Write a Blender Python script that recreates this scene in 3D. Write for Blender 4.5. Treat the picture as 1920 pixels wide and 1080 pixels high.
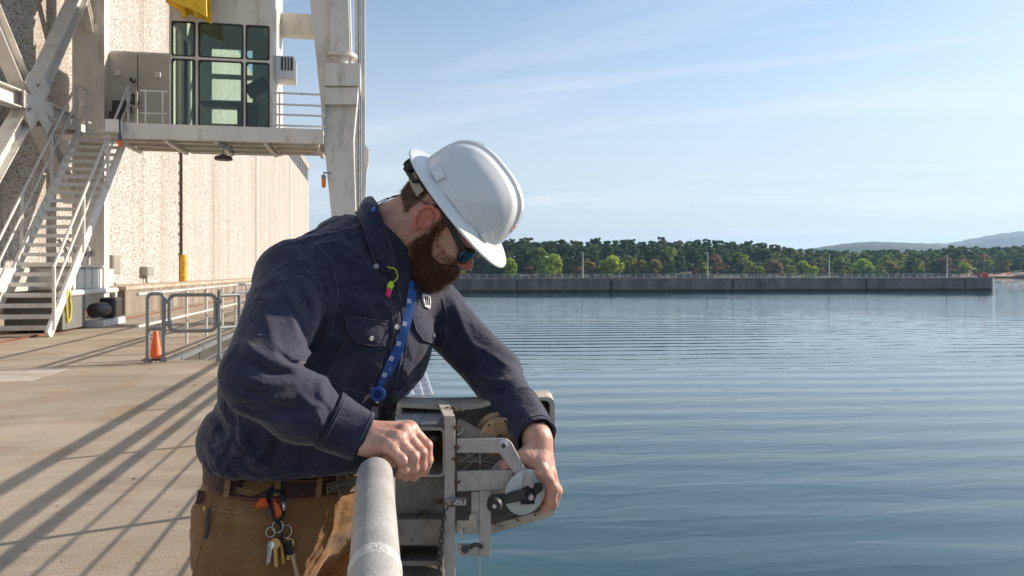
import bpy, bmesh, math, random
import numpy as np
from mathutils import Vector, Matrix
from mathutils.bvhtree import BVHTree

for _o in list(bpy.data.objects):
    bpy.data.objects.remove(_o)
scene = bpy.context.scene
COL = scene.collection
R = math.radians

# ------------------------------------------------------------------ camera
F = 1400.0                       # focal length in photo pixels
TH = math.atan(257.0 / F)        # camera yaw off the deck axis (+Y)
CT, ST = math.cos(TH), math.sin(TH)
HC = 1.42                        # eye height over the deck
HOR = 509.0
cam_d = bpy.data.cameras.new('camera')
cam_d.sensor_width = 36.0
cam_d.lens = 36.0 * F / 1920.0
cam_d.shift_y = -31.0 / 1920.0
cam_d.clip_start = 0.05
cam_d.clip_end = 30000
cam = bpy.data.objects.new('camera', cam_d)
cam.location = (0, 0, HC)
cam.rotation_euler = (R(90), 0, -TH)
COL.objects.link(cam)
scene.camera = cam
cam_d.dof.use_dof = True
cam_d.dof.focus_distance = 1.62
cam_d.dof.aperture_fstop = 20.0

# ------------------------------------------------------------------ sky and sun
SUN_AZ, SUN_EL = R(72), R(23)    # azimuth from +Y towards +X
world = bpy.data.worlds.new('World')
scene.world = world
world.use_nodes = True
wn, wl = world.node_tree.nodes, world.node_tree.links
wn.clear()
w_out = wn.new('ShaderNodeOutputWorld')
w_bg = wn.new('ShaderNodeBackground')
w_sky = wn.new('ShaderNodeTexSky')
w_sky.sky_type = 'NISHITA'
w_sky.sun_disc = False
w_sky.sun_elevation = SUN_EL
w_sky.sun_rotation = SUN_AZ
w_sky.altitude = 200
w_sky.air_density = 1.0
w_sky.dust_density = 0.5
w_sky.ozone_density = 2.0
w_bg.inputs['Strength'].default_value = 0.116
# thin cirrus streaks over the whole dome
w_tc = wn.new('ShaderNodeTexCoord')
w_sep = wn.new('ShaderNodeSeparateXYZ')
wl.new(w_tc.outputs['Generated'], w_sep.inputs[0])
w_add = wn.new('ShaderNodeMath'); w_add.operation = 'ADD'; w_add.inputs[1].default_value = 0.12
wl.new(w_sep.outputs['Z'], w_add.inputs[0])
w_dx = wn.new('ShaderNodeMath'); w_dx.operation = 'DIVIDE'
w_dy = wn.new('ShaderNodeMath'); w_dy.operation = 'DIVIDE'
wl.new(w_sep.outputs['X'], w_dx.inputs[0]); wl.new(w_add.outputs[0], w_dx.inputs[1])
wl.new(w_sep.outputs['Y'], w_dy.inputs[0]); wl.new(w_add.outputs[0], w_dy.inputs[1])
w_cmb = wn.new('ShaderNodeCombineXYZ')
wl.new(w_dx.outputs[0], w_cmb.inputs[0]); wl.new(w_dy.outputs[0], w_cmb.inputs[1])
w_map = wn.new('ShaderNodeMapping')
w_map.vector_type = 'TEXTURE'
w_map.inputs['Rotation'].default_value = (0, 0, R(-33))
w_map.inputs['Scale'].default_value = (5.0, 0.95, 1)
w_map.inputs['Location'].default_value = (0.0, 0.35, 0)
wl.new(w_cmb.outputs[0], w_map.inputs[0])
w_n = wn.new('ShaderNodeTexNoise')
w_n.inputs['Scale'].default_value = 1.6
w_n.inputs['Detail'].default_value = 7
w_n.inputs['Roughness'].default_value = 0.55
w_n.inputs['Distortion'].default_value = 0.5
wl.new(w_map.outputs[0], w_n.inputs['Vector'])
w_r = wn.new('ShaderNodeValToRGB')
w_r.color_ramp.elements[0].position = 0.50; w_r.color_ramp.elements[0].color = (0, 0, 0, 1)
w_r.color_ramp.elements[1].position = 0.78; w_r.color_ramp.elements[1].color = (0.55, 0.55, 0.55, 1)
wl.new(w_n.outputs['Fac'], w_r.inputs[0])
w_mix = wn.new('ShaderNodeMixRGB')
w_mix.inputs['Color2'].default_value = (6.6, 6.85, 7.1, 1)
wl.new(w_r.outputs[0], w_mix.inputs['Fac'])
w_hs = wn.new('ShaderNodeHueSaturation'); w_hs.inputs['Saturation'].default_value = 1.0
wl.new(w_sky.outputs[0], w_hs.inputs['Color'])
# pale haze towards the horizon, the same all the way round
w_hz = wn.new('ShaderNodeMapRange'); w_hz.interpolation_type = 'SMOOTHERSTEP'
w_hz.inputs[1].default_value = -0.02; w_hz.inputs[2].default_value = 0.42; w_hz.inputs[3].default_value = 0.88; w_hz.inputs[4].default_value = 0.16
wl.new(w_sep.outputs['Z'], w_hz.inputs[0])
w_hm = wn.new('ShaderNodeMixRGB'); w_hm.inputs['Color2'].default_value = (4.55, 5.0, 5.4, 1)
wl.new(w_hz.outputs[0], w_hm.inputs['Fac']); wl.new(w_hs.outputs[0], w_hm.inputs['Color1'])
wl.new(w_hm.outputs[0], w_mix.inputs['Color1'])
wl.new(w_mix.outputs[0], w_bg.inputs['Color'])
wl.new(w_bg.outputs[0], w_out.inputs['Surface'])

sun_d = bpy.data.lights.new('sun', 'SUN')
sun_d.energy = 5.0
sun_d.angle = R(0.53)
sun_d.color = (1.0, 0.88, 0.74)
sun = bpy.data.objects.new('sun', sun_d)
SUN_DIR = Vector((math.sin(SUN_AZ) * math.cos(SUN_EL), math.cos(SUN_AZ) * math.cos(SUN_EL), math.sin(SUN_EL)))
sun.rotation_euler = SUN_DIR.to_track_quat('Z', 'Y').to_euler()
sun.location = (30, 10, 30)
COL.objects.link(sun)
scene.view_settings.view_transform = 'Standard'
scene.view_settings.look = 'None'
scene.view_settings.exposure = 0.47
scene.view_settings.gamma = 1.0
scene.view_settings.use_curve_mapping = False

# ------------------------------------------------------------------ pixel / place helpers
def at(x, y, d):
    """photo pixel and depth in metres -> world point"""
    u = (x - 960.0) * d / F
    return Vector((u * CT + d * ST, -u * ST + d * CT, HC + (HOR - y) * d / F))

def c2w(u, d, w):
    return Vector((u * CT + d * ST, -u * ST + d * CT, HC + w))

CAM_M = Matrix.Translation((0, 0, HC)) @ Matrix.Rotation(-TH, 4, 'Z')   # (u, d, w) -> world

def cc(x, y, d):
    """photo pixel -> camera-aligned metres (u, d, w)"""
    return np.array([(x - 960.0) * d / F, d, (HOR - y) * d / F])

def ray(x, y):
    return at(x, y, 1.0) - Vector((0, 0, HC))

def onX(x, y, X):
    r = ray(x, y); return Vector((0, 0, HC)) + r * (X / r.x)

def onY(x, y, Y):
    r = ray(x, y); return Vector((0, 0, HC)) + r * (Y / r.y)

def onZ(x, y, Z):
    r = ray(x, y); return Vector((0, 0, HC)) + r * ((Z - HC) / r.z)

# ------------------------------------------------------------------ object helpers
def tag(o, label=None, cat=None, group=None, kind=None):
    if label: o['label'] = label
    if cat: o['category'] = cat
    if group: o['group'] = group
    if kind: o['kind'] = kind
    return o

def empty(name, loc=(0, 0, 0), label=None, cat=None, group=None, parent=None):
    o = bpy.data.objects.new(name, None)
    o.empty_display_size = 0.2
    COL.objects.link(o)
    o.location = loc
    if parent: set_parent(o, parent)
    return tag(o, label, cat, group)

def set_parent(o, p):
    """parent without moving: parts are built in world coordinates"""
    o.parent = p
    m = Matrix.Identity(4)
    q = p
    while q:
        m = (q.matrix_parent_inverse @ q.matrix_basis) @ m if q.parent else q.matrix_basis @ m
        q = q.parent
    o.matrix_parent_inverse = m.inverted()

def copy_tree(o, parent=None, M=None):
    c = o.copy(); COL.objects.link(c)
    if parent is not None: c.parent = parent
    for ch in [k for k in o.children]:
        copy_tree(ch, c)
    return c

class MB:
    def __init__(s):
        s.v = []; s.f = []
    def add(s, vs, fs):
        n = len(s.v)
        s.v += [tuple(p) for p in vs]
        s.f += [tuple(i + n for i in f) for f in fs]
        return s
    BF = [(0, 3, 2, 1), (4, 5, 6, 7), (0, 1, 5, 4), (1, 2, 6, 5), (2, 3, 7, 6), (3, 0, 4, 7)]
    def box(s, x0, x1, y0, y1, z0, z1):
        return s.add([(x0, y0, z0), (x1, y0, z0), (x1, y1, z0), (x0, y1, z0),
                      (x0, y0, z1), (x1, y0, z1), (x1, y1, z1), (x0, y1, z1)], MB.BF)
    def obox(s, M, hx, hy, hz):
        vs = [M @ Vector(p) for p in ((-hx, -hy, -hz), (hx, -hy, -hz), (hx, hy, -hz), (-hx, hy, -hz),
                                      (-hx, -hy, hz), (hx, -hy, hz), (hx, hy, hz), (-hx, hy, hz))]
        return s.add(vs, MB.BF)
    def bar(s, p, q, w, h, up=(0, 0, 1), w2=None, h2=None):
        p, q = Vector(p), Vector(q)
        t = (q - p).normalized(); upv = Vector(up)
        a = t.cross(upv)
        if a.length < 1e-5: a = t.cross(Vector((1, 0, 0)))
        a.normalize(); b = a.cross(t).normalized()
        w2 = w if w2 is None else w2; h2 = h if h2 is None else h2
        vs = []
        for c, ww, hh in ((p, w, h), (q, w2, h2)):
            for sx, sy in ((-1, -1), (1, -1), (1, 1), (-1, 1)):
                vs.append(c + a * (sx * ww / 2) + b * (sy * hh / 2))
        return s.add(vs, [(0, 1, 2, 3), (7, 6, 5, 4), (0, 4, 5, 1), (1, 5, 6, 2), (2, 6, 7, 3), (3, 7, 4, 0)])
    def tube(s, pts, r, n=10, caps=True):
        pts = [Vector(p) for p in pts]
        rs = r if isinstance(r, (list, tuple)) else [r] * len(pts)
        N = len(pts)
        ring0 = len(s.v); prev = None
        for i, p in enumerate(pts):
            t = (pts[min(i + 1, N - 1)] - pts[max(i - 1, 0)])
            if t.length < 1e-9: t = Vector((0, 0, 1))
            t.normalize()
            if prev is None:
                a = t.cross(Vector((0, 0, 1)))
                if a.length < 1e-3: a = t.cross(Vector((1, 0, 0)))
            else:
                a = prev - t * prev.dot(t)
                if a.length < 1e-6: a = t.cross(Vector((0, 1, 0)))
            a.normalize(); prev = a; b = t.cross(a)
            for k in range(n):
                an = 2 * math.pi * k / n
                s.v.append(tuple(p + (a * math.cos(an) + b * math.sin(an)) * rs[i]))
        for i in range(N - 1):
            for k in range(n):
                k2 = (k + 1) % n
                s.f.append((ring0 + i * n + k, ring0 + i * n + k2, ring0 + (i + 1) * n + k2, ring0 + (i + 1) * n + k))
        if caps:
            s.f.append(tuple(ring0 + k for k in range(n))[::-1])
            s.f.append(tuple(ring0 + (N - 1) * n + k for k in range(n)))
        return s
    def prism(s, poly, M, t):
        """poly in local xy, extruded along local z by t, placed with M"""
        n = len(poly)
        vs = [M @ Vector((x, y, 0)) for x, y in poly] + [M @ Vector((x, y, t)) for x, y in poly]
        fs = [tuple(range(n))[::-1], tuple(range(n, 2 * n))]
        fs += [(i, (i + 1) % n, n + (i + 1) % n, n + i) for i in range(n)]
        return s.add(vs, fs)
    def grid(s, P, closed_u=False):
        nu, nv = len(P), len(P[0]); n0 = len(s.v)
        for row in P: s.v += [tuple(p) for p in row]
        for i in range(nu if closed_u else nu - 1):
            for j in range(nv - 1):
                i2 = (i + 1) % nu
                s.f.append((n0 + i * nv + j, n0 + i2 * nv + j, n0 + i2 * nv + j + 1, n0 + i * nv + j + 1))
        return s
    def mesh(s, name, m=None, smooth=False):
        me = bpy.data.meshes.new(name)
        me.from_pydata(s.v, [], s.f)
        bm = bmesh.new(); bm.from_mesh(me)
        bmesh.ops.recalc_face_normals(bm, faces=bm.faces)
        bm.to_mesh(me); bm.free()
        if m is not None: me.materials.append(m)
        if smooth:
            me.polygons.foreach_set('use_smooth', [True] * len(me.polygons))
        me.update()
        return me
    def build(s, name, m, parent=None, smooth=False, bevel=0, seg=2, auto=None):
        me = s.mesh(name, m, smooth)
        o = bpy.data.objects.new(name, me)
        COL.objects.link(o)
        if parent: set_parent(o, parent)
        if bevel:
            b = o.modifiers.new('bevel', 'BEVEL'); b.width = bevel; b.segments = seg
            b.limit_method = 'ANGLE'; b.angle_limit = R(40); b.harden_normals = False
        if auto:
            me.polygons.foreach_set('use_smooth', [True] * len(me.polygons))
            try:
                me.set_sharp_from_angle(angle=R(auto))
            except Exception:
                pass
        return o

def link_copy(o, parent, M, name=None):
    """another object on the same mesh data, moved by M (world)"""
    c = bpy.data.objects.new(name or o.data.name, o.data); COL.objects.link(c)
    if parent: set_parent(c, parent)
    c.matrix_basis = M
    return c

def arc(c, r, a0, a1, n, ax=(1, 0, 0), ay=(0, 0, 1)):
    c, ax, ay = Vector(c), Vector(ax), Vector(ay)
    return [c + ax * (r * math.cos(a0 + (a1 - a0) * i / n)) + ay * (r * math.sin(a0 + (a1 - a0) * i / n)) for i in range(n + 1)]

def rrect(x0, x1, y0, y1, r, n=5):
    out = []
    for cx, cy, a in ((x1 - r, y1 - r, 0), (x0 + r, y1 - r, 90), (x0 + r, y0 + r, 180), (x1 - r, y0 + r, 270)):
        for i in range(n + 1):
            t = R(a + 90 * i / n)
            out.append((cx + r * math.cos(t), cy + r * math.sin(t)))
    return out

# ------------------------------------------------------------------ materials
MATS = {}
def mat(name, col, rough=0.6, metal=0.0, var=0.0, vscale=3.0, stain=None, sscale=1.0, sdetail=6, samt=0.5, sramp=(0.45, 0.7),
        bump=0.0, bscale=60.0, stretch=None, spec=0.5, fine=0.0, fscale=200.0, coat=0.0, sheen=0.0, sss=0.0, coord='Object'):
    m = bpy.data.materials.new(name); m.use_nodes = True
    n, l = m.node_tree.nodes, m.node_tree.links
    b = n['Principled BSDF']
    b.inputs['Base Color'].default_value = (*col, 1)
    b.inputs['Roughness'].default_value = rough
    b.inputs['Metallic'].default_value = metal
    b.inputs['Specular IOR Level'].default_value = spec
    if coat: b.inputs['Coat Weight'].default_value = coat
    if sheen:
        b.inputs['Sheen Weight'].default_value = sheen
        b.inputs['Sheen Roughness'].default_value = 0.5
    if sss:
        b.inputs['Subsurface Weight'].default_value = sss
        b.inputs['Subsurface Radius'].default_value = (0.9, 0.35, 0.2)
        b.inputs['Subsurface Scale'].default_value = 0.006
    tc = n.new('ShaderNodeTexCoord'); mp = n.new('ShaderNodeMapping')
    l.new(tc.outputs[coord], mp.inputs[0])
    if stretch: mp.inputs['Scale'].default_value = stretch
    cur = None
    def noise(scale, detail=5, vec=None, rough_=0.6):
        q = n.new('ShaderNodeTexNoise'); q.inputs['Scale'].default_value = scale
        q.inputs['Detail'].default_value = detail; q.inputs['Roughness'].default_value = rough_
        l.new((vec or mp.outputs[0]), q.inputs['Vector']); return q
    def mixc(fac, c1, c2, blend='MIX'):
        x = n.new('ShaderNodeMix'); x.data_type = 'RGBA'; x.blend_type = blend
        if hasattr(fac, 'links'): l.new(fac, x.inputs[0])
        else: x.inputs[0].default_value = fac
        for inp, c in ((x.inputs[6], c1), (x.inputs[7], c2)):
            if hasattr(c, 'links'): l.new(c, inp)
            else: inp.default_value = (*c, 1)
        return x.outputs[2]
    cur = tuple(col)
    if var:
        q = noise(vscale, 6)
        lo = tuple(c * (1 - var) for c in col); hi = tuple(min(1, c * (1 + var)) for c in col)
        r = n.new('ShaderNodeMapRange'); r.inputs[1].default_value = 0.3; r.inputs[2].default_value = 0.7
        l.new(q.outputs['Fac'], r.inputs[0])
        cur = mixc(r.outputs[0], lo, hi)
    if stain:
        q = noise(sscale, sdetail, None, 0.65)
        r = n.new('ShaderNodeMapRange'); r.inputs[1].default_value = sramp[0]; r.inputs[2].default_value = sramp[1]
        r.inputs[4].default_value = samt
        l.new(q.outputs['Fac'], r.inputs[0])
        cur = mixc(r.outputs[0], cur, stain)
    if fine:
        q = noise(fscale, 2, tc.outputs[coord])
        r = n.new('ShaderNodeMapRange'); r.inputs[1].default_value = 0.35; r.inputs[2].default_value = 0.65
        r.inputs[3].default_value = 1 - fine; r.inputs[4].default_value = 1 + fine
        l.new(q.outputs['Fac'], r.inputs[0])
        g = n.new('ShaderNodeCombineColor')
        for k in range(3): l.new(r.outputs[0], g.inputs[k])
        cur = mixc(1.0, cur, g.outputs[0], 'MULTIPLY')
    if hasattr(cur, 'links'): l.new(cur, b.inputs['Base Color'])
    if bump:
        q = noise(bscale, 4, tc.outputs[coord])
        bp = n.new('ShaderNodeBump'); bp.inputs['Strength'].default_value = bump; bp.inputs['Distance'].default_value = 0.01
        l.new(q.outputs['Fac'], bp.inputs['Height']); l.new(bp.outputs[0], b.inputs['Normal'])
    MATS[name] = m
    return m
# ================================================================== SETTING
WZ = -4.9                         # reservoir level
# ---- materials for big surfaces
def water_material():
    m = bpy.data.materials.new('water'); m.use_nodes = True
    n, l = m.node_tree.nodes, m.node_tree.links
    b = n['Principled BSDF']
    b.inputs['Base Color'].default_value = (0.036, 0.085, 0.105, 1)
    b.inputs['Roughness'].default_value = 0.02
    b.inputs['IOR'].default_value = 1.42
    b.inputs['Specular IOR Level'].default_value = 0.5
    tc = n.new('ShaderNodeTexCoord')
    def layer(rot, scl, noise_scale, detail, dist=0.0, rough=0.5):
        mp = n.new('ShaderNodeMapping'); mp.inputs['Rotation'].default_value = (0, 0, rot); mp.inputs['Scale'].default_value = scl
        l.new(tc.outputs['Object'], mp.inputs[0])
        q = n.new('ShaderNodeTexNoise'); q.inputs['Scale'].default_value = noise_scale; q.inputs['Detail'].default_value = detail
        q.inputs['Distortion'].default_value = dist; q.inputs['Roughness'].default_value = rough
        l.new(mp.outputs[0], q.inputs['Vector']); return q.outputs['Fac']
    def math_(op, a, c):
        x = n.new('ShaderNodeMath'); x.operation = op
        for i, v in enumerate((a, c)):
            if hasattr(v, 'links'): l.new(v, x.inputs[i])
            else: x.inputs[i].default_value = v
        return x.outputs[0]
    # long swell fanning across the reservoir
    mp = n.new('ShaderNodeMapping'); mp.inputs['Rotation'].default_value = (0, 0, R(8))
    l.new(tc.outputs['Object'], mp.inputs[0])
    wv = n.new('ShaderNodeTexWave'); wv.bands_direction = 'Y'; wv.inputs['Scale'].default_value = 0.11
    wv.inputs['Distortion'].default_value = 5.0; wv.inputs['Detail'].default_value = 2.0; wv.inputs['Detail Scale'].default_value = 0.22
    l.new(mp.outputs[0], wv.inputs['Vector'])
    patch = layer(0, (0.012, 0.02, 1), 1.0, 2)
    pr = n.new('ShaderNodeMapRange'); pr.inputs[1].default_value = 0.38; pr.inputs[2].default_value = 0.62
    l.new(patch, pr.inputs[0])
    swell = math_('MULTIPLY', wv.outputs['Fac'], math_('ADD', math_('MULTIPLY', pr.outputs[0], 0.040), 0.016))
    inv = math_('SUBTRACT', 1.0, pr.outputs[0])
    mid = math_('MULTIPLY', layer(R(6), (0.30, 1.0, 1), 1.0, 2, 0.6), math_('ADD', math_('MULTIPLY', inv, 0.030), 0.006))
    rip = math_('MULTIPLY', layer(R(-10), (1.2, 3.2, 1), 1.0, 3, 0.3), math_('ADD', math_('MULTIPLY', pr.outputs[0], 0.002), 0.002))
    fine = math_('MULTIPLY', layer(R(14), (7, 13, 1), 1.0, 2, 0.2), 0.0005)
    tot = math_('ADD', math_('ADD', swell, mid), math_('ADD', rip, fine))
    bp = n.new('ShaderNodeBump'); bp.inputs['Strength'].default_value = 1.0; bp.inputs['Distance'].default_value = 1.0
    l.new(tot, bp.inputs['Height']); l.new(bp.outputs[0], b.inputs['Normal'])
    return m

def aggregate_material():
    """exposed pebble facing on the powerhouse wall"""
    m = bpy.data.materials.new('exposed_aggregate'); m.use_nodes = True
    n, l = m.node_tree.nodes, m.node_tree.links
    b = n['Principled BSDF']; b.inputs['Roughness'].default_value = 0.85
    tc = n.new('ShaderNodeTexCoord')
    def mapr(v, a, c, d, e):
        r = n.new('ShaderNodeMapRange'); l.new(v, r.inputs[0])
        for i, k in enumerate((a, c, d, e)): r.inputs[1 + i].default_value = k
        return r.outputs[0]
    def mix(f, c1, c2, bl='MIX'):
        x = n.new('ShaderNodeMix'); x.data_type = 'RGBA'; x.blend_type = bl
        if hasattr(f, 'links'): l.new(f, x.inputs[0])
        else: x.inputs[0].default_value = f
        for inp, c in ((x.inputs[6], c1), (x.inputs[7], c2)):
            if hasattr(c, 'links'): l.new(c, inp)
            else: inp.default_value = (*c, 1)
        return x.outputs[2]
    vo = n.new('ShaderNodeTexVoronoi'); vo.inputs['Scale'].default_value = 25.0
    l.new(tc.outputs['Object'], vo.inputs['Vector'])
    sepc = n.new('ShaderNodeSeparateColor'); l.new(vo.outputs['Color'], sepc.inputs[0])
    ramp = n.new('ShaderNodeValToRGB'); ramp.color_ramp.interpolation = 'CONSTANT'
    els = ramp.color_ramp.elements
    els[0].position = 0; els[0].color = (0.10, 0.075, 0.055, 1)
    els[1].position = 0.18; els[1].color = (0.30, 0.22, 0.16, 1)
    for p, c in ((0.30, (0.47, 0.44, 0.40, 1)), (0.52, (0.60, 0.58, 0.545, 1)), (0.74, (0.31, 0.265, 0.215, 1)), (0.86, (0.66, 0.645, 0.615, 1))):
        e = els.new(p); e.color = c
    l.new(sepc.outputs[0], ramp.inputs[0])
    q = n.new('ShaderNodeTexNoise'); q.inputs['Scale'].default_value = 45; q.inputs['Detail'].default_value = 2
    l.new(tc.outputs['Object'], q.inputs['Vector'])
    c = mix(mapr(q.outputs['Fac'], 0.35, 0.65, 0.0, 0.35), ramp.outputs[0], (0.56, 0.53, 0.49))
    mp = n.new('ShaderNodeMapping'); mp.inputs['Scale'].default_value = (0.8, 0.8, 0.045)
    l.new(tc.outputs['Object'], mp.inputs[0])
    st = n.new('ShaderNodeTexNoise'); st.inputs['Scale'].default_value = 1.1; st.inputs['Detail'].default_value = 7; st.inputs['Roughness'].default_value = 0.65
    l.new(mp.outputs[0], st.inputs['Vector'])
    c = mix(mapr(st.outputs['Fac'], 0.47, 0.70, 0.0, 0.62), c, (0.30, 0.24, 0.18))
    l.new(c, b.inputs['Base Color'])
    bp = n.new('ShaderNodeBump'); bp.inputs['Strength'].default_value = 0.7; bp.inputs['Distance'].default_value = 0.02
    l.new(vo.outputs['Distance'], bp.inputs['Height']); bp.invert = True
    l.new(bp.outputs[0], b.inputs['Normal'])
    return m

def deck_material():
    m = bpy.data.materials.new('deck_concrete'); m.use_nodes = True
    n, l = m.node_tree.nodes, m.node_tree.links
    b = n['Principled BSDF']; b.inputs['Roughness'].default_value = 0.85
    tc = n.new('ShaderNodeTexCoord')
    def noise(scale, det, sc=(1, 1, 1), ro=0.6):
        mp = n.new('ShaderNodeMapping'); mp.inputs['Scale'].default_value = sc; l.new(tc.outputs['Object'], mp.inputs[0])
        q = n.new('ShaderNodeTexNoise'); q.inputs['Scale'].default_value = scale; q.inputs['Detail'].default_value = det
        q.inputs['Roughness'].default_value = ro; l.new(mp.outputs[0], q.inputs['Vector']); return q.outputs['Fac']
    def mapr(v, a, c, d, e):
        r = n.new('ShaderNodeMapRange'); l.new(v, r.inputs[0])
        for i, k in enumerate((a, c, d, e)): r.inputs[1 + i].default_value = k
        return r.outputs[0]
    def mix(f, c1, c2, bl='MIX'):
        x = n.new('ShaderNodeMix'); x.data_type = 'RGBA'; x.blend_type = bl
        if hasattr(f, 'links'): l.new(f, x.inputs[0])
        else: x.inputs[0].default_value = f
        for inp, c in ((x.inputs[6], c1), (x.inputs[7], c2)):
            if hasattr(c, 'links'): l.new(c, inp)
            else: inp.default_value = (*c, 1)
        return x.outputs[2]
    c = mix(mapr(noise(0.5, 6), 0.35, 0.65, 0, 1), (0.37, 0.295, 0.215), (0.56, 0.465, 0.355))
    c = mix(mapr(noise(0.28, 5, (1, 1, 1), 0.6), 0.45, 0.62, 0, 0.5), c, (0.34, 0.30, 0.25))
    c = mix(mapr(noise(1.7, 7, (1, 0.6, 1), 0.7), 0.50, 0.72, 0, 0.85), c, (0.40, 0.25, 0.13))      # rusty soil
    c = mix(mapr(noise(0.9, 8, (0.5, 1.4, 1), 0.7), 0.50, 0.72, 0, 0.75), c, (0.21, 0.165, 0.125))   # damp / oil
    c = mix(mapr(noise(130, 2), 0.55, 0.68, 0, 0.75), c, (0.16, 0.12, 0.09))
    c = mix(mapr(noise(90, 2, (1.0, 1.0, 1)), 0.62, 0.74, 0, 0.5), c, (0.72, 0.66, 0.58))
    l.new(c, b.inputs['Base Color'])
    c = mix(mapr(noise(1.0, 4, (1.5, 55, 1)), 0.40, 0.64, 0.0, 0.38), c, (0.27, 0.215, 0.16))
    l.new(c, b.inputs['Base Color'])
    # broom finish: fine lines across the slab
    br = noise(1.0, 3, (2.2, 75, 1))
    gr = noise(120, 3)
    ad = n.new('ShaderNodeMath'); ad.operation = 'ADD'; l.new(br, ad.inputs[0]); l.new(gr, ad.inputs[1])
    bp = n.new('ShaderNodeBump'); bp.inputs['Strength'].default_value = 0.75; bp.inputs['Distance'].default_value = 0.010
    l.new(ad.outputs[0], bp.inputs['Height']); l.new(bp.outputs[0], b.inputs['Normal'])
    return m

M_WATER = water_material()
M_AGG = aggregate_material()
M_DECK = deck_material()
M_CONC = mat('plinth_concrete', (0.30, 0.25, 0.20), 0.9, var=0.25, vscale=1.5, stain=(0.10, 0.075, 0.055), sscale=1.2, samt=0.85,
             sramp=(0.42, 0.66), stretch=(1, 1, 0.15), bump=0.4, bscale=40, fine=0.15, fscale=60)
M_LEDGE = mat('ledge_concrete', (0.50, 0.41, 0.32), 0.9, var=0.25, vscale=2, stain=(0.30, 0.15, 0.06), sscale=1.4, samt=0.7, bump=0.3)
M_DAMC = mat('dam_concrete', (0.34, 0.33, 0.31), 0.9, var=0.2, vscale=0.6, stain=(0.13, 0.12, 0.11), sscale=0.4, samt=0.8, stretch=(1, 1, 0.3), bump=0.3, bscale=8)
M_LOCK = mat('lock_wall_concrete', (0.20, 0.185, 0.17), 0.9, var=0.25, vscale=0.35, stain=(0.09, 0.085, 0.08), sscale=0.25, samt=0.85,
             stretch=(1, 1, 0.5), bump=0.3, bscale=5)
M_WHITE = mat('crane_white_paint', (0.66, 0.63, 0.58), 0.45, var=0.07, vscale=1.2, stain=(0.36, 0.30, 0.24), sscale=2.6, samt=0.75,
              sramp=(0.53, 0.72), stretch=(1, 1, 0.35), bump=0.06, bscale=30)
M_GALV = mat('galvanised_steel', (0.36, 0.35, 0.33), 0.5, 0.55, var=0.18, vscale=14, stain=(0.24, 0.21, 0.17), sscale=9, samt=0.6, bump=0.12, bscale=120)
M_GREY = mat('grey_painted_pipe', (0.22, 0.235, 0.235), 0.5, 0.2, var=0.2, vscale=6)
M_RUST = mat('rusty_steel', (0.22, 0.085, 0.04), 0.85, 0.2, var=0.4, vscale=9, bump=0.4, bscale=50)
M_BLACK = mat('black_rubber', (0.018, 0.018, 0.018), 0.55, var=0.3, vscale=20)
M_DARKMETAL = mat('dark_metal', (0.06, 0.058, 0.055), 0.5, 0.4, var=0.35, vscale=15)

# ---- water
mb = MB()
def water_sheet():
    mb.add([(-2500, -300, WZ), (4500, -300, WZ), (4500, 9000, WZ), (-2500, 9000, WZ)], [(0, 1, 2, 3)])
water_sheet()
tag(mb.build('water', M_WATER), kind='structure')

# ---- deck of the dam: cast slabs with open joints, and a slot by the crane
DX0, DX1 = -9.9, 0.22
TRX0, TRX1, TRY0, TRY1 = -3.42, -2.45, 12.75, 30.0
deck = empty('deck', (0, 0, 0)); tag(deck, kind='structure')
ys = [-14, -5.2, 3.4, 12.2]
G = 0.008
def slab(x0, x1, y0, y1, z1=0.0):
    m_ = MB().box(x0 + G, x1 - G, y0 + G, y1 - G, -0.35, z1)
    return m_.build('slab', M_DECK, deck, bevel=0.006)
for i in range(3):
    slab(DX0, DX1, ys[i], ys[i + 1])
slab(DX0, TRX0, 12.2, 21.0); slab(DX0, TRX0, 21.0, 30.0)
slab(TRX0, TRX1, 12.2, TRY0)
slab(TRX1, DX1, 12.2, 21.0); slab(TRX1, DX1, 21.0, 30.0)
for k in range(5):
    y0 = 30 + 20 * k
    slab(DX0, DX1, y0, y0 + 20)
# slot floor, walls and added side sheets, shade put into their dark colour
mb = MB().box(TRX0 - 0.1, TRX1 + 0.1, TRY0 - 0.1, TRY1 + 0.1, -2.2, -1.9)
M_SLOT = mat('dark_slot_shade', (0.07, 0.065, 0.055), 0.85, var=0.3, vscale=2)
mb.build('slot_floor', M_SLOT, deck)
mb = MB().box(TRX0 - 0.02, TRX0 + 0.10, TRY0, TRY1, -0.13, -0.05); mb.box(TRX1 - 0.10, TRX1 + 0.02, TRY0, TRY1, -0.13, -0.05)
mb.box(-3.02, -2.92, TRY0, TRY1, -0.5, -0.22)
mb.build('slot_edge_beam', M_GREY, deck)
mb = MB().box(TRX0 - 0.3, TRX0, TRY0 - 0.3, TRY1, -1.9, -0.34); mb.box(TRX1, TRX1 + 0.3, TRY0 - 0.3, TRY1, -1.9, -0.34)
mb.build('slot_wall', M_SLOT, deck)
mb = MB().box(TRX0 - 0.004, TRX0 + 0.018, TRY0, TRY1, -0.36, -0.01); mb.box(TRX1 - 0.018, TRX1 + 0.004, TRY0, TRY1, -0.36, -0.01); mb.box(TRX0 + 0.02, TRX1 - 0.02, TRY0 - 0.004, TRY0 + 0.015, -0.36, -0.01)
mb.build('slot_shade_sheet', M_SLOT, deck)  # added sheets over the slab edges; dark colour stands in for shade
# upstream face of the dam below the deck
mb = MB().box(-9.9, 0.12, -14, 130, -12, -0.36)
mb.build('dam_face', M_DAMC, deck)
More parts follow.
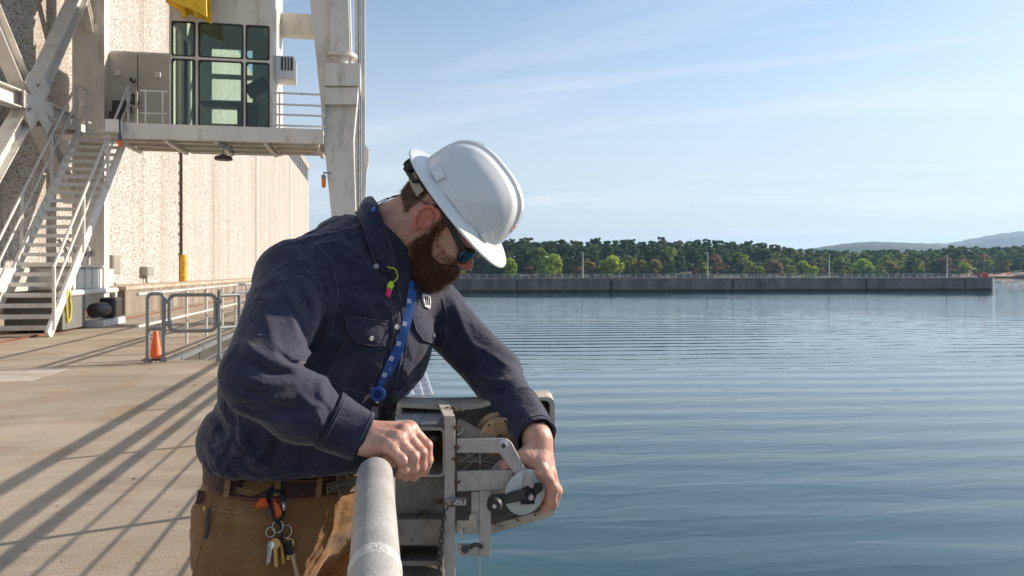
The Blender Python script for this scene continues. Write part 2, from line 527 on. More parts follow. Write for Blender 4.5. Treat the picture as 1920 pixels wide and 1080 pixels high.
# light repair patch in the slab
mb = MB().box(-7.4, -4.4, 10.6, 11.9, -0.02, 0.004)
M_PATCH = mat('patch_concrete', (0.47, 0.43, 0.37), 0.85, var=0.18, vscale=3, stain=(0.30, 0.23, 0.16), sscale=2, samt=0.6, bump=0.3, bscale=90, fine=0.12, fscale=120)
mb.build('repair_patch', M_PATCH, deck)

# ---- powerhouse wall
WX = -9.5
PH = 17.0
ph = empty('powerhouse', (WX - 5, 50, 0), 'long pebble faced concrete powerhouse wall rising beside the deck', 'building')
Y0P, Y1P = 4.0, 113.0
joints = [15.4, 39.4, 63.4, 87.7]
mb = MB().box(WX - 11, WX - 0.16, Y0P, Y1P - 0.05, -0.3, PH - 0.2)
mb.build('core_wall', M_CONC, ph)
edges = [Y0P, 9.4, 15.4, 21.4, 27.4, 33.4, 39.4, 47.4, 55.4, 63.4, 71.5, 79.6, 87.7, 96, 104.5, Y1P]
for a, c in zip(edges[:-1], edges[1:]):
    ga = 0.16 if a in joints else 0.012
    gc = 0.16 if c in joints else 0.012
    top = PH if a >= 87 else PH
    MB().box(WX - 0.16, WX, a + ga, c - gc, 0.92, PH - 2.6 if a >= 63 else PH).build('wall_panel', M_AGG, ph, bevel=0.02)
# clerestory strip near the far roof edge
M_GLASSD = mat('dark_window_glass', (0.03, 0.05, 0.065), 0.08, spec=0.8)
mb = MB().box(WX - 0.16, WX + 0.02, 63.6, Y1P, PH - 0.7, PH); mb.build('roof_fascia', M_LEDGE, ph)
yy = 64.0
while yy < Y1P - 1.6:
    MB().box(WX - 0.12, WX - 0.06, yy + 0.12, yy + 2.0, PH - 2.55, PH - 0.75).build('window_pane', M_GLASSD, ph)
    MB().box(WX - 0.16, WX, yy - 0.1, yy + 0.1, PH - 2.58, PH - 0.72).build('mullion', M_LEDGE, ph)
    yy += 2.1
# plinth ledge
for a, c in ((26.2, 39.4), (39.4, 63.4), (63.4, 87.7), (87.7, 114)):
    MB().box(WX - 0.05, -8.0, a + 0.015, c - 0.015, -0.02, 0.80).build('plinth', M_CONC, ph, bevel=0.02)
    MB().box(WX - 0.05, -7.97, a + 0.01, c - 0.01, 0.803, 0.93).build('ledge', M_LEDGE, ph, bevel=0.025)
# joint cover strip with its rain pipe (rusty) at the first major joint
mb = MB().tube([(WX + 0.05, 39.46, 1.9), (WX + 0.05, 39.46, PH)], 0.05, 8)
rp = mb.build('rain_pipe', mat('dark_rust_pipe', (0.085, 0.045, 0.03), 0.8, var=0.4, vscale=3), ph, auto=40)
for k in range(16):
    MB().box(WX - 0.02, WX + 0.03, 39.05, 39.30, 2.2 + k * 0.5, 2.34 + k * 0.5).build('pipe_clip', M_DARKMETAL, ph)
tag(MB().tube([(WX + 0.12, 39.4, 0.93), (WX + 0.12, 39.4, 2.25)], 0.21, 12).build('pipe_guard', mat('yellow_paint', (0.72, 0.40, 0.02), 0.5, var=0.12, vscale=4, stain=(0.25, 0.12, 0.03), sscale=5, samt=0.6), None, auto=40, bevel=0.03),
    'yellow steel guard around the foot of the rusty rain pipe', 'guard')
# ---- crane rails in the deck
def rail_track(x, lab):
    o = MB().box(x - 0.035, x + 0.035, -12, 128, -0.02, 0.035).build('crane_rail', M_RUST, None, bevel=0.01)
    return tag(o, lab, 'rail')
rail_track(-7.28, 'rusty crane rail along the foot of the powerhouse wall')
rail_track(-0.55, 'rusty crane rail running near the water edge of the deck')

# ---- boxes on the wall
M_EBOX = mat('electrical_box_grey', (0.33, 0.31, 0.26), 0.5, 0.2, var=0.1)
def ebox(px0, px1, py0, py1, lab, pipe_dx):
    a = onX(px0, py0, WX + 0.3); c = onX(px1, py1, WX + 0.3)
    e = empty('electrical_box', (WX + 0.1, (a.y + c.y) / 2, c.z), lab, 'electrical box', 'electrical boxes on the wall')
    MB().box(WX, WX + 0.28, a.y, c.y, c.z, a.z).build('enclosure', M_EBOX, e, bevel=0.02)
    MB().box(WX + 0.283, WX + 0.30, a.y + 0.04, c.y - 0.04, c.z + 0.04, a.z - 0.04).build('door', M_EBOX, e, bevel=0.01)
    yc = (a.y + c.y) / 2 + pipe_dx
    MB().tube([(WX + 0.12, yc, c.z), (WX + 0.12, yc, c.z - 0.25), (WX + 0.25, yc + 0.25, c.z - 0.45), (WX + 0.25, yc + 0.25, 0.94)], 0.05, 8).build('conduit', M_EBOX, e, auto=40)
ebox(213, 227, 478, 514, 'tall narrow grey electrical box high on the pebble wall', 0)
ebox(277, 290, 500, 517, 'small square grey electrical box low on the pebble wall', 0)

# ---- lock guide wall across the water
pA, pB = onZ(862, 549, WZ), onZ(1870, 545, WZ)
dirL = (pB - pA).normalized(); nrmL = Vector((-dirL.y, dirL.x, 0))       # points away from us
pA = pA - dirL * 60
LTOP = -0.62
lenL = (pB - pA).length
lock = empty('lock_guide_wall', (pB.x, pB.y, WZ), 'long dark concrete guide wall standing in the reservoir', 'wall')
ML = Matrix.Translation((pA.x, pA.y, 0)) @ Matrix(((dirL.x, nrmL.x, 0, 0), (dirL.y, nrmL.y, 0, 0), (0, 0, 1, 0), (0, 0, 0, 1)))
nseg = 14; segl = (lenL - 2.0) / nseg
for i in range(nseg):
    m_ = MB().box(i * segl + 0.03, (i + 1) * segl - 0.03, 0, 8, WZ - 4, LTOP - 0.45)
    m_.v = [tuple(ML @ Vector(p)) for p in m_.v]; m_.build('wall_block', M_LOCK, lock)
M_TIDE = mat('tide_stain', (0.05, 0.05, 0.042), 0.9, var=0.4, vscale=0.4)
m_ = MB().box(0, lenL - 2.0, -0.012, 0.1, WZ - 1, WZ + 0.75); m_.v = [tuple(ML @ Vector(p)) for p in m_.v]; m_.build('tide_band', M_TIDE, lock)
for q_ in (lenL - 12, lenL - 47, lenL - 92, lenL - 131, lenL - 160):
    m_ = MB().box(q_, q_ + 0.55, -0.06, -0.002, WZ + 0.2, LTOP - 0.46); m_.v = [tuple(ML @ Vector(p)) for p in m_.v]; m_.build('wall_ladder', M_TIDE, lock)
m_ = MB().box(0, lenL - 1.9, -0.12, 8.1, LTOP - 0.445, LTOP); m_.v = [tuple(ML @ Vector(p)) for p in m_.v]; m_.build('coping', M_LOCK, lock)
m_ = MB().prism([(lenL - 2, 0)] + [(lenL - 2 + 2.6 * math.sin(R(a)), 4 - 4 * math.cos(R(a))) for a in range(0, 181, 15)], Matrix.Translation((0, 0, WZ - 4)), LTOP - WZ + 4)
M_LOCKW = mat('pale_nose', (0.62, 0.60, 0.57), 0.8, var=0.15, vscale=0.8, stain=(0.3, 0.27, 0.24), sscale=0.8, samt=0.6)  # nose is paler than the wall blocks
m_.v = [tuple(ML @ Vector(p)) for p in m_.v]; m_.build('nose', M_LOCKW, lock, auto=40)
lr = empty('guide_wall_railing', tuple(ML @ Vector((lenL, 0.3, LTOP))), 'white post and rail fence along the top of the far guide wall', 'railing')
M_WPAINT = mat('white_rail_paint', (0.72, 0.72, 0.70), 0.5)
np_ = int(lenL / 2.55)
pp = MB().box(-0.06, 0.06, -0.06, 0.06, 0, 1.22).build('post', M_WPAINT, None)
for i in range(np_):
    Mp = ML @ Matrix.Translation((lenL - 3.0 - i * 2.55, 0.3, LTOP))
    if i == 0:
        pp.matrix_basis = Mp; set_parent(pp, lr); pp.matrix_basis = Mp
    else: link_copy(pp, lr, Mp, 'post')
for z in (0.62, 1.2):
    m_ = MB().box(0, lenL - 2.6, 0.26, 0.34, LTOP + z - 0.035, LTOP + z + 0.035); m_.v = [tuple(ML @ Vector(p)) for p in m_.v]; m_.build('rail', M_WPAINT, lr)
# lamp posts on it
for k, (px, lab) in enumerate(((1093, 'pale lamp post on the far guide wall, the farthest from its nose'), (1327, 'pale lamp post on the far guide wall, second from the bank end'),
                 (1555, 'pale lamp post on the far guide wall, second from its nose'), (1776, 'pale lamp post on the far guide wall, next to its nose'))):
    r_ = ray(px, 520); # intersect with vertical plane along the wall
    cpt = pA + nrmL * 2.5
    t = (cpt.dot(nrmL) - Vector((0, 0, 0)).dot(nrmL)) / (r_.x * nrmL.x + r_.y * nrmL.y)
    bx_ = r_ * t
    e = empty('lamp_post', (bx_.x, bx_.y, LTOP), lab, 'lamp post', 'lamp posts on the guide wall')
    MB().tube([(bx_.x, bx_.y, LTOP), (bx_.x, bx_.y, LTOP + 7.9)], [0.16, 0.10], 8).build('pole', M_WPAINT, e, auto=50)
    m_ = MB().box(-0.9, 0.25, -0.2, 0.2, 0, 0.22); m_.v = [(bx_.x + p[0] * dirL.x - p[1] * dirL.y, bx_.y + p[0] * dirL.y + p[1] * dirL.x, LTOP + 7.75 + p[2]) for p in m_.v]
    m_.build('lamp_head', M_DARKMETAL if k > 1 else M_WPAINT, e)
pr_ = ML @ Vector((lenL - 3.6, 2.0, LTOP))
M_RED = mat('red_paint', (0.45, 0.03, 0.025), 0.5, var=0.1)
e = empty('signal_cabinet', tuple(pr_), 'red cabinet standing at the nose of the guide wall', 'cabinet')
MB().box(pr_.x - 1.3, pr_.x + 1.3, pr_.y - 0.8, pr_.y + 0.8, LTOP, LTOP + 1.5).build('body', M_RED, e, bevel=0.05)
MB().box(pr_.x - 1.4, pr_.x + 1.4, pr_.y - 0.9, pr_.y + 0.9, LTOP + 1.503, LTOP + 1.65).build('lid', M_RED, e, bevel=0.03)

# ---- grit and dead leaves blown on the deck
rgd = random.Random(77)
M_GRIT = mat('deck_grit', (0.10, 0.075, 0.05), 0.95, var=0.5, vscale=40)
b = MB()
for k in range(420):
    x_, y_ = rgd.uniform(-7.0, -0.3), rgd.uniform(1.6, 13) ** 1.0
    if rgd.random() < 0.5: x_, y_ = rgd.uniform(-3.2, -0.9), rgd.uniform(1.6, 5)
    s_ = rgd.uniform(0.002, 0.007) if rgd.random() < 0.93 else rgd.uniform(0.012, 0.022)
    c = Vector((x_, y_, s_ * 0.3)); a = rgd.uniform(0, 6.28)
    p = [c + Vector((s_ * math.cos(a + q) * rgd.uniform(0.6, 1.4), s_ * math.sin(a + q) * rgd.uniform(0.6, 1.4), 0)) for q in (0, 1.6, 3.1, 4.7)] + [c + Vector((0, 0, s_ * rgd.uniform(0.4, 0.9)))]
    b.add(p, [(0, 1, 4), (1, 2, 4), (2, 3, 4), (3, 0, 4), (3, 2, 1, 0)])
b.build('grit', M_GRIT, deck)['kind'] = 'stuff'
# ================================================================== GANTRY CRANE
crane = empty('gantry_crane', (-4.6, 22.5, 0), 'tall off white gantry crane with glazed cab and stairs straddling the deck', 'crane')
FX = -8.45
def ibeam(p, q, name, parent, w=0.34, h=0.42, axis=(1, 0, 0)):
    """web facing +X with a flange on either edge"""
    p, q = Vector(p), Vector(q)
    t = (q - p).normalized(); ax = Vector(axis); b = ax.cross(t).normalized()
    m_ = MB()
    m_.bar(p, q, 0.03, h - 0.064, up=b)
    for s_ in (-1, 1):
        m_.bar(p + b * (s_ * (h / 2 - 0.015)), q + b * (s_ * (h / 2 - 0.015)), w, 0.03, up=b)
    return m_.build(name, M_WHITE, parent)
H = onX(55, 195, FX)
for px, py in ((172, -60), (-45, -40), (-60, 395), (135, 372), (-60, 152), (160, 243)):
    q = onX(px, py, FX); d_ = (q - H).normalized()
    ibeam(H + d_ * 0.55, q, 'brace', crane)
# gusset plate: an eight-lobed plate over the crossing, with rivets
gp = []
dirs = []
for px, py in ((172, -60), (160, 243), (135, 372), (-60, 395), (-60, 152), (-45, -40)):
    q = onX(px, py, FX) - H; dirs.append(math.atan2(q.z, q.y))
dirs.sort()
for i, a in enumerate(dirs):
    nx = dirs[(i + 1) % len(dirs)] + (2 * math.pi if i == len(dirs) - 1 else 0)
    for s_ in (-1, 1):
        gp.append((0.80 * math.cos(a) - s_ * -0.21 * math.sin(a), 0.80 * math.sin(a) + s_ * -0.21 * math.cos(a)) if False else
                  (0.80 * math.cos(a) - s_ * 0.21 * math.sin(a), 0.80 * math.sin(a) + s_ * 0.21 * math.cos(a)))
    mid = (a + nx) / 2
    gp.append((0.36 * math.cos(mid), 0.36 * math.sin(mid)))
Mg = Matrix(((0, 0, 1, FX + 0.19), (1, 0, 0, H.y), (0, 1, 0, H.z), (0, 0, 0, 1)))
gus = MB().prism(gp, Mg, 0.03).build('gusset_plate', M_WHITE, crane)
rv = None
for a in dirs:
    for rr in (0.36, 0.48, 0.60, 0.72):
        for s_ in (-1, 1):
            y_ = rr * math.cos(a) - s_ * 0.13 * math.sin(a); z_ = rr * math.sin(a) + s_ * 0.13 * math.cos(a)
            T = Matrix.Translation((FX + 0.22, H.y + y_, H.z + z_))
            if rv is None:
                rv = MB().tube([(-0.01, 0, 0), (0.02, 0, 0), (0.03, 0, 0)], [0.03, 0.028, 0.012], 6).build('rivet', M_DARKMETAL if False else M_WHITE, None)
                set_parent(rv, gus); rv.matrix_basis = T
            else: link_copy(rv, gus, T, 'rivet')
# second, lower lattice panel and sill beam over the bogies
MB().box(FX - 0.3, FX + 0.3, 11.5, 25.6, 0.95, 1.5).build('sill_beam', M_WHITE, crane, bevel=0.02)
for yb in (13.0, 15.2, 17.6, 23.6):
    MB().box(FX - 0.22, FX + 0.22, yb - 0.5, yb + 0.5, 0.3, 0.945).build('bogie', M_DARKMETAL, crane, bevel=0.03)
    MB().tube([(FX - 0.12, yb, 0.3), (FX + 0.12, yb, 0.3)], 0.3, 16).build('wheel', M_RUST, crane, auto=40)
MB().box(-8.97, -8.07, 24.5, 24.95, 0.0, 12.0).build('column', M_WHITE, crane, bevel=0.012)
MB().box(-8.97, -8.17, 11.4, 11.9, 0.0, 12.0).build('column', M_WHITE, crane, bevel=0.012)
ibeam((FX, 24.5, 8.7), (FX, 24.5 - 1.3, 10.6), 'knee_brace', crane, 0.2, 0.25)
# upper works
MB().box(-9.0, 0.6, 23.6, 25.2, 11.6, 13.4).build('portal_girder', M_WHITE, crane, bevel=0.03)
MB().box(-9.0, 0.6, 11.4, 13.0, 12.1, 13.9).build('portal_girder', M_WHITE, crane, bevel=0.03)
MB().box(-8.6, -1.5, 19.0, 25.4, 13.45, 16.6).build('machinery_house', M_WHITE, crane, bevel=0.04)
MB().box(-9.0, -8.2, 11.9, 24.5, 11.4, 12.3).build('side_girder', M_WHITE, crane, bevel=0.03)
# service room behind the landing, its shade mixed into a darker panel colour
M_PANEL = mat('shaded_crane_paint', (0.52, 0.49, 0.44), 0.5, var=0.06, vscale=1.5)
def pxr(x0, x1, y0, y1, Y):
    a, c = onY(x0, y1, Y), onY(x1, y0, Y)
    return a.x, c.x, a.z, c.z
x0, x1, z0, z1 = pxr(203, 258, 101, 246, 24.9)
room = empty('service_room', (x0, 24.9, z0), parent=crane)
MB().box(x0, x1 - 0.012, 24.9, 26.2, z0, z1).build('room_panel', M_PANEL, room, bevel=0.01)
x2, x3, _, _ = pxr(258, 322, 101, 246, 24.9)
MB().box(x2 + 0.012, x3, 24.9, 26.2, z0, z1).build('room_panel', M_PANEL, room, bevel=0.01)
MB().box(x0 + 0.05, x3 - 0.05, 24.95, 26.1, z1 - 0.02, z1 + 0.08).build('room_roof', M_WHITE, room)
for px, py in ((222, 138), (297, 141)):
    c = onY(px, py, 24.85)
    MB().box(c.x - 0.08, c.x + 0.08, 24.76, 24.898, c.z - 0.08, c.z + 0.08).build('wall_light', M_WPAINT, room, bevel=0.015)
for px, py, w_, h_ in ((253, 186, 0.16, 0.3), (248, 150, 0.12, 0.12), (228, 200, 0.5, 0.35), (215, 222, 0.3, 0.4)):
    c = onY(px, py, 24.6)
    MB().box(c.x - w_ / 2, c.x + w_ / 2, 24.5, 24.75, c.z - h_ / 2, c.z + h_ / 2).build('equipment_box', M_DARKMETAL, room, bevel=0.02)

# platform
PZ = 5.36
plat = empty('platform', (-4.5, 22, PZ), parent=crane)
MB().box(-7.0, -1.42, 21.55, 21.67, 5.0, PZ + 0.05).build('fascia', M_WHITE, plat, bevel=0.008)
MB().box(-7.0, -1.42, 21.672, 24.85, PZ - 0.06, PZ).build('floor', M_WHITE, plat)
for yb in (22.4, 23.2, 24.0):
    MB().box(-7.0, -1.42, yb - 0.05, yb + 0.05, 5.03, PZ - 0.062).build('joist', M_WHITE, plat)
for xb in (-6.9, -5.6, -4.3, -3.0, -1.6):
    MB().box(xb - 0.05, xb + 0.05, 21.675, 24.0, 4.94, 5.028).build('cross_beam', M_WHITE, plat)
MB().box(-8.9, -7.0, 22.95, 24.45, PZ - 0.08, PZ - 0.002).build('landing', M_WHITE, plat)

# cab ---------------------------------------------------------------
def glass_mat(name, tint, gloss=0.25):
    m = bpy.data.materials.new(name); m.use_nodes = True
    n, l = m.node_tree.nodes, m.node_tree.links
    n.clear()
    o = n.new('ShaderNodeOutputMaterial'); tr = n.new('ShaderNodeBsdfTransparent'); gl = n.new('ShaderNodeBsdfGlossy')
    tr.inputs[0].default_value = (*tint, 1); gl.inputs['Roughness'].default_value = 0.02
    lw = n.new('ShaderNodeFresnel'); lw.inputs[0].default_value = 1.5
    mx = n.new('ShaderNodeMixShader'); l.new(lw.outputs[0], mx.inputs[0]); l.new(tr.outputs[0], mx.inputs[1]); l.new(gl.outputs[0], mx.inputs[2])
    l.new(mx.outputs[0], o.inputs[0])
    return m
M_CABGLASS = glass_mat('green_tinted_glass', (0.74, 0.86, 0.79))
M_GASKET = mat('window_gasket', (0.012, 0.012, 0.012), 0.5)
M_CABIN = mat('cab_interior', (0.26, 0.29, 0.26), 0.7, var=0.15)
CY = 22.0
cab = empty('cab', (-4.3, CY, 5.0), parent=crane)
cx0, cx1, cz0, _ = pxr(317, 510, 20, 262, CY)
cz1 = 10.2
cols = [(322, 366), (372, 456), (461, 505)]
rows = [(44, 108), (114, 243)]
xb = []
for a, c in cols:
    q0, q1, _, _ = pxr(a, c, 100, 200, CY); xb.append((q0, q1))
zb = []
for a, c in rows:
    _, _, q0, q1 = pxr(400, 410, a, c, CY); zb.append((q0, q1))       # (low, high)
# front wall: mullions and rails around the six openings
T0, T1 = CY, CY + 0.09
MB().box(cx0, cx1, T0, T1, cz0, zb[1][0]).build('front_sill', M_WHITE, cab, bevel=0.01)
MB().box(cx0, cx1, T0, T1, zb[1][1], zb[0][0]).build('front_rail', M_WHITE, cab)
MB().box(cx0, cx1, T0, T1, zb[0][1], cz1).build('front_header', M_WHITE, cab, bevel=0.01)
for lo, hi in zb:
    ed = [cx0] + [e for p in xb for e in p] + [cx1]
    for i in range(0, len(ed), 2):
        MB().box(ed[i], ed[i + 1], T0 + 0.001, T1 - 0.001, lo + 0.0005, hi - 0.0005).build('mullion', M_WHITE, cab)
for ri, (lo, hi) in enumerate(zb):
    for (a, c) in xb:
        w_ = MB()
        out = rrect(a - 0.006, c + 0.006, lo - 0.006, hi + 0.006, 0.07); inn = rrect(a + 0.03, c - 0.03, lo + 0.03, hi - 0.03, 0.09)
        n_ = len(out)
        V = [(x, T0 - 0.016, z) for x, z in out] + [(x, T0 - 0.016, z) for x, z in inn] + [(x, T0 + 0.05, z) for x, z in inn] + [(x, T0 - 0.001, z) for x, z in out]
        Fs = []
        for i in range(n_):
            j = (i + 1) % n_
            Fs += [(i, j, n_ + j, n_ + i), (n_ + i, n_ + j, 2 * n_ + j, 2 * n_ + i), (3 * n_ + i, 3 * n_ + j, j, i)]
        win = w_.add(V, Fs).build('window_gasket', M_GASKET, cab)
        MB().box(a + 0.01, c - 0.01, T0 + 0.03, T0 + 0.04, lo + 0.01, hi - 0.01).build('pane', M_CABGLASS, win)
# sides, back, floor, roof
BY = CY + 2.5
MB().box(cx1 - 0.08, cx1, T1 + 0.002, BY, cz0, cz1).build('side_wall', M_WHITE, cab, bevel=0.01)
MB().box(cx0, cx0 + 0.08, T1 + 0.002, BY, cz0, zb[1][0] + 0.1).build('side_wall', M_WHITE, cab)
MB().box(cx0, cx0 + 0.08, T1 + 0.002, BY, zb[0][1], cz1).build('side_wall', M_WHITE, cab)
MB().box(cx0, cx0 + 0.08, BY - 0.4, BY, zb[1][0] + 0.1, zb[0][1]).build('side_post', M_WHITE, cab)
MB().box(cx0, cx0 + 0.08, T1 + 0.9, T1 + 1.0, zb[1][0] + 0.1, zb[0][1]).build('side_post', M_WHITE, cab)
MB().box(cx0 + 0.082, cx1 - 0.082, T1, BY, cz0, cz0 + 0.1).build('cab_floor', M_CABIN, cab)
MB().box(cx0 - 0.05, cx1 + 0.05, CY - 0.05, BY + 0.1, cz1, cz1 + 0.12).build('cab_roof', M_WHITE, cab)
# rear wall with its own windows
bx = [onY(p, 100, BY).x for p in (330, 346, 398, 452, 459, 474, 505)]
bz = [onY(400, p, BY).z for p in (268, 232, 205, 182, 148, 139, 118, 92, 25)]
def rear(i0, i1, k0, k1): MB().box(bx[i0] if i0 >= 0 else cx0 + 0.082, bx[i1] if i1 < 6 else cx1 - 0.082, BY - 0.06, BY, min(bz[k0], bz[k1]), max(bz[k0], bz[k1])).build('rear_panel', M_CABIN, cab)
rear(3, 4, 0, 8); rear(5, 6, 0, 8)
rear(0, 2, 0, 1); rear(1, 2, 1, 8) if False else None
MB().box(cx0 + 0.082, bx[0], BY - 0.06, BY, bz[0], bz[8]).build('rear_panel', M_CABIN, cab)
MB().box(bx[1], bx[2], BY - 0.06, BY, bz[1] + 0.001, bz[8]).build('rear_panel', M_CABIN, cab)
for k0, k1 in ((7, 8), (4, 5), (2, 3), (0, 1)):
    if k0 == 2: continue
    rear(2, 3, k0, k1); rear(4, 5, k0, k1)
MB().box(bx[2], bx[3], BY - 0.065, BY + 0.005, bz[2], bz[3] - 0.1).build('rear_panel', M_CABIN, cab)
# operator seat and console
MB().box(-4.15, -3.45, 23.1, 23.7, 5.3, 5.75).build('seat', M_BLACK, cab, bevel=0.08)
MB().box(-4.1, -3.5, 23.65, 23.85, 5.7, 6.5).build('seat_back', M_BLACK, cab, bevel=0.07)
MB().box(-4.9, -3.3, 22.55, 22.95, 6.2, 6.3).build('console', M_DARKMETAL, cab, bevel=0.02)
MB().obox(Matrix.Translation((-3.35, 22.6, 6.75)) @ Matrix.Rotation(R(-30), 4, 'Y') @ Matrix.Rotation(R(15), 4, 'X'), 0.33, 0.03, 0.2).build('monitor', M_BLACK, cab, bevel=0.02)
MB().tube([(-3.45, 22.65, 6.3), (-3.35, 22.66, 6.7)], 0.03, 6).build('monitor_arm', M_BLACK, cab)
# air conditioner
a, c = onY(514, 148, 22.6), onY(552, 106, 22.6)
ac = MB().box(cx1 + 0.002, c.x, 22.55, 23.3, a.z, c.z).build('air_conditioner', M_WPAINT, cab, bevel=0.03)
g0, g1 = onY(527, 131, 22.55), onY(549, 108, 22.55)
MB().box(g0.x, g1.x, 22.53, 22.549, g0.z, g1.z).build('grille', M_DARKMETAL, ac)
for k in range(1, 4):
    xk = g0.x + (g1.x - g0.x) * k / 4
    MB().box(xk - 0.012, xk + 0.012, 22.515, 22.529, g0.z, g1.z).build('grille_bar', M_WPAINT, ac)
# railing between cab and water-side leg
gr = empty('platform_railing', (-2, 21.75, PZ), parent=plat) if False else plat
for py in (178, 199, 218, 238):
    z_ = onY(560, py, 21.9).z
    MB().tube([(cx1 + 0.05, 21.75, z_), (-1.4, 21.75, z_)], 0.028, 8).build('guard_rail', M_WHITE, plat, auto=50)
for px in (517, 524):
    x_ = onY(px, 200, 21.75).x
    MB().tube([(x_, 21.75, PZ), (x_, 21.75, onY(560, 176, 21.9).z)], 0.025, 8).build('guard_post', M_WHITE, plat, auto=50)
# landing rail left of the cab
for py in (170, 212):
    a, c = onY(263, py, 21.75), onY(315, py, 21.75)
    MB().tube([a, (c.x, c.y, a.z)], 0.026, 8).build('guard_rail', M_WHITE, plat, auto=50)
for px in (273, 305):
    a = onY(px, 170, 21.75)
    MB().tube([(a.x, 21.75, PZ - 0.3), a], 0.026, 8).build('guard_post', M_WHITE, plat, auto=50)
# beam from the cab roof to the leg
a, c = onY(520, 62, 24.0), onY(592, 27, 24.0)
MB().box(a.x - 0.4, c.x + 0.2, 24.0, 24.5, a.z, c.z).build('tie_beam', M_WHITE, crane, bevel=0.015)

# water-side leg, cut from plate
LY = 22.2
def plate(pts, y0, y1, name, m=M_WHITE, parent=crane, bevel=0.015):
    P = [onY(px, py, LY) for px, py in pts]
    M_ = Matrix(((1, 0, 0, 0), (0, 0, 1, y0), (0, 1, 0, 0), (0, 0, 0, 1)))
    return MB().prism([(p.x, p.z) for p in P], M_, y1 - y0).build(name, m, parent, bevel=bevel)
plate([(574, -60), (655, -60), (660, 124), (612, 124), (602, 132), (595, 128)], 22.2, 23.1, 'upper_leg')
plate([(613, -60), (652, -60), (657, 112), (620, 112)], 22.12, 22.198, 'leg_rib', bevel=0.02)
plate([(611, 124.5), (676, 124.5), (676, 166), (611, 166)], 21.85, 23.3, 'bearing_block')
plate([(595, 130), (610.5, 126), (610.5, 215), (605, 262), (603, 200)], 22.0, 23.1, 'leg_cheek')
plate([(611, 166.5), (672, 166.5), (663, 262), (668, 420), (672, 560), (630, 560), (622, 412), (607, 262), (607, 200)], 22.2, 23.0, 'lower_leg', bevel=0.02)
plate([(609, 167), (672, 167), (670, 199), (608, 199)], 21.95, 22.198, 'corbel')
lx0, lx1 = onY(632, 550, LY).x, onY(668, 550, LY).x
MB().box(-1.75, -0.05, 21.6, 23.6, 0.35, 1.0).build('leg_bogie', M_WHITE, crane, bevel=0.03)
fc = onY(640, 110, 22.4)
MB().tube([(fc.x, 22.35, fc.z), (fc.x, 22.35, fc.z + 0.09)], 0.46, 24).build('flange_disc', M_WHITE, crane, auto=40)
MB().tube([(fc.x, 22.35, fc.z - 0.2), (fc.x, 22.35, fc.z)], 0.27, 20).build('flange_neck', M_WHITE, crane, auto=40)
# ladder and cable runs on the water side of the leg
lad = empty('ladder', (-0.3, 23.2, 0), parent=crane)
for px in (668, 681):
    a = onY(px, 300, 23.3)
    MB().bar((a.x, 23.3, 0.4), (a.x, 23.3, 11.8), 0.05, 0.08).build('ladder_rail', M_WHITE, lad)
a, c = onY(668, 300, 23.3), onY(681, 300, 23.3)
for k in range(36):
    MB().tube([(a.x, 23.3, 0.6 + k * 0.3), (c.x, 23.3, 0.6 + k * 0.3)], 0.014, 6).build('rung', M_WHITE, lad)
for px in (672, 676):
    a = onY(px, 300, 23.15)
    MB().tube([(a.x, 23.15, 0.5), (a.x, 23.15, 11.7)], 0.03, 6).build('cable_run', M_GREY, crane)
plate([(679, -60), (684, -60), (684, 258), (691, 268), (691, 292), (686, 318), (683, 420), (679, 420)], 23.4, 23.8, 'cable_tray', bevel=0.01)

# stairs --------------------------------------------------------------
st_ = empty('stairs', (-7.6, 17.8, 0), parent=crane)
SX0, SX1 = -8.17, -7.0
SB, STT = Vector((0, 17.7, 0.0)), Vector((0, 22.9, PZ))
def sp(x, t, dz=0.0):
    p = SB.lerp(STT, t); return Vector((x, p.y, p.z + dz))
for x_ in (SX0 - 0.04, SX1 + 0.04):
    MB().bar(sp(x_, -0.0, 0.02), sp(x_, 1.0, -0.05), 0.07, 0.27, up=(0, -1, 1)).build('stringer', M_WHITE, st_, bevel=0.006)
NT = 22
tr = None
for k in range(NT):
    p = sp(0, (k + 1) / (NT + 1))
    T = Matrix.Translation((0, p.y, p.z))
    if tr is None:
        m_ = MB().box(SX0, SX1, -0.12, 0.13, -0.035, 0.0); m_.box(SX0, SX1, -0.14, -0.121, -0.09, 0.0)
        tr = m_.build('tread', M_WHITE, None); set_parent(tr, st_); tr.matrix_basis = T
    else: link_copy(tr, st_, T, 'tread')
for x_ in (SX0 - 0.09, SX1 + 0.09):
    for dz, name in ((1.34, 'handrail'), (0.84, 'mid_rail')):
        a, c = sp(x_, 0.03, dz), sp(x_, 1.0, dz)
        pts = [a, c, c + Vector((0, 0.75, 0))]
        MB().tube(pts, 0.034 if dz > 1 else 0.03, 8).build(name, M_WHITE, st_, auto=60)
    for t in (0.035, 0.36, 0.68, 1.0):
        MB().bar(sp(x_, t, -0.05), sp(x_, t, 1.33), 0.06, 0.06).build('post', M_WHITE, st_)
    MB().bar(sp(x_, 1.0) + Vector((0, 0.75, 0)), sp(x_, 1.0, 1.33) + Vector((0, 0.75, 0)), 0.06, 0.06).build('post', M_WHITE, st_)
a = onY(252, 240, 21.2)
MB().box(-6.98, -6.62, 21.2, 21.5, a.z - 0.12, a.z + 0.22).build('junction_box', M_WPAINT, crane, bevel=0.02)
pd = empty('pendant_control', (-6.6, 21.1, 4.6), 'small pendant control hanging on a cable below the crane landing', 'control')
MB().tube([(-6.58, 21.1, 5.4), (-6.57, 21.1, 5.0)], 0.02, 6).build('cable', M_BLACK, pd)
MB().tube([(-6.57, 21.1, 5.0), (-6.57, 21.1, 4.86)], 0.045, 8).build('sleeve', mat('blue_plastic', (0.03, 0.07, 0.22), 0.5), pd, auto=50)
M_ORANGE = mat('safety_orange', (0.85, 0.13, 0.015), 0.45, var=0.08, vscale=8)
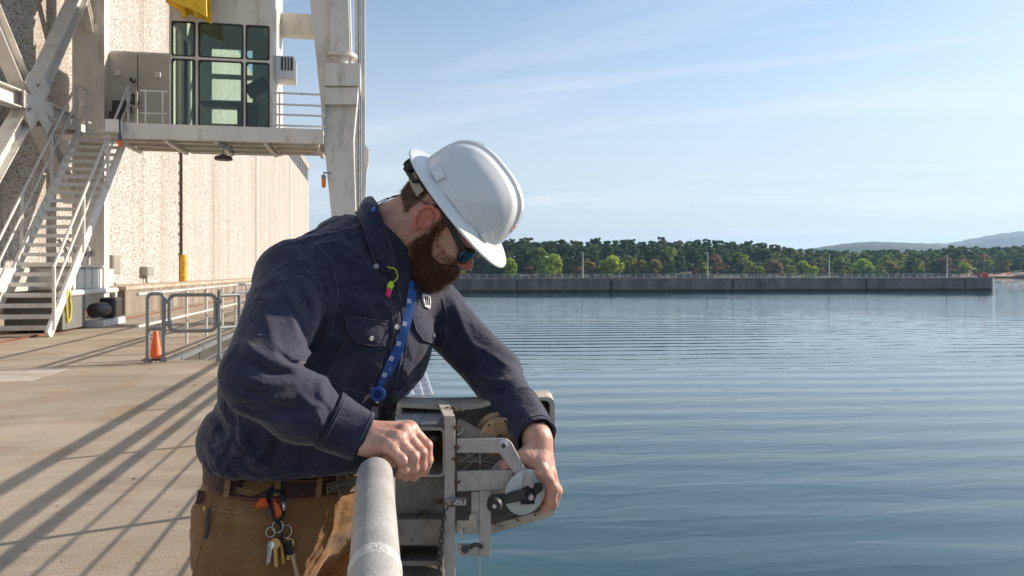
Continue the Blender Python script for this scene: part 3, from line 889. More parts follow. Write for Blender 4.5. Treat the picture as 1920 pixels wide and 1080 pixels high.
MB().tube([(-6.57, 21.1, 4.86), (-6.57, 21.1, 4.68)], 0.05, 8).build('button_box', M_ORANGE, pd, auto=50)
# amber beacon hung off the leg
b_ = onY(607, 330, 22.1)
be = empty('beacon', tuple(b_), 'small amber warning beacon hung beside the crane leg', 'beacon')
MB().tube([(b_.x + 0.35, 22.3, b_.z + 0.1), (b_.x, 22.1, b_.z + 0.1), (b_.x, 22.1, b_.z)], 0.025, 6).build('bracket', M_GREY, be)
MB().tube([(b_.x, 22.1, b_.z + 0.02), (b_.x, 22.1, b_.z - 0.09)], 0.07, 10).build('cap', M_GREY, be, auto=50)
MB().tube([(b_.x, 22.1, b_.z - 0.09), (b_.x, 22.1, b_.z - 0.3), (b_.x, 22.1, b_.z - 0.34)], [0.065, 0.06, 0.03], 10).build('lens', mat('amber_lens', (0.9, 0.22, 0.01), 0.2), be, auto=50)
# floodlight below the cab
f_ = onY(419, 297, 21.9)
fl = empty('floodlight', tuple(f_), 'round dark floodlight hanging below the crane cab', 'floodlight')
MB().tube([(f_.x, 21.9, 4.93), (f_.x, 21.9, f_.z + 0.08)], 0.025, 8).build('stem', M_GREY, fl)
MB().tube([(f_.x, 21.9, f_.z + 0.10), (f_.x, 21.9, f_.z + 0.05), (f_.x, 21.9, f_.z - 0.02), (f_.x, 21.9, f_.z - 0.05)], [0.08, 0.22, 0.25, 0.22], 20).build('housing', M_DARKMETAL, fl, auto=40)
MB().box(f_.x - 0.2, f_.x + 0.2, 21.87, 21.93, 4.86, 4.92).build('bracket', M_GREY, fl)
MB().tube([(f_.x + 0.02, 21.9, f_.z + 0.4), (f_.x + 0.2, 21.9, f_.z + 0.35), (f_.x + 0.28, 21.9, f_.z + 0.1), (f_.x + 0.1, 21.9, f_.z + 0.06)], 0.01, 5).build('wire', M_BLACK, fl)
# yellow lifting beam
M_YEL = mat('crane_yellow', (0.78, 0.48, 0.01), 0.45, var=0.1, vscale=3, stain=(0.3, 0.18, 0.02), sscale=4, samt=0.5)
yh = empty('lifting_beam', (-4.6, 20.9, 8.0), 'yellow lifting beam with two lugs hanging above the cab windows', 'lifting beam')
HY = 20.9
P = [onY(px, py, HY) for px, py in ((300, -80), (384, -80), (388, 32), (366, 20), (318, 2), (300, -10))]
MB().prism([(p.x, p.z) for p in P], Matrix(((1, 0, 0, 0), (0, 0, 1, HY), (0, 1, 0, 0), (0, 0, 0, 1))), 0.14).build('plate', M_YEL, yh, bevel=0.02)
P2 = [(p.x, p.z) for p in P]
MB().prism(P2, Matrix(((1, 0, 0, 0), (0, 0, 1, HY + 0.5), (0, 1, 0, 0), (0, 0, 0, 1))), 0.14).build('plate', M_YEL, yh, bevel=0.02)
for px in (344, 369):
    a = onY(px, 5, HY + 0.3); c = onY(px + 2, 33, HY + 0.3)
    MB().tube([a, a.lerp(c, 0.7), c], [0.11, 0.11, 0.07], 10).build('lug', M_YEL, yh, auto=50)
for dx in (-0.3, 0.3):
    MB().tube([(-4.75 + dx, HY + 0.32, 8.9), (-4.75 + dx, HY + 0.32, 13.4)], 0.03, 6).build('wire_rope', M_DARKMETAL, yh)

# ---- hydraulic unit beside the stairs
M_MWHITE = mat('machine_white', (0.70, 0.69, 0.66), 0.4, var=0.06, stain=(0.35, 0.28, 0.2), sscale=3, samt=0.5, stretch=(1, 1, 0.4))
hu = empty('hydraulic_unit', (-7.7, 19.2, 0), 'white hydraulic power unit with dark motor standing behind the stairs', 'machine')
MB().box(-8.35, -7.12, 18.9, 20.3, 0.05, 0.82).build('base_cabinet', mat('machine_grey', (0.17, 0.165, 0.15), 0.6, var=0.1), hu, bevel=0.02)
MB().box(-8.3, -7.25, 19.9, 21.9, 0.95, 1.52).build('oil_tank', M_MWHITE, hu, bevel=0.05)
for k in range(4):
    MB().box(-7.248, -7.22, 20.1 + k * 0.5, 20.18 + k * 0.5, 0.97, 1.5).build('tank_rib', M_MWHITE, hu)
MB().box(-8.35, -7.15, 19.8, 22.0, 1.525, 1.58).build('tank_lid', M_MWHITE, hu)
MB().tube([(-7.15, 19.2, 0.9), (-7.15, 22.6, 0.9)], 0.08, 10).build('pipe', M_MWHITE, hu, auto=50)
MB().tube([(-7.15, 22.5, 0.9), (-7.15, 22.5, 0.0)], 0.07, 10).build('pipe', M_MWHITE, hu, auto=50)
mo = MB().tube([(-7.05, 20.6, 0.42), (-7.05, 20.7, 0.42), (-7.05, 21.4, 0.42), (-7.05, 21.5, 0.42)], [0.13, 0.19, 0.19, 0.14], 18).build('motor', M_DARKMETAL, hu, auto=40)
MB().box(-7.25, -6.85, 21.6, 22.2, 0.18, 0.72).build('pump', M_DARKMETAL, hu, bevel=0.06)
MB().box(-7.3, -6.8, 20.6, 22.3, 0.0, 0.17).build('skid', M_MWHITE, hu, bevel=0.01)
for k, (y_, z_) in enumerate(((20.1, 1.6), (20.6, 1.6), (21.1, 1.6), (21.6, 1.6))):
    MB().tube([(-7.5, y_, z_), (-7.5, y_, z_ + 0.35 + 0.1 * (k % 2)), (-7.7, y_ + 0.1, z_ + 0.6)], 0.04, 8).build('valve_pipe', M_MWHITE, hu)
    MB().tube([(-7.42, y_, z_ + 0.3), (-7.40, y_, z_ + 0.3)], 0.09, 10).build('valve_wheel', M_DARKMETAL, hu)
tag(MB().tube([(-6.93 + 0.02 * math.sin(a * 3.1), 18.7 + 0.13 * math.sin(a) , 0.62 + (0.36 + 0.02 * math.sin(a * 1.7)) * math.cos(a)) for a in [i * 0.35 for i in range(92)]], 0.022, 6).build('hose_coil', mat('yellow_hose', (0.62, 0.5, 0.06), 0.5), None, smooth=True),
    'coiled yellow hose hanging by the foot of the stairs', 'hose')

# ---- railing round the slot, with a gate panel
gl_ = empty('slot_railing', (-3.1, 12.6, 0), 'grey pipe railing with gate panel round the open deck slot', 'railing')
def pipe(pts, name, m=M_GREY, r=0.03, n=10): return MB().tube(pts, r, n).build(name, m, gl_, auto=60)
RX = -3.68; RY = 12.55
M_PALEPIPE = mat('pale_pipe', (0.60, 0.57, 0.51), 0.5, 0.1, var=0.12, vscale=4)
fr = [onY(px, 600, RY).x for px in (277, 307, 314, 404, 411, 440)]
H_ = 1.07
def uframe(xa, xb, z0, z1, r, name):
    pts = [(xa, RY, z0)] + [Vector((xa + r - r * math.cos(t), RY, z1 - r + r * math.sin(t))) for t in (0, R(30), R(60), R(90))] + \
          [Vector((xb - r + r * math.sin(t), RY, z1 - r + r * math.cos(t))) for t in (0, R(30), R(60), R(90))] + [(xb, RY, z0)]
    return pipe(pts, name)
uframe(fr[0], fr[1], 0, H_, 0.06, 'end_frame')
pipe([(fr[0], RY, 0.52), (fr[1], RY, 0.52)], 'mid_rail')
pts = [Vector((p[0], RY, p[1])) for p in rrect(fr[2] + 0.03, fr[3], 0.48, 1.05, 0.09)]
pipe(pts + [pts[0]], 'gate_panel', r=0.03)
pipe([(fr[4], RY, 0), (fr[4], RY, H_ + 0.06)], 'post'); pipe([(fr[5] + 0.02, RY + 0.3, 0), (fr[5] + 0.02, RY + 0.3, H_)], 'post')
pipe([(fr[4], RY, H_ - 0.03), (fr[5] + 0.02, RY + 0.3, H_ - 0.03)], 'top_rail'); pipe([(fr[4], RY, 0.52), (fr[5] + 0.02, RY + 0.3, 0.52)], 'mid_rail')
for xx in (fr[1] + 0.03, fr[3] + 0.05):
    for z_ in (0.6, 0.95): pipe([(xx - 0.05, RY, z_), (xx + 0.05, RY, z_)], 'hinge', r=0.036)
for X_, m_ in ((RX + 0.02, M_PALEPIPE), (-2.28, M_GREY)):
    y0_ = RY + 0.02 if X_ < -3 else RY + 0.3
    for z_, nm in ((H_ - 0.01, 'top_rail'), (0.55, 'mid_rail')):
        pipe([(X_, y0_, z_), (X_, 30.3, z_)], nm, m_, 0.028)
    yy = y0_ + 1.35
    while yy < 30.4:
        pipe([(X_, yy, 0), (X_, yy, H_)], 'post', m_, 0.028)
        for z_ in (0.55, H_ - 0.01): pipe([(X_, yy - 0.05, z_), (X_, yy + 0.05, z_)], 'fitting', m_, 0.038, 8)
        yy += 1.75
pipe([(RX + 0.02, 30.3, H_ - 0.01), (-2.28, 30.3, H_ - 0.01)], 'top_rail'); pipe([(RX + 0.02, 30.3, 0.55), (-2.28, 30.3, 0.55)], 'mid_rail')
for x_ in (fr[0], fr[1], fr[4]):
    MB().tube([(x_, RY, 0), (x_, RY, 0.07)], 0.05, 10).build('foot', M_GREY, gl_, auto=50)

# ---- traffic cone
cn = onZ(292, 666, 0.0)
cone = empty('traffic_cone', (cn.x, 12.75, 0), 'bright orange traffic cone behind the railing end post', 'cone')
cy_ = 12.85
cxx = onY(292, 640, cy_).x
MB().tube([(cxx, cy_, 0.03), (cxx, cy_, 0.06), (cxx, cy_, 0.44), (cxx, cy_, 0.46)], [0.115, 0.105, 0.035, 0.028], 20).build('body', M_ORANGE, cone, auto=50)
MB().box(cxx - 0.16, cxx + 0.16, cy_ - 0.16, cy_ + 0.16, 0.0, 0.03).build('base', M_BLACK, cone, bevel=0.012)

# ---- parapet railing along the water edge
M_PIPE = mat('weathered_galvanised_pipe', (0.43, 0.42, 0.395), 0.55, 0.25, var=0.12, vscale=18, stain=(0.30, 0.27, 0.23), sscale=11, samt=0.55, sramp=(0.42, 0.72),
             bump=0.18, bscale=140, fine=0.06, fscale=260)
def parapet(y0, y1, lab, bend_far, bend_near):
    e = empty('parapet_railing', (0, (y0 + y1) / 2, 0), lab, 'railing')
    rr = 0.0305; zt = 1.07
    pts = [Vector((0, y0, zt)), Vector((0, (y0 + y1) / 2, zt)), Vector((0, y1 - 0.09, zt))] if bend_far else [Vector((0, y0, zt)), Vector((0, y1, zt))]
    if bend_far:
        pts += [Vector((0, y1 - 0.09 + 0.09 * math.sin(t), zt - 0.09 + 0.09 * math.cos(t))) for t in [R(9 * k) for k in range(1, 11)]] + [Vector((0, y1, 0))]
    MB().tube(pts, rr, 32).build('top_rail', M_PIPE, e, auto=60)
    hs = [0.90, 0.80] + [0.70 - 0.1 * k for k in range(7)]
    for k, z_ in enumerate(hs):
        MB().tube([(0, y0, z_), (0, y1 - (0.0 if bend_far else 0), z_)], (0.032, 0.024)[k] if k < 2 else 0.0065, 8).build('mid_rail' if k < 2 else 'wire', M_PIPE, e, auto=60)
    yy = y0 + (0.02 if not bend_far else 0.6)
    while yy < y1 - 0.3:
        MB().tube([(0, yy, 0), (0, yy, zt)], 0.026, 12).build('post', M_PIPE, e, auto=60); yy += 2.0
    return e
PIPE_END = 1.385
near_rail = parapet(-7.0, PIPE_END, 'weathered galvanised pipe railing gripped by the worker', True, False)
# scuffed weld band round the near pipe
MB().tube([(0, 0.865, 1.07), (0, 0.872, 1.07), (0, 0.889, 1.07), (0, 0.896, 1.07)], [0.0306, 0.0316, 0.0316, 0.0306], 32, caps=False).build('weld_band', mat('weld_bead', (0.58, 0.57, 0.55), 0.5, 0.2, var=0.2, vscale=60, bump=0.4, bscale=200), near_rail, smooth=True)
parapet(2.9, 60, 'galvanised parapet railing running on along the deck edge behind the worker', False, False)
# ================================================================== REEL BRACKET BY THE RAIL
# built in the camera-aligned frame (u right, d away, w up), placed with CAM_M
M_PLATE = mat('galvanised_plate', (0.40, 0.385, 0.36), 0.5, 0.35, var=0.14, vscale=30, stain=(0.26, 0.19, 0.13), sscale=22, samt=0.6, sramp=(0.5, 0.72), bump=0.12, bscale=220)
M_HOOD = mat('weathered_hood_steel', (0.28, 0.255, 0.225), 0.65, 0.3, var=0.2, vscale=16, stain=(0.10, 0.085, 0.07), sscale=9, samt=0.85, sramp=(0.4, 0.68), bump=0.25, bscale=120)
M_HOODTOP = mat('pale_steel', (0.52, 0.47, 0.39), 0.75, 0.1, var=0.15, vscale=30, stain=(0.30, 0.22, 0.13), sscale=25, samt=0.6, bump=0.3, bscale=180)  # paler than the hood's back panel
M_BRONZE = mat('bronze_disc', (0.42, 0.27, 0.15), 0.5, 0.35, var=0.25, vscale=22, stain=(0.16, 0.10, 0.06), sscale=30, samt=0.6, bump=0.12, bscale=160)
M_ALU = mat('dull_aluminium', (0.55, 0.54, 0.52), 0.5, 0.3, var=0.12, vscale=25, stain=(0.3, 0.28, 0.25), sscale=40, samt=0.4)
M_MOSS = mat('dead_moss', (0.20, 0.115, 0.055), 0.95, var=0.5, vscale=90, bump=0.8, bscale=300)
M_CABLE = mat('steel_line', (0.5, 0.48, 0.45), 0.4, 0.6)
rbp = at(842, 1000, 1.5)
reel = empty('reel_bracket', (rbp.x, rbp.y, 0.5), 'weathered galvanised bracket holding a hand cranked gauge reel over the water', 'gauge reel')
class CB(MB):
    def px(s, x, y, d): return Vector(cc(x, y, d))
    def put(s, name, m, parent=None, **k):
        o = s.build(name, m, None, **k)
        if parent: set_parent(o, parent)
        o.matrix_basis = CAM_M
        return o
def pbox(b, x0, x1, y0, y1, d0, d1, dref=None):
    """box whose front face covers the pixel rectangle at depth dref"""
    dr = dref or d0
    a = cc(x0, y1, dr); c = cc(x1, y0, dr)
    return b.box(a[0], c[0], d0, d1, a[2], c[2])
def ppoly(pts, d0, d1, b=None, dref=None):
    b = b or CB(); dr = dref or d0
    P = [cc(x, y, dr) for x, y in pts]
    M_ = Matrix(((1, 0, 0, 0), (0, 0, 1, d0), (0, 1, 0, 0), (0, 0, 0, 1)))
    return b.prism([(p[0], p[2]) for p in P], M_, d1 - d0)
def frame_poly(outer, inner, d0, d1):
    """plate with one hole: outer and inner loops with equal counts"""
    b = CB(); n = len(outer)
    V = []
    for loop, d in ((outer, d0), (inner, d0), (outer, d1), (inner, d1)):
        for x, y in loop:
            p = cc(x, y, d0); V.append((p[0], d, p[2]))
    Fs = []
    for i in range(n):
        j = (i + 1) % n
        Fs += [(i, j, n + j, n + i), (2 * n + i, 3 * n + i, 3 * n + j, 2 * n + j), (i, 2 * n + i, 2 * n + j, j), (n + i, n + j, 3 * n + j, 3 * n + i)]
    return b.add(V, Fs)
def prr(x0, x1, y0, y1, r, n=4): return rrect(x0, x1, y0, y1, r, n)
# square mounting tube, open end facing us
tube_o = frame_poly(prr(728, 834, 802, 895, 9), prr(733, 830, 807, 890, 7), 1.49, 1.72).put('mount_tube', M_PLATE, reel, auto=35)
pbox(CB(), 735, 829, 809, 888, 1.66, 1.67, 1.49).put('tube_end', M_DARKMETAL, tube_o)
pbox(CB(), 800, 817, 822, 835, 1.52, 1.60, 1.49).put('bolt_lug', M_DARKMETAL, tube_o, bevel=0.004)
b = CB()
p0, p1 = cc(741, 800.8, 1.53), cc(826, 800.8, 1.53)
zt_ = cc(0, 802, 1.49)[2]
b.box(cc(738, 0, 1.51)[0], cc(786, 0, 1.51)[0] - 0.001, 1.51, 1.64, zt_ + 0.001, zt_ + 0.006); b.put('wear_plate', M_ALU, reel, bevel=0.002)
b = CB(); b.box(cc(786, 0, 1.51)[0] + 0.0005, cc(822, 0, 1.51)[0], 1.51, 1.64, zt_ + 0.001, zt_ + 0.006); b.put('wear_plate', M_ALU, reel, bevel=0.002)
# back web below the tube
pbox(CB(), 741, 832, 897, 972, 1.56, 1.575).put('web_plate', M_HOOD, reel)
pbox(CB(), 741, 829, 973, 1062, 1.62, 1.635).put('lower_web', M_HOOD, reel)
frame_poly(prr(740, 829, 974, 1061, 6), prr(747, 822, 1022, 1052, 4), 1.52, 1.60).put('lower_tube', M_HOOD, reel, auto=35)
# upright angle
b = CB(); pbox(b, 833, 853, 785, 1110, 1.455, 1.462)
b2 = cc(833, 1110, 1.455); b3 = cc(833, 785, 1.455)
b.box(b2[0] - 0.0005, b2[0] + 0.0065, 1.4625, 1.53, b2[2], b3[2])
up_ = b.put('upright_angle', M_PLATE, reel, bevel=0.0015)
# sloped head plate of the upright
P = [Vector(cc(833, 786, 1.455)), Vector(cc(853, 786, 1.455)), Vector(cc(841, 758, 1.60)), Vector(cc(820, 758, 1.60))]
nrm = (P[1] - P[0]).cross(P[3] - P[0]).normalized() * 0.006
CB().add(P + [p + nrm for p in P], [(0, 1, 2, 3), (7, 6, 5, 4), (0, 4, 5, 1), (1, 5, 6, 2), (2, 6, 7, 3), (3, 7, 4, 0)]).put('head_plate', M_HOODTOP, reel)
# hood: open box around the reels
hood = empty('hood', tuple(CAM_M @ Vector(cc(900, 860, 1.7))), parent=reel)
HD0, HD1 = 1.60, 1.685
def hbox(x0, x1, y0, y1, d0, d1, name, m, dref=HD0, bevel=0.003): return pbox(CB(), x0, x1, y0, y1, d0, d1, dref).put(name, m, hood, bevel=bevel)
out_ = [(744, 756), (860, 762), (900, 757), (930, 750), (1026, 744)] + [(1026 + 14 * math.sin(t), 758 - 14 * math.cos(t)) for t in (R(30), R(60), R(90))] + [(1040, 955), (1038, 965), (1030, 971), (925, 1000), (760, 1000), (744, 990)]
inn_ = [(752, 764), (860, 770), (902, 765), (932, 757), (1022, 751)] + [(1022 + 9 * math.sin(t), 760 - 9 * math.cos(t)) for t in (R(30), R(60), R(90))] + [(1031, 940), (1029, 950), (1022, 956), (922, 984), (765, 984), (752, 975)]
b = CB(); n_ = len(out_)
V = []
for loop, d in ((out_, HD0), (inn_, HD0), (out_, HD1), (inn_, HD1)):
    for x, y in loop:
        p = cc(x, y, HD0); V.append((p[0], d, p[2]))
Fs = []
for i in range(n_):
    j = (i + 1) % n_
    Fs += [(i, j, n_ + j, n_ + i), (2 * n_ + i, 3 * n_ + i, 3 * n_ + j, 2 * n_ + j), (i, 2 * n_ + i, 2 * n_ + j, j), (n_ + i, n_ + j, 3 * n_ + j, 3 * n_ + i)]
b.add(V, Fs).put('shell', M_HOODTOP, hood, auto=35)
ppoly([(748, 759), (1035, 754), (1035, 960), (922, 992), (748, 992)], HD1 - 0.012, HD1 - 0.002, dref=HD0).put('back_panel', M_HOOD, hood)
hbox(1000, 1028, 764, 778, 1.665, 1.672, 'vent', M_DARKMETAL)
# lower lip, wide and crusted
P = [Vector(cc(925, 1001, HD0 + 0.001)), Vector(cc(1030, 972, HD0 + 0.001)), Vector(cc(1028, 955, HD0 + 0.001)), Vector(cc(920, 982, HD0 + 0.001))]
# bracket plates
pl = ppoly([(857, 824), (938, 822), (950, 823), (959, 830), (1003, 915), (986, 918), (936, 850), (857, 849)], 1.445, 1.451)
pl.put('upper_arm', M_PLATE, reel, bevel=0.0012)
b = CB(); ppoly([(857, 884), (962, 881), (962, 917), (920, 919), (857, 922)], 1.4535, 1.460, b); b.put('cross_plate', M_PLATE, reel, bevel=0.0012)
# lower plate with two windows, as a rim of bars
lp = empty('slotted_plate', tuple(CAM_M @ Vector(cc(890, 980, 1.46))), parent=reel)
for nm, (x0, x1, y0, y1) in {'side_bar': (899, 920, 920, 1043), 'top_bar': (857, 898.5, 976, 1000), 'foot_bar': (857, 898.5, 1021, 1043)}.items():
    pbox(CB(), x0, x1, y0, y1, 1.4535, 1.460).put(nm, M_PLATE, lp, bevel=0.001)
pbox(CB(), 884, 898.5, 922.5, 975.5, 1.4535, 1.460).put('inner_bar', M_PLATE, lp)
ppoly([(862, 977), (880, 976), (880, 966), (890, 962), (894, 968), (894, 990), (862, 990)], 1.447, 1.4525).put('latch', M_HOODTOP, lp, bevel=0.001)
CB().tube([cc(863, 990, 1.445), cc(868, 1010, 1.445)], 0.0035, 8).put('latch_pin', M_HOODTOP, lp, auto=50)
CB().tube([cc(872, 1030, 1.4525), cc(872, 1030, 1.445)], 0.008, 10).put('slot_bolt', M_DARKMETAL, lp, auto=40)
pts = [Vector(cc(880 + 24 * t, 1027 - 6 * math.sin(math.pi * t), 1.4505)) for t in [k / 8 for k in range(9)]]
CB().tube(pts, 0.004, 6).put('curved_slot', M_DARKMETAL, lp)
# back plates seen between the arms
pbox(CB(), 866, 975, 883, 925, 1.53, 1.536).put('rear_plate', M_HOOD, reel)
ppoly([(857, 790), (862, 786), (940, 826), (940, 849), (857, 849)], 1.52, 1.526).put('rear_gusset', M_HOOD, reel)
# reel (front) : two flanges and a drum on a slanted axle
fc_ = Vector(cc(986, 923, 1.4525)); rc_ = Vector(cc(953, 899, 1.515))
axd = (rc_ - fc_).normalized()
rl = empty('line_reel', tuple(CAM_M @ fc_), parent=reel)
def disc(c, ax, r, t, n=40, hub=0):
    a = Vector(c)
    return CB().tube([a, a + ax * 0.0006, a + ax * (t - 0.0006), a + ax * t], [r - 0.0012, r, r, r - 0.0012], n)
disc(fc_, axd, 0.0455, 0.004).put('front_flange', M_ALU, rl, auto=35)
disc(rc_, axd, 0.0455, 0.004).put('rear_flange', M_ALU, rl, auto=35)
CB().tube([fc_ + axd * 0.004, rc_], 0.033, 32).put('drum', M_HOODTOP, rl, auto=35)
hb = fc_ + Vector((0.001, 0, -0.004))
CB().tube([hb + axd * 0.001, hb - axd * 0.010], 0.017, 14).put('hub', M_BLACK, rl, auto=40)
CB().tube([hb - axd * 0.010, hb - axd * 0.016], 0.0095, 6).put('hub_nut', M_DARKMETAL, rl)
CB().tube([hb - axd * 0.016, hb - axd * 0.020], 0.005, 10).put('axle_end', M_ALU, rl, auto=40)
for k in range(5):
    a = R(20 + 72 * k)
    q = hb + Vector((math.cos(a) * 0.016, -0.003, math.sin(a) * 0.016))
    CB().tube([q, q - axd * 0.008], 0.0036, 8).put('pawl', M_BLACK, rl, auto=50)
q = Vector(cc(1009, 915, 1.448))
CB().tube([q + axd * 0.003, q - axd * 0.0015], 0.0105, 16).put('flange_hole', M_BLACK, rl, auto=40)
# crank
CB().bar(cc(930, 938, 1.432), cc(985, 927, 1.437), 0.006, 0.021, up=(0, 0, 1)).put('crank_arm', M_DARKMETAL, rl, bevel=0.002)
k0 = Vector(cc(928, 938, 1.43))
CB().tube([k0, k0 + Vector((0, -0.006, 0)), k0 + Vector((0, -0.03, 0)), k0 + Vector((0, -0.035, 0))], [0.010, 0.0145, 0.0145, 0.011], 20).put('crank_knob', M_BLACK, rl, auto=50)
CB().tube([k0 + Vector((0, -0.034, 0)), k0 + Vector((0, -0.038, 0))], 0.004, 8).put('knob_screw', M_ALU, rl, auto=50)
# bronze reel behind
g = Vector(cc(936, 819, 1.53)); gax = Vector((-0.25, 0.95, 0.15)).normalized()
br_ = empty('guide_reel', tuple(CAM_M @ g), parent=reel)
disc(g, gax, 0.0405, 0.006).put('guide_flange', M_BRONZE, br_, auto=35)
disc(g + gax * 0.03, gax, 0.0405, 0.006).put('guide_flange', M_BRONZE, br_, auto=35)
CB().tube([g, g + gax * 0.035], 0.030, 24).put('guide_drum', M_BRONZE, br_, auto=35)
CB().tube([g, g - gax * 0.003], 0.029, 28).put('guide_boss', M_BRONZE, br_, auto=35)
CB().tube([g - gax * 0.003, g - gax * 0.014], 0.008, 6).put('guide_nut', M_DARKMETAL, br_)
for k in range(6):
    a = R(60 * k + 10)
    s1 = Vector((math.cos(a), 0, math.sin(a))); s1 = (s1 - gax * s1.dot(gax)).normalized()
    CB().tube([g + s1 * 0.035, g + s1 * 0.035 - gax * 0.002], 0.0028, 6).put('guide_screw', M_DARKMETAL, br_)
# arm bolt
q = Vector(cc(944, 834, 1.445))
CB().tube([q, q + Vector((0, -0.002, 0))], 0.0105, 20).put('washer', M_ALU, reel, auto=40)
CB().tube([q + Vector((0, -0.002, 0)), q + Vector((0, -0.008, 0))], 0.008, 6).put('bolt', M_ALU, reel)
CB().tube([q + Vector((0, -0.008, 0)), q + Vector((0, -0.012, 0))], 0.0045, 10).put('bolt_end', M_DARKMETAL, reel, auto=40)
# latch pin across the upright
b = CB(); pbox(b, 836, 875, 938, 949, 1.43, 1.452); b.put('cross_pin', M_PLATE, reel, bevel=0.004, seg=3)
# hanging line
CB().tube([cc(900, 848, 1.50), cc(899, 1200, 1.50)], 0.0008, 5).put('line', M_CABLE, reel)
# chain
ch = empty('chain', tuple(CAM_M @ Vector(cc(822, 960, 1.44))), 'short rusty chain hanging from the upright of the gauge reel bracket', 'chain')
lk = None
for k in range(17):
    t = k / 16
    x_ = 836 - 16 * t ** 0.6; y_ = 950 + 172 * t
    c = Vector(cc(x_, y_, 1.44))
    pts = [Vector((0.0042 * math.cos(a), 0, 0.0068 * math.sin(a))) for a in [2 * math.pi * i / 10 for i in range(11)]]
    Mx = CAM_M @ Matrix.Translation(c) @ Matrix.Rotation(R(90 * (k % 2) + 20), 4, 'Z')
    if lk is None:
        lk = MB().tube(pts, 0.0014, 5, caps=False).build('chain_link', M_DARKMETAL, None, smooth=True); set_parent(lk, ch); lk.matrix_basis = Mx
    else: link_copy(lk, ch, Mx, 'chain_link')
# dead moss and old webs caught on the metal
rng = random.Random(5)
b = CB()
spots = [(846, 768, 1.53, 14, 60), (856, 800, 1.46, 6, 30), (852, 860, 1.455, 7, 26), (848, 945, 1.44, 14, 80), (858, 905, 1.45, 6, 26), (935, 984, 1.61, 12, 50), (1000, 964, 1.61, 16, 50), (965, 974, 1.61, 14, 50),
         (790, 965, 1.55, 22, 60), (825, 940, 1.50, 8, 40), (770, 1010, 1.54, 20, 50), (857, 838, 1.45, 5, 20), (868, 940, 1.44, 10, 40)]
for (x, y, d, sp_, n) in spots:
    for k in range(n):
        c = Vector(cc(x + rng.gauss(0, sp_ * 0.5), y + rng.gauss(0, sp_ * 0.22), d + rng.gauss(0, 0.008)))
        L = rng.uniform(0.002, 0.006)
        v1 = Vector((rng.gauss(0, 1), rng.gauss(0, 1), rng.gauss(0, 1))).normalized() * L
        v2 = Vector((rng.gauss(0, 1), rng.gauss(0, 1), rng.gauss(0, 1))).normalized() * L * 0.6
        v3 = v1.cross(v2).normalized() * 0.0015
        b.add([c - v1, c + v2, c + v1, c - v2, c + v3], [(0, 1, 4), (1, 2, 4), (2, 3, 4), (3, 0, 4), (0, 3, 2, 1)])
b.put('dead_moss', M_MOSS, reel)['kind'] = 'stuff'
b = CB()
for k in range(9):
    a = Vector(cc(rng.uniform(853, 866), rng.uniform(795, 900), 1.45)); c = Vector(cc(rng.uniform(870, 945), rng.uniform(800, 880), 1.48))
    mid = (a + c) / 2 + Vector((0, 0, -rng.uniform(0.002, 0.012)))
    b.tube([a, mid, c], 0.00016, 4, caps=False)
b.put('cobweb', mat('cobweb_silk', (0.6, 0.58, 0.55), 0.6), reel)['kind'] = 'stuff'
# support arm back to the dam face, below the frame
b = CB(); b.box(cc(742, 0, 1.6)[0], cc(835, 0, 1.6)[0], 1.55, 1.66, -1.55, cc(0, 1062, 1.6)[2]); b.put('support_post', M_HOOD, reel, bevel=0.004)
b = CB(); b.box(cc(640, 0, 1.6)[0], cc(834, 0, 1.6)[0], 1.56, 1.65, -1.62, -1.551); b.put('wall_arm', M_HOOD, reel, bevel=0.004)
# pale slatted panel fixed outside the rail
pn = empty('slatted_panel', tuple(at(790, 722, 2.6)), 'small white gridded panel leaning outside the rail behind the worker', 'panel')
A, B_, C_, D_ = (Vector(cc(775, 742, 2.6)), Vector(cc(812, 742, 2.6)), Vector(cc(798, 700, 2.75)), Vector(cc(765, 700, 2.75)))
CB().add([A, B_, C_, D_] + [p + Vector((0.0, 0.01, -0.004)) for p in (A, B_, C_, D_)], MB.BF).put('sheet', mat('pale_panel', (0.62, 0.66, 0.70), 0.35), pn)
for k in range(5):
    t = k / 4
    CB().tube([A.lerp(D_, t) + Vector((0, -0.004, 0.003)), B_.lerp(C_, t) + Vector((0, -0.004, 0.003))], 0.0022, 6).put('slat', M_WPAINT, pn)
for k in range(3):
    t = k / 2
    CB().tube([A.lerp(B_, t) + Vector((0, -0.004, 0.003)), D_.lerp(C_, t) + Vector((0, -0.004, 0.003))], 0.0028, 6).put('frame_bar', M_WPAINT, pn)
bp0 = (A + B_) / 2
CB().tube([bp0, Vector((bp0.x - 0.1, bp0.y + 0.02, -1.62))], 0.012, 8).put('stand', M_WPAINT, pn)
# ================================================================== THE WORKER
# Sculpted as signed-distance volumes in the camera-aligned frame, then meshed.
rs_ = np.random.RandomState(11)
_TAB = rs_.rand(32, 32, 32).astype(np.float32)
def vnoise(x, y, z):
    xi = np.floor(x).astype(np.int32); yi = np.floor(y).astype(np.int32); zi = np.floor(z).astype(np.int32)
    fx = x - xi; fy = y - yi; fz = z - zi
    fx = fx * fx * (3 - 2 * fx); fy = fy * fy * (3 - 2 * fy); fz = fz * fz * (3 - 2 * fz)
    def g(a, b, c): return _TAB[(xi + a) & 31, (yi + b) & 31, (zi + c) & 31]
    l = lambda p, q, t: p + (q - p) * t
    return l(l(l(g(0,0,0), g(1,0,0), fx), l(g(0,1,0), g(1,1,0), fx), fy), l(l(g(0,0,1), g(1,0,1), fx), l(g(0,1,1), g(1,1,1), fx), fy), fz)
def fbm(x, y, z, o=3):
    s, a, t = 0, 1.0, 0
    for k in range(o):
        s = s + a * vnoise(x * 2 ** k + 7.3 * k, y * 2 ** k + 1.7 * k, z * 2 ** k + 3.1 * k); t += a; a *= 0.5
    return s / t

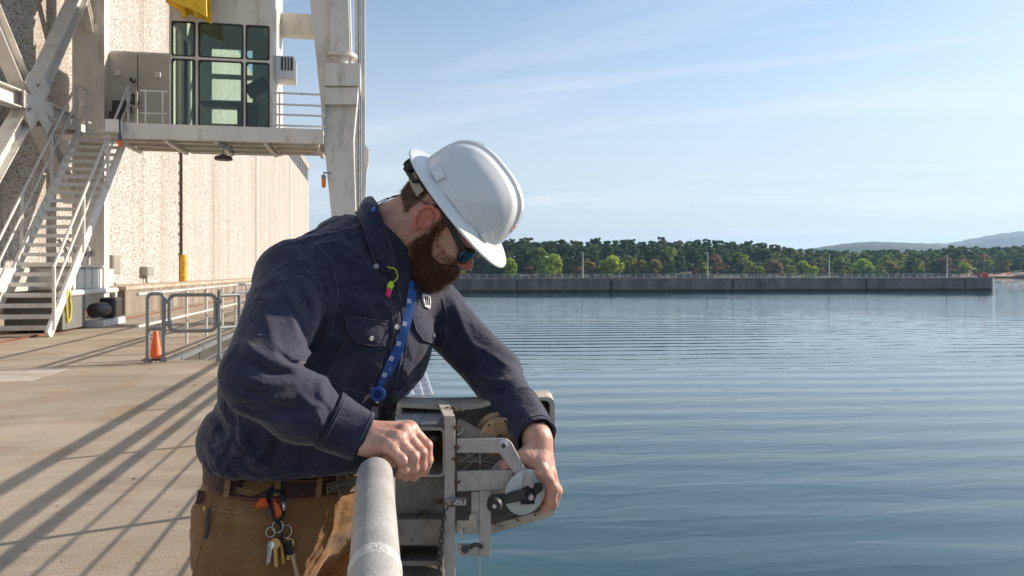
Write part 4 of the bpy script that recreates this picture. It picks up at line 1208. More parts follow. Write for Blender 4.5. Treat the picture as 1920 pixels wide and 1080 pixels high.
class Vol:
    def __init__(s, lo, hi, h):
        s.lo = np.array(lo, float); s.h = h
        s.n = np.ceil((np.array(hi) - s.lo) / h).astype(int) + 1
        s.ax = [(s.lo[i] + h * np.arange(s.n[i])).astype(np.float32) for i in range(3)]
        s.D = np.full(s.n, 0.5, np.float32)
    def sl(s, lo, hi):
        a = np.clip(np.floor((np.array(lo) - s.lo) / s.h).astype(int), 0, s.n); b = np.clip(np.ceil((np.array(hi) - s.lo) / s.h).astype(int) + 1, 0, s.n)
        return tuple(slice(a[i], b[i]) for i in range(3))
    def grid(s, sl): return s.ax[0][sl[0]][:, None, None], s.ax[1][sl[1]][None, :, None], s.ax[2][sl[2]][None, None, :]
    def comb(s, sl, d, k, op='+'):
        A = s.D[sl]
        if op == '-': A = -A
        if k <= 0: Rr = np.minimum(A, d)
        else:
            hh = np.clip(0.5 + 0.5 * (A - d) / k, 0, 1)
            Rr = A + (d - A) * hh - k * hh * (1 - hh)
        s.D[sl] = -Rr if op == '-' else Rr
    def cone(s, a, b, ra, rb, k=0.02, op='+', flat=None):
        a = np.array(a, np.float32); b = np.array(b, np.float32)
        m = max(ra, rb) + k + 3 * s.h
        sl = s.sl(np.minimum(a, b) - m, np.maximum(a, b) + m)
        X, Y, Z = s.grid(sl)
        ab = b - a; L2 = float(ab @ ab) + 1e-12
        t = np.clip(((X - a[0]) * ab[0] + (Y - a[1]) * ab[1] + (Z - a[2]) * ab[2]) / L2, 0, 1)
        qx, qy, qz = X - a[0] - t * ab[0], Y - a[1] - t * ab[1], Z - a[2] - t * ab[2]
        r2 = qx * qx + qy * qy + qz * qz
        if flat is not None:
            nv, sc = np.array(flat[0], np.float32), flat[1]
            c = qx * nv[0] + qy * nv[1] + qz * nv[2]
            r2 = r2 + c * c * (1 / sc ** 2 - 1)
        s.comb(sl, np.sqrt(r2) - (ra + (rb - ra) * t), k, op)
        return s
    def ell(s, c, r, B=None, k=0.02, op='+'):
        c = np.array(c, np.float32); r = np.array(r, np.float32); B = np.eye(3) if B is None else np.array(B, float)   # rows = axes
        m = float(max(r)) + k + 3 * s.h
        sl = s.sl(c - m, c + m); X, Y, Z = s.grid(sl)
        X = X - c[0]; Y = Y - c[1]; Z = Z - c[2]
        k0 = 0; k1 = 0
        for i in range(3):
            q = X * np.float32(B[i][0]) + Y * np.float32(B[i][1]) + Z * np.float32(B[i][2])
            k0 = k0 + (q / r[i]) ** 2; k1 = k1 + (q / (r[i] * r[i])) ** 2
        k0 = np.sqrt(k0); k1 = np.sqrt(k1) + 1e-9
        s.comb(sl, k0 * (k0 - 1) / k1, k, op)
        return s
    def plane_cut(s, pt, nrm, k=0.01):
        """keep the side nrm points away from"""
        X, Y, Z = s.grid((slice(None),) * 3)
        d = (X - pt[0]) * nrm[0] + (Y - pt[1]) * nrm[1] + (Z - pt[2]) * nrm[2]
        A = s.D; hh = np.clip(0.5 - 0.5 * (A - d) / k, 0, 1)
        s.D = (A + (d - A) * hh + k * hh * (1 - hh)).astype(np.float32)
    def disp(s, fn, band=0.03):
        idx = np.nonzero(np.abs(s.D) < band)
        p = [s.ax[i][idx[i]] for i in range(3)]
        s.D[idx] -= fn(*p).astype(np.float32)
    def mesh(s):
        D = s.D; n = D.shape
        S = D < 0
        cnt = np.zeros((n[0] - 1, n[1] - 1, n[2] - 1), np.int8)
        for i in (0, 1):
            for j in (0, 1):
                for k in (0, 1):
                    cnt += S[i:n[0] - 1 + i, j:n[1] - 1 + j, k:n[2] - 1 + k]
        mask = (cnt > 0) & (cnt < 8)
        ci = np.array(np.nonzero(mask))
        N = ci.shape[1]
        idx = np.full(mask.shape, -1, np.int64); idx[mask] = np.arange(N)
        pos = np.zeros((N, 3)); w = np.zeros(N)
        C = {}
        for i in (0, 1):
            for j in (0, 1):
                for k in (0, 1): C[i, j, k] = D[ci[0] + i, ci[1] + j, ci[2] + k]
        for a in C:
            for ax in range(3):
                if a[ax] == 0:
                    b = list(a); b[ax] = 1; b = tuple(b)
                    da, db = C[a], C[b]
                    cr = (da < 0) != (db < 0)
                    t = np.where(cr, da / np.where(cr, da - db, 1), 0)
                    p = np.tile(np.array(a, float), (N, 1)); p[:, ax] += t
                    pos += p * cr[:, None]; w += cr
        V = s.lo + s.h * (ci.T + pos / w[:, None])
        faces = []
        for ax in range(3):
            o = [q for q in range(3) if q != ax]
            sa = [slice(None)] * 3; sb = [slice(None)] * 3
            sa[ax] = slice(0, -1); sb[ax] = slice(1, None)
            A, B = S[tuple(sa)], S[tuple(sb)]
            e = np.array(np.nonzero(A != B))
            ok = (e[o[0]] > 0) & (e[o[1]] > 0) & (e[o[0]] < n[o[0]] - 1) & (e[o[1]] < n[o[1]] - 1)
            e = e[:, ok]
            q = []
            for d0, d1 in ((-1, -1), (0, -1), (0, 0), (-1, 0)):
                c = e.copy(); c[o[0]] += d0; c[o[1]] += d1
                q.append(idx[c[0], c[1], c[2]])
            q = np.array(q).T
            flip = A[e[0], e[1], e[2]]
            if ax == 1: flip = ~flip
            q[~flip] = q[~flip][:, ::-1]
            faces.append(q)
        return V, np.vstack(faces)

def np_mesh(name, V, Fq, m):
    me = bpy.data.meshes.new(name)
    me.vertices.add(len(V)); me.vertices.foreach_set('co', np.ascontiguousarray(V, np.float32).ravel())
    nf, k = Fq.shape
    me.loops.add(nf * k); me.loops.foreach_set('vertex_index', np.ascontiguousarray(Fq, np.int32).ravel())
    me.polygons.add(nf); me.polygons.foreach_set('loop_start', np.arange(0, nf * k, k, dtype=np.int32))
    me.update(calc_edges=True); me.validate()
    me.polygons.foreach_set('use_smooth', np.ones(len(me.polygons), bool))
    for q in (m if isinstance(m, (list, tuple)) else [m]): me.materials.append(q)
    return me
def put_mesh(name, me, parent):
    o = bpy.data.objects.new(name, me); COL.objects.link(o)
    if parent: set_parent(o, parent)
    o.matrix_basis = CAM_M
    return o
def join_np(parts):
    V = []; Fq = []; n = 0
    for v, f in parts: V.append(v); Fq.append(f + n); n += len(v)
    return np.vstack(V), np.vstack(Fq)
def relax(V, Fq, it=1, lam=0.5):
    for _ in range(it):
        A = np.zeros_like(V); c = np.zeros(len(V))
        for i in range(4):
            a, b = Fq[:, i], Fq[:, (i + 1) % 4]
            np.add.at(A, a, V[b]); np.add.at(c, a, 1); np.add.at(A, b, V[a]); np.add.at(c, b, 1)
        V = V + lam * (A / np.maximum(c, 1)[:, None] - V)
    return V
def nz(v): v = np.array(v, float); return v / np.linalg.norm(v)

# ---- cloth and skin materials
def cloth_mat(name, col, col2, weave, wear_scale, bump=0.36, sheen=0.25, rough=0.85):
    m = bpy.data.materials.new(name); m.use_nodes = True
    n, l = m.node_tree.nodes, m.node_tree.links
    b = n['Principled BSDF']; b.inputs['Roughness'].default_value = rough; b.inputs['Specular IOR Level'].default_value = 0.2
    b.inputs['Sheen Weight'].default_value = sheen; b.inputs['Sheen Roughness'].default_value = 0.45
    tc = n.new('ShaderNodeTexCoord')
    q = n.new('ShaderNodeTexNoise'); q.inputs['Scale'].default_value = wear_scale; q.inputs['Detail'].default_value = 8; q.inputs['Roughness'].default_value = 0.7
    l.new(tc.outputs['Object'], q.inputs['Vector'])
    mr = n.new('ShaderNodeMapRange'); mr.inputs[1].default_value = 0.42; mr.inputs[2].default_value = 0.72; l.new(q.outputs['Fac'], mr.inputs[0])
    x = n.new('ShaderNodeMix'); x.data_type = 'RGBA'; x.inputs[6].default_value = (*col, 1); x.inputs[7].default_value = (*col2, 1)
    l.new(mr.outputs[0], x.inputs[0])
    # twill: fine diagonal lines
    wv = n.new('ShaderNodeTexWave'); wv.bands_direction = 'DIAGONAL'; wv.inputs['Scale'].default_value = weave; wv.inputs['Distortion'].default_value = 1.5
    l.new(tc.outputs['Object'], wv.inputs['Vector'])
    q2 = n.new('ShaderNodeTexNoise'); q2.inputs['Scale'].default_value = 420; l.new(tc.outputs['Object'], q2.inputs['Vector'])
    ad = n.new('ShaderNodeMath'); ad.operation = 'ADD'; l.new(wv.outputs['Fac'], ad.inputs[0]); l.new(q2.outputs['Fac'], ad.inputs[1])
    mr2 = n.new('ShaderNodeMapRange'); mr2.inputs[1].default_value = 0.4; mr2.inputs[2].default_value = 1.4; mr2.inputs[3].default_value = 0.82; mr2.inputs[4].default_value = 1.18
    l.new(ad.outputs[0], mr2.inputs[0])
    g = n.new('ShaderNodeCombineColor'); [l.new(mr2.outputs[0], g.inputs[k]) for k in range(3)]
    y = n.new('ShaderNodeMix'); y.data_type = 'RGBA'; y.blend_type = 'MULTIPLY'; y.inputs[0].default_value = 1
    l.new(x.outputs[2], y.inputs[6]); l.new(g.outputs[0], y.inputs[7]); l.new(y.outputs[2], b.inputs['Base Color'])
    q3 = n.new('ShaderNodeTexNoise'); q3.inputs['Scale'].default_value = 75; q3.inputs['Detail'].default_value = 4; l.new(tc.outputs['Object'], q3.inputs['Vector'])
    # crisp creases: ridged noise, stretched
    mp = n.new('ShaderNodeMapping'); mp.inputs['Rotation'].default_value = (0, R(35), 0); mp.inputs['Scale'].default_value = (1.0, 1.0, 2.6); l.new(tc.outputs['Object'], mp.inputs[0])
    q4 = n.new('ShaderNodeTexNoise'); q4.inputs['Scale'].default_value = 13; q4.inputs['Detail'].default_value = 3; q4.inputs['Distortion'].default_value = 0.6; l.new(mp.outputs[0], q4.inputs['Vector'])
    def mth(op, a, c=0.0):
        z = n.new('ShaderNodeMath'); z.operation = op
        for i, v in enumerate((a, c)):
            if hasattr(v, 'links'): l.new(v, z.inputs[i])
            else: z.inputs[i].default_value = v
        return z.outputs[0]
    ridge = mth('POWER', mth('SUBTRACT', 1.0, mth('ABSOLUTE', mth('MULTIPLY', mth('SUBTRACT', q4.outputs['Fac'], 0.5), 2.6))), 5.0)
    hsum = mth('ADD', mth('MULTIPLY', ridge, 0.32), q3.outputs['Fac'])
    bp = n.new('ShaderNodeBump'); bp.inputs['Strength'].default_value = bump; bp.inputs['Distance'].default_value = 0.006
    l.new(hsum, bp.inputs['Height']); l.new(bp.outputs[0], b.inputs['Normal'])
    return m
M_SHIRT = cloth_mat('navy_twill', (0.023, 0.0245, 0.045), (0.047, 0.048, 0.077), 900, 14)
M_SEAM = cloth_mat('navy_seam', (0.050, 0.050, 0.072), (0.10, 0.10, 0.13), 900, 60)
M_PANTS = cloth_mat('tan_duck_canvas', (0.20, 0.102, 0.040), (0.29, 0.160, 0.070), 700, 12, bump=0.35, sheen=0.12)
M_PSEAM = cloth_mat('tan_seam', (0.27, 0.145, 0.06), (0.36, 0.21, 0.10), 700, 60, bump=0.3, sheen=0.12)
def skin_material():
    m = mat('skin', (0.50, 0.255, 0.185), 0.48, sss=0.25)
    n, l = m.node_tree.nodes, m.node_tree.links
    b = n['Principled BSDF']
    tc = n.new('ShaderNodeTexCoord')
    def noise(sc, det): q = n.new('ShaderNodeTexNoise'); q.inputs['Scale'].default_value = sc; q.inputs['Detail'].default_value = det; l.new(tc.outputs['Object'], q.inputs['Vector']); return q.outputs['Fac']
    def mr(v, a, c, d, e):
        r = n.new('ShaderNodeMapRange'); l.new(v, r.inputs[0])
        for i, k in enumerate((a, c, d, e)): r.inputs[1 + i].default_value = k
        return r.outputs[0]
    def mix(f, c1, c2):
        x = n.new('ShaderNodeMix'); x.data_type = 'RGBA'; l.new(f, x.inputs[0])
        for inp, c in ((x.inputs[6], c1), (x.inputs[7], c2)):
            if hasattr(c, 'links'): l.new(c, inp)
            else: inp.default_value = (*c, 1)
        return x.outputs[2]
    c = mix(mr(noise(38, 5), 0.35, 0.68, 0, 1), (0.62, 0.36, 0.265), (0.52, 0.24, 0.175))
    c = mix(mr(noise(160, 3), 0.60, 0.72, 0, 0.5), c, (0.36, 0.15, 0.10))
    l.new(c, b.inputs['Base Color'])
    bp = n.new('ShaderNodeBump'); bp.inputs['Strength'].default_value = 0.25; bp.inputs['Distance'].default_value = 0.002
    l.new(noise(330, 4), bp.inputs['Height']); l.new(bp.outputs[0], b.inputs['Normal'])
    return m
M_SKIN = skin_material()
def hair_mat(name, a, c):
    m = bpy.data.materials.new(name); m.use_nodes = True
    n, l = m.node_tree.nodes, m.node_tree.links; b = n['Principled BSDF']
    b.inputs['Roughness'].default_value = 0.45; b.inputs['Specular IOR Level'].default_value = 0.35
    tc = n.new('ShaderNodeTexCoord'); q = n.new('ShaderNodeTexNoise'); q.inputs['Scale'].default_value = 260; q.inputs['Detail'].default_value = 3
    l.new(tc.outputs['Object'], q.inputs['Vector'])
    r = n.new('ShaderNodeMapRange'); r.inputs[1].default_value = 0.35; r.inputs[2].default_value = 0.68; l.new(q.outputs['Fac'], r.inputs[0])
    x = n.new('ShaderNodeMix'); x.data_type = 'RGBA'; x.inputs[6].default_value = (*a, 1); x.inputs[7].default_value = (*c, 1)
    l.new(r.outputs[0], x.inputs[0]); l.new(x.outputs[2], b.inputs['Base Color'])
    return m
M_BEARD = hair_mat('red_brown_beard', (0.036, 0.017, 0.010), (0.24, 0.10, 0.040))
M_HAIR = hair_mat('brown_hair', (0.11, 0.055, 0.030), (0.30, 0.16, 0.085))

feet = CAM_M @ Vector((-0.58, 1.72, -HC))
person = empty('person', (feet.x, feet.y, 0), 'person in navy work shirt and tan trousers leaning over the rail to turn a reel', 'person')

# ------------------------------------------------------------------ skeleton
RS, RE, RW = cc(548, 520, 1.53), cc(488, 704, 1.315), cc(672, 815, 1.375)
LS, LE, LW = cc(815, 582, 1.83), cc(928, 700, 1.72), cc(1004, 818, 1.515)
NECK = cc(708, 462, 1.665)
lat = nz(LS - RS)
spine = nz(NECK - cc(545, 840, 1.69))
front = nz(np.cross(spine, lat)); 
if front[0] < 0: front = -front
spine = nz(np.cross(front, lat)); 
if spine[2] < 0: spine = -spine
BA = np.array([lat, front, spine])
BV = np.array([lat * [1, 1, 0] / np.linalg.norm(lat[:2]), nz([front[0], front[1], 0]), [0, 0, 1]])
BV[1] = nz(BV[1] - BV[0] * (BV[1] @ BV[0]))

# ------------------------------------------------------------------ shirt
def stroke_fn(strokes):
    segs = []
    for pts, wpx, amp in strokes:
        segs.append((np.array(pts, float), wpx, amp))
    def fn(X, Y, Z):
        px = 960 + X / Y * F; py = HOR - Z / Y * F
        out = np.zeros_like(X)
        for pts, wpx, amp in segs:
            lo = pts.min(0) - 3 * wpx; hi = pts.max(0) + 3 * wpx
            m_ = (px > lo[0]) & (px < hi[0]) & (py > lo[1]) & (py < hi[1])
            if not m_.any(): continue
            qx, qy = px[m_], py[m_]
            best = np.full(qx.shape, 1e9); tp = np.zeros(qx.shape)
            n = len(pts) - 1
            for i in range(n):
                a, b = pts[i], pts[i + 1]; ab = b - a; L2 = ab @ ab
                t = np.clip(((qx - a[0]) * ab[0] + (qy - a[1]) * ab[1]) / L2, 0, 1)
                d2 = (qx - a[0] - t * ab[0]) ** 2 + (qy - a[1] - t * ab[1]) ** 2
                u = d2 < best
                best = np.where(u, d2, best); tp = np.where(u, (i + t) / n, tp)
            env = np.sin(np.pi * np.clip(tp * 0.9 + 0.05, 0, 1)) ** 0.6
            out[m_] += amp * env * np.exp(-best / (wpx * wpx))
        return out
    return fn
vs = Vol((-0.80, 1.16, -0.62), (0.13, 2.05, 0.14), 0.0030)
vs.ell(cc(652, 605, 1.675), (0.200, 0.150, 0.200), BA, 0.03)
vs.ell(cc(588, 735, 1.685), (0.212, 0.168, 0.170), BA, 0.06)
vs.ell(cc(556, 825, 1.70), (0.212, 0.180, 0.105), BV, 0.05)
vs.ell(cc(484, 805, 1.70), (0.12, 0.095, 0.08), BV, 0.05)
vs.cone(RS, cc(704, 462, 1.665), 0.066, 0.070, 0.05)
vs.cone(LS, cc(720, 480, 1.68), 0.066, 0.066, 0.05)
vs.cone(cc(560, 560, 1.64), cc(640, 470, 1.68), 0.09, 0.07, 0.05)
vs.cone(RS, RE, 0.070, 0.066, 0.03)
vs.cone(LS, LE, 0.066, 0.060, 0.03)
vs.cone(RE, cc(565, 765, 1.35), 0.064, 0.060, 0.02)
vs.cone(cc(565, 765, 1.35), cc(622, 793, 1.366), 0.060, 0.047, 0.02)
vs.cone(LE, cc(968, 766, 1.60), 0.058, 0.046, 0.02)
vs.ell(cc(640, 845, 1.66), (0.12, 0.10, 0.075), BV, 0.04)
vs.ell(cc(732, 672, 1.66), (0.10, 0.058, 0.10), BA, 0.04)
vs.plane_cut(cc(560, 888, 1.60), (0, 0, -1), 0.03)
strokes = [
    # upper arm
    ([(505, 512), (548, 560), (560, 630)], 15, 0.006), ([(560, 520), (590, 570), (588, 650)], 12, 0.006), ([(600, 500), (622, 560), (610, 640)], 10, 0.005),
    ([(480, 560), (505, 610), (520, 660)], 14, 0.005), ([(530, 560), (560, 600), (575, 650)], 7, -0.006), ([(448, 640), (500, 672), (560, 690)], 12, 0.007),
    ([(450, 668), (505, 700), (548, 700)], 7, -0.008), ([(430, 700), (500, 722), (555, 716)], 11, 0.007), ([(545, 690), (575, 665), (610, 655)], 8, 0.008),
    ([(520, 660), (545, 680), (590, 690)], 6, -0.009), ([(470, 600), (445, 660), (425, 700)], 14, -0.004),
    # forearm
    ([(440, 742), (500, 752), (560, 742)], 9, 0.006), ([(430, 765), (500, 790), (570, 800)], 11, 0.006), ([(470, 740), (530, 765), (600, 770)], 6, -0.006),
    ([(560, 735), (590, 765), (605, 800)], 8, 0.005), ([(540, 780), (580, 815), (610, 835)], 7, -0.005), ([(590, 740), (615, 770), (618, 820)], 6, -0.004),
    # chest / belly
    ([(640, 660), (605, 720), (600, 790)], 14, 0.006), ([(668, 690), (640, 760), (600, 840)], 12, -0.007), ([(700, 720), (655, 790), (640, 860)], 12, 0.007),
    ([(735, 700), (715, 770), (700, 850)], 10, -0.006), ([(770, 690), (745, 745), (722, 790)], 12, 0.006), ([(690, 540), (720, 600), (735, 680)], 12, -0.004),
    ([(600, 610), (640, 650), (680, 670)], 10, 0.004), ([(560, 800), (600, 830), (650, 850)], 12, 0.006), ([(620, 580), (660, 560), (720, 570)], 12, 0.003),
    # waist blousing
    ([(392, 800), (440, 845), (500, 872)], 12, 0.007), ([(395, 765), (420, 800), (430, 860)], 10, -0.006), ([(460, 850), (520, 872), (600, 880)], 9, -0.005), ([(430, 800), (470, 850), (480, 880)], 9, 0.006),
    # far sleeve
    ([(850, 560), (870, 620), (905, 680)], 10, 0.006), ([(835, 600), (860, 660), (890, 705)], 9, -0.006), ([(880, 640), (920, 665), (960, 690)], 8, 0.005), ([(880, 700), (920, 715), (965, 712)], 8, 0.006),
    ([(885, 715), (930, 738), (975, 730)], 6, -0.006), ([(905, 745), (950, 760), (990, 752)], 9, 0.005), ([(930, 775), (970, 785), (1005, 778)], 7, 0.005), ([(925, 760), (965, 772), (1000, 765)], 5, -0.004),
    # shoulder yoke
    ([(560, 462), (620, 440), (680, 415)], 6, -0.002), ([(650, 430), (670, 500), (660, 570)], 18, -0.004), ([(690, 470), (700, 530), (690, 590)], 14, 0.004)]
vs.disp(stroke_fn([(p_, w_ * 0.8, a_ * 1.0) for p_, w_, a_ in strokes]))
def wrinkle(X, Y, Z):
    # long irregular creases: stretched noise, two directions
    a = X * 0.8 + Z * 0.6; b = -X * 0.6 + Z * 0.8
    w1 = fbm(a * 9 + 3, Y * 9, b * 26 + fbm(X * 8, Y * 8, Z * 8, 2) * 3, 3)
    w2 = fbm(a * 30 + fbm(X * 7, Y * 7 + 4, Z * 7, 2) * 4, Y * 10, b * 8, 3)
    r1 = 1 - np.abs(2 * w1 - 1); r2 = 1 - np.abs(2 * w2 - 1)
    mk = np.clip((fbm(X * 6 + 9, Y * 6, Z * 6, 2) - 0.38) * 4, 0.15, 1)
    w3 = fbm(a * 62 + 5, Y * 22, b * 24, 2)
    return mk * (0.0075 * (r1 ** 4 - 0.4) + 0.0055 * (r2 ** 4 - 0.4)) + 0.0016 * mk * ((1 - np.abs(2 * w3 - 1)) ** 3 - 0.4)
vs.disp(wrinkle)
SV, SF = vs.mesh()
shirt_me = np_mesh('shirt', SV, SF, M_SHIRT)
shirt = put_mesh('shirt', shirt_me, person)
BVS = BVHTree.FromPolygons(SV.tolist(), SF.tolist())
def hit(x, y, bvh=None, dflt=None):
    d = Vector(((x - 960) / F, 1.0, (HOR - y) / F)).normalized()
    loc, nrm, _, _ = (bvh or BVS).ray_cast(Vector((0, 0, 0)), d)
    if loc is None: return (Vector(cc(x, y, dflt)), Vector((0, -1, 0))) if dflt else (None, None)
    if nrm.dot(d) > 0: nrm = -nrm
    return loc, nrm
def dens(pts, n):
    """resample a polyline with smooth corners"""
    P = np.array(pts, float); seg = np.linalg.norm(np.diff(P, axis=0), axis=1); s = np.r_[0, np.cumsum(seg)]
    t = np.linspace(0, s[-1], n)
    return np.stack([np.interp(t, s, P[:, k]) for k in range(P.shape[1])], 1)
def seam(pts, name='seam', r=0.0013, m=None, parent=None, bvh=None, off=0.0004, n=None):
    L = np.linalg.norm(np.diff(np.array(pts, float), axis=0), axis=1).sum()
    Q = []
    for x, y in dens(pts, n or max(4, int(L / 5))):
        p, nn = hit(x, y, bvh)
        if p is not None:
            q_ = p + nn * off
            if Q and (q_ - Q[-1]).length > 0.035: break
            Q.append(q_)
    if len(Q) < 2: return None
    return CB().tube(Q, r, 5).put(name, m or M_SEAM, parent or shirt, smooth=True)
def patch(top, right, bottom, left, name, m, parent, off=0.002, th=0.002, nu=14, nv=12, bvh=None, puff=0.0):
    """Coons patch drawn over a surface, with thickness. top: l->r, right: t->b, bottom: l->r, left: t->b"""
    T, B_ = dens(top, nu), dens(bottom, nu); L, R_ = dens(left, nv), dens(right, nv)
    G1, G0 = [], []
    last = None
    for i in range(nu):
        u = i / (nu - 1); r1 = []; r0 = []
        for j in range(nv):
            v = j / (nv - 1)
            p = (1 - v) * T[i] + v * B_[i] + (1 - u) * L[j] + u * R_[j] - ((1 - u) * (1 - v) * T[0] + u * (1 - v) * T[-1] + (1 - u) * v * B_[0] + u * v * B_[-1])
            h_, nn = hit(p[0], p[1], bvh)
            if h_ is None: h_, nn = last if last else (Vector(cc(p[0], p[1], 1.5)), Vector((0, -1, 0)))
            last = (h_, nn)
            pf = puff * math.sin(math.pi * u) * math.sin(math.pi * v)
            r1.append(h_ + Vector((0, -1, 0)) * 0 + nn * (off + th + pf)); r0.append(h_ + nn * (off - 0.003))
        G1.append(r1); G0.append(r0)
    # smooth the top sheet a little so that it lies like stiff cloth
    A = np.array([[list(p) for p in r] for r in G1])
    for _ in range(2):
        A[1:-1, 1:-1] = 0.5 * A[1:-1, 1:-1] + 0.125 * (A[:-2, 1:-1] + A[2:, 1:-1] + A[1:-1, :-2] + A[1:-1, 2:])
    b = CB(); b.grid(A.tolist()); b.grid(G0)
    n0, n1 = 0, nu * nv
    edge = [(i, 0) for i in range(nu)] + [(nu - 1, j) for j in range(1, nv)] + [(i, nv - 1) for i in range(nu - 2, -1, -1)] + [(0, j) for j in range(nv - 2, 0, -1)]
    for (a, c) in zip(edge, edge[1:] + edge[:1]):
        ia, ic = a[0] * nv + a[1], c[0] * nv + c[1]
        b.f.append((ia, ic, n1 + ic, n1 + ia))
    return b.put(name, m, parent, auto=50)
# pocket flaps, pocket bodies, placket, seams
fl1 = patch([(645, 592), (690, 596), (724, 603)], [(724, 603), (729, 624), (719, 646)], [(668, 641), (695, 646), (719, 646)], [(645, 592), (652, 622), (668, 641)], 'pocket_flap', M_SHIRT, shirt, 0.003, 0.002, puff=0.003)
fl2 = patch([(770, 592), (800, 594), (825, 601)], [(825, 601), (828, 622), (824, 644)], [(790, 638), (808, 644), (824, 644)], [(770, 592), (776, 618), (790, 638)], 'pocket_flap', M_SHIRT, shirt, 0.003, 0.002, puff=0.002)
for pts in ([(645, 592), (690, 596), (724, 603)], [(645, 592), (652, 622), (668, 641)], [(668, 641), (695, 646), (719, 646)], [(650, 597), (690, 601), (720, 607)]):
    seam(pts, 'flap_stitch', 0.0008, parent=shirt, off=0.0062)
for pts in ([(770, 592), (800, 594), (825, 601)], [(770, 592), (776, 618), (790, 638)], [(790, 638), (808, 644), (824, 644)]):
    seam(pts, 'flap_stitch', 0.0008, parent=shirt, off=0.0055)
seam([(643, 645), (625, 690), (612, 706), (640, 728), (690, 738), (712, 690), (722, 650)], 'pocket_seam')
seam([(762, 640), (756, 690), (758, 715), (772, 727), (795, 715), (812, 670), (820, 645)], 'pocket_seam')
seam([(742, 520), (752, 570), (758, 620), (750, 680), (738, 740), (722, 800), (712, 850)], 'placket_edge', 0.0016)
seam([(722, 520), (733, 570), (738, 620), (728, 690), (712, 760), (700, 830)], 'placket_edge', 0.0012)
seam([(552, 449), (593, 460), (622, 490), (633, 540), (630, 580), (619, 620)], 'armhole_seam', 0.0017)
seam([(606, 452), (640, 440), (676, 424)], 'yoke_seam', 0.0015)
seam([(462, 838), (430, 860), (420, 880)], 'side_seam', 0.0014)
seam([(828, 560), (838, 590), (836, 625), (828, 660)], 'armhole_seam', 0.0015)
M_BUTTON = mat('shirt_button', (0.30, 0.29, 0.31), 0.35)
M_BUTTON2 = mat('pale_button', (0.62, 0.58, 0.50), 0.35)
def button(x, y, m, r=0.0058, off=0.003, bvh=None):
    p, nn = hit(x, y, bvh)
    b = CB().tube([p + nn * (off - 0.002), p + nn * (off + 0.001), p + nn * (off + 0.0022), p + nn * (off + 0.0018)], [r, r, r * 0.85, r * 0.6], 16)
    return b.put('button', m, shirt, auto=50)
button(742, 613, M_BUTTON2, off=0.005); button(692, 632, M_BUTTON2, 0.005, 0.009); button(807, 630, M_BUTTON, 0.005, 0.008); button(728, 690, M_BUTTON, off=0.004)
# cuffs -------------------------------------------------------------
def cuff(a, b, ra, rb, name, fl=None, n=40, rag=0.0012):
    a, b = Vector(a), Vector(b); t = (b - a).normalized()
    e1 = t.cross(Vector((0, 0, 1))).normalized(); e2 = t.cross(e1)
    prof = [(0.0, ra - 0.004), (0.0, ra), (0.03, ra + 0.001), (0.06, ra + 0.0002), (0.5, (ra + rb) / 2), (0.93, rb), (0.96, rb + 0.0012), (1.0, rb + 0.0004), (1.0, rb - 0.003), (0.5, (ra + rb) / 2 - 0.004)]
    P = []
    for k in range(n):
        an = 2 * math.pi * k / n
        rad = e1 * math.cos(an) + e2 * math.sin(an)
        row = []
        for s_, r_ in prof:
            wob = rag * (math.sin(3 * an + 5 * s_) + 0.7 * math.sin(7 * an + 2))
            row.append(a + t * (a - b).length * s_ + rad * (r_ + wob))
        P.append(row)
    return CB().grid(P, closed_u=True).put(name, M_SHIRT, shirt, auto=60)
cuff(cc(616, 789, 1.365), cc(681, 819, 1.378), 0.0545, 0.0465, 'cuff')
cuff(cc(966, 764, 1.605), cc(1006, 819, 1.513), 0.0535, 0.0430, 'cuff')
def cuff_stitch(a, b, t, r):
    a, b = Vector(a), Vector(b); ax = (b - a).normalized(); e1 = ax.cross(Vector((0, 0, 1))).normalized(); e2 = ax.cross(e1); c = a.lerp(b, t)
    CB().tube([c + (e1 * math.cos(q) + e2 * math.sin(q)) * (r + 0.0012 * (math.sin(3 * q + 5 * t) + 0.7 * math.sin(7 * q + 2))) for q in [2 * math.pi * k / 48 for k in range(49)]], 0.0009, 4, caps=False).put('cuff_stitch', M_SEAM, shirt, smooth=True)
for t_, r_ in ((0.10, 0.0548), (0.90, 0.0482)): cuff_stitch(cc(616, 789, 1.365), cc(681, 819, 1.378), t_, r_)
for t_, r_ in ((0.10, 0.0535), (0.90, 0.0448)): cuff_stitch(cc(966, 764, 1.605), cc(1006, 819, 1.513), t_, r_)
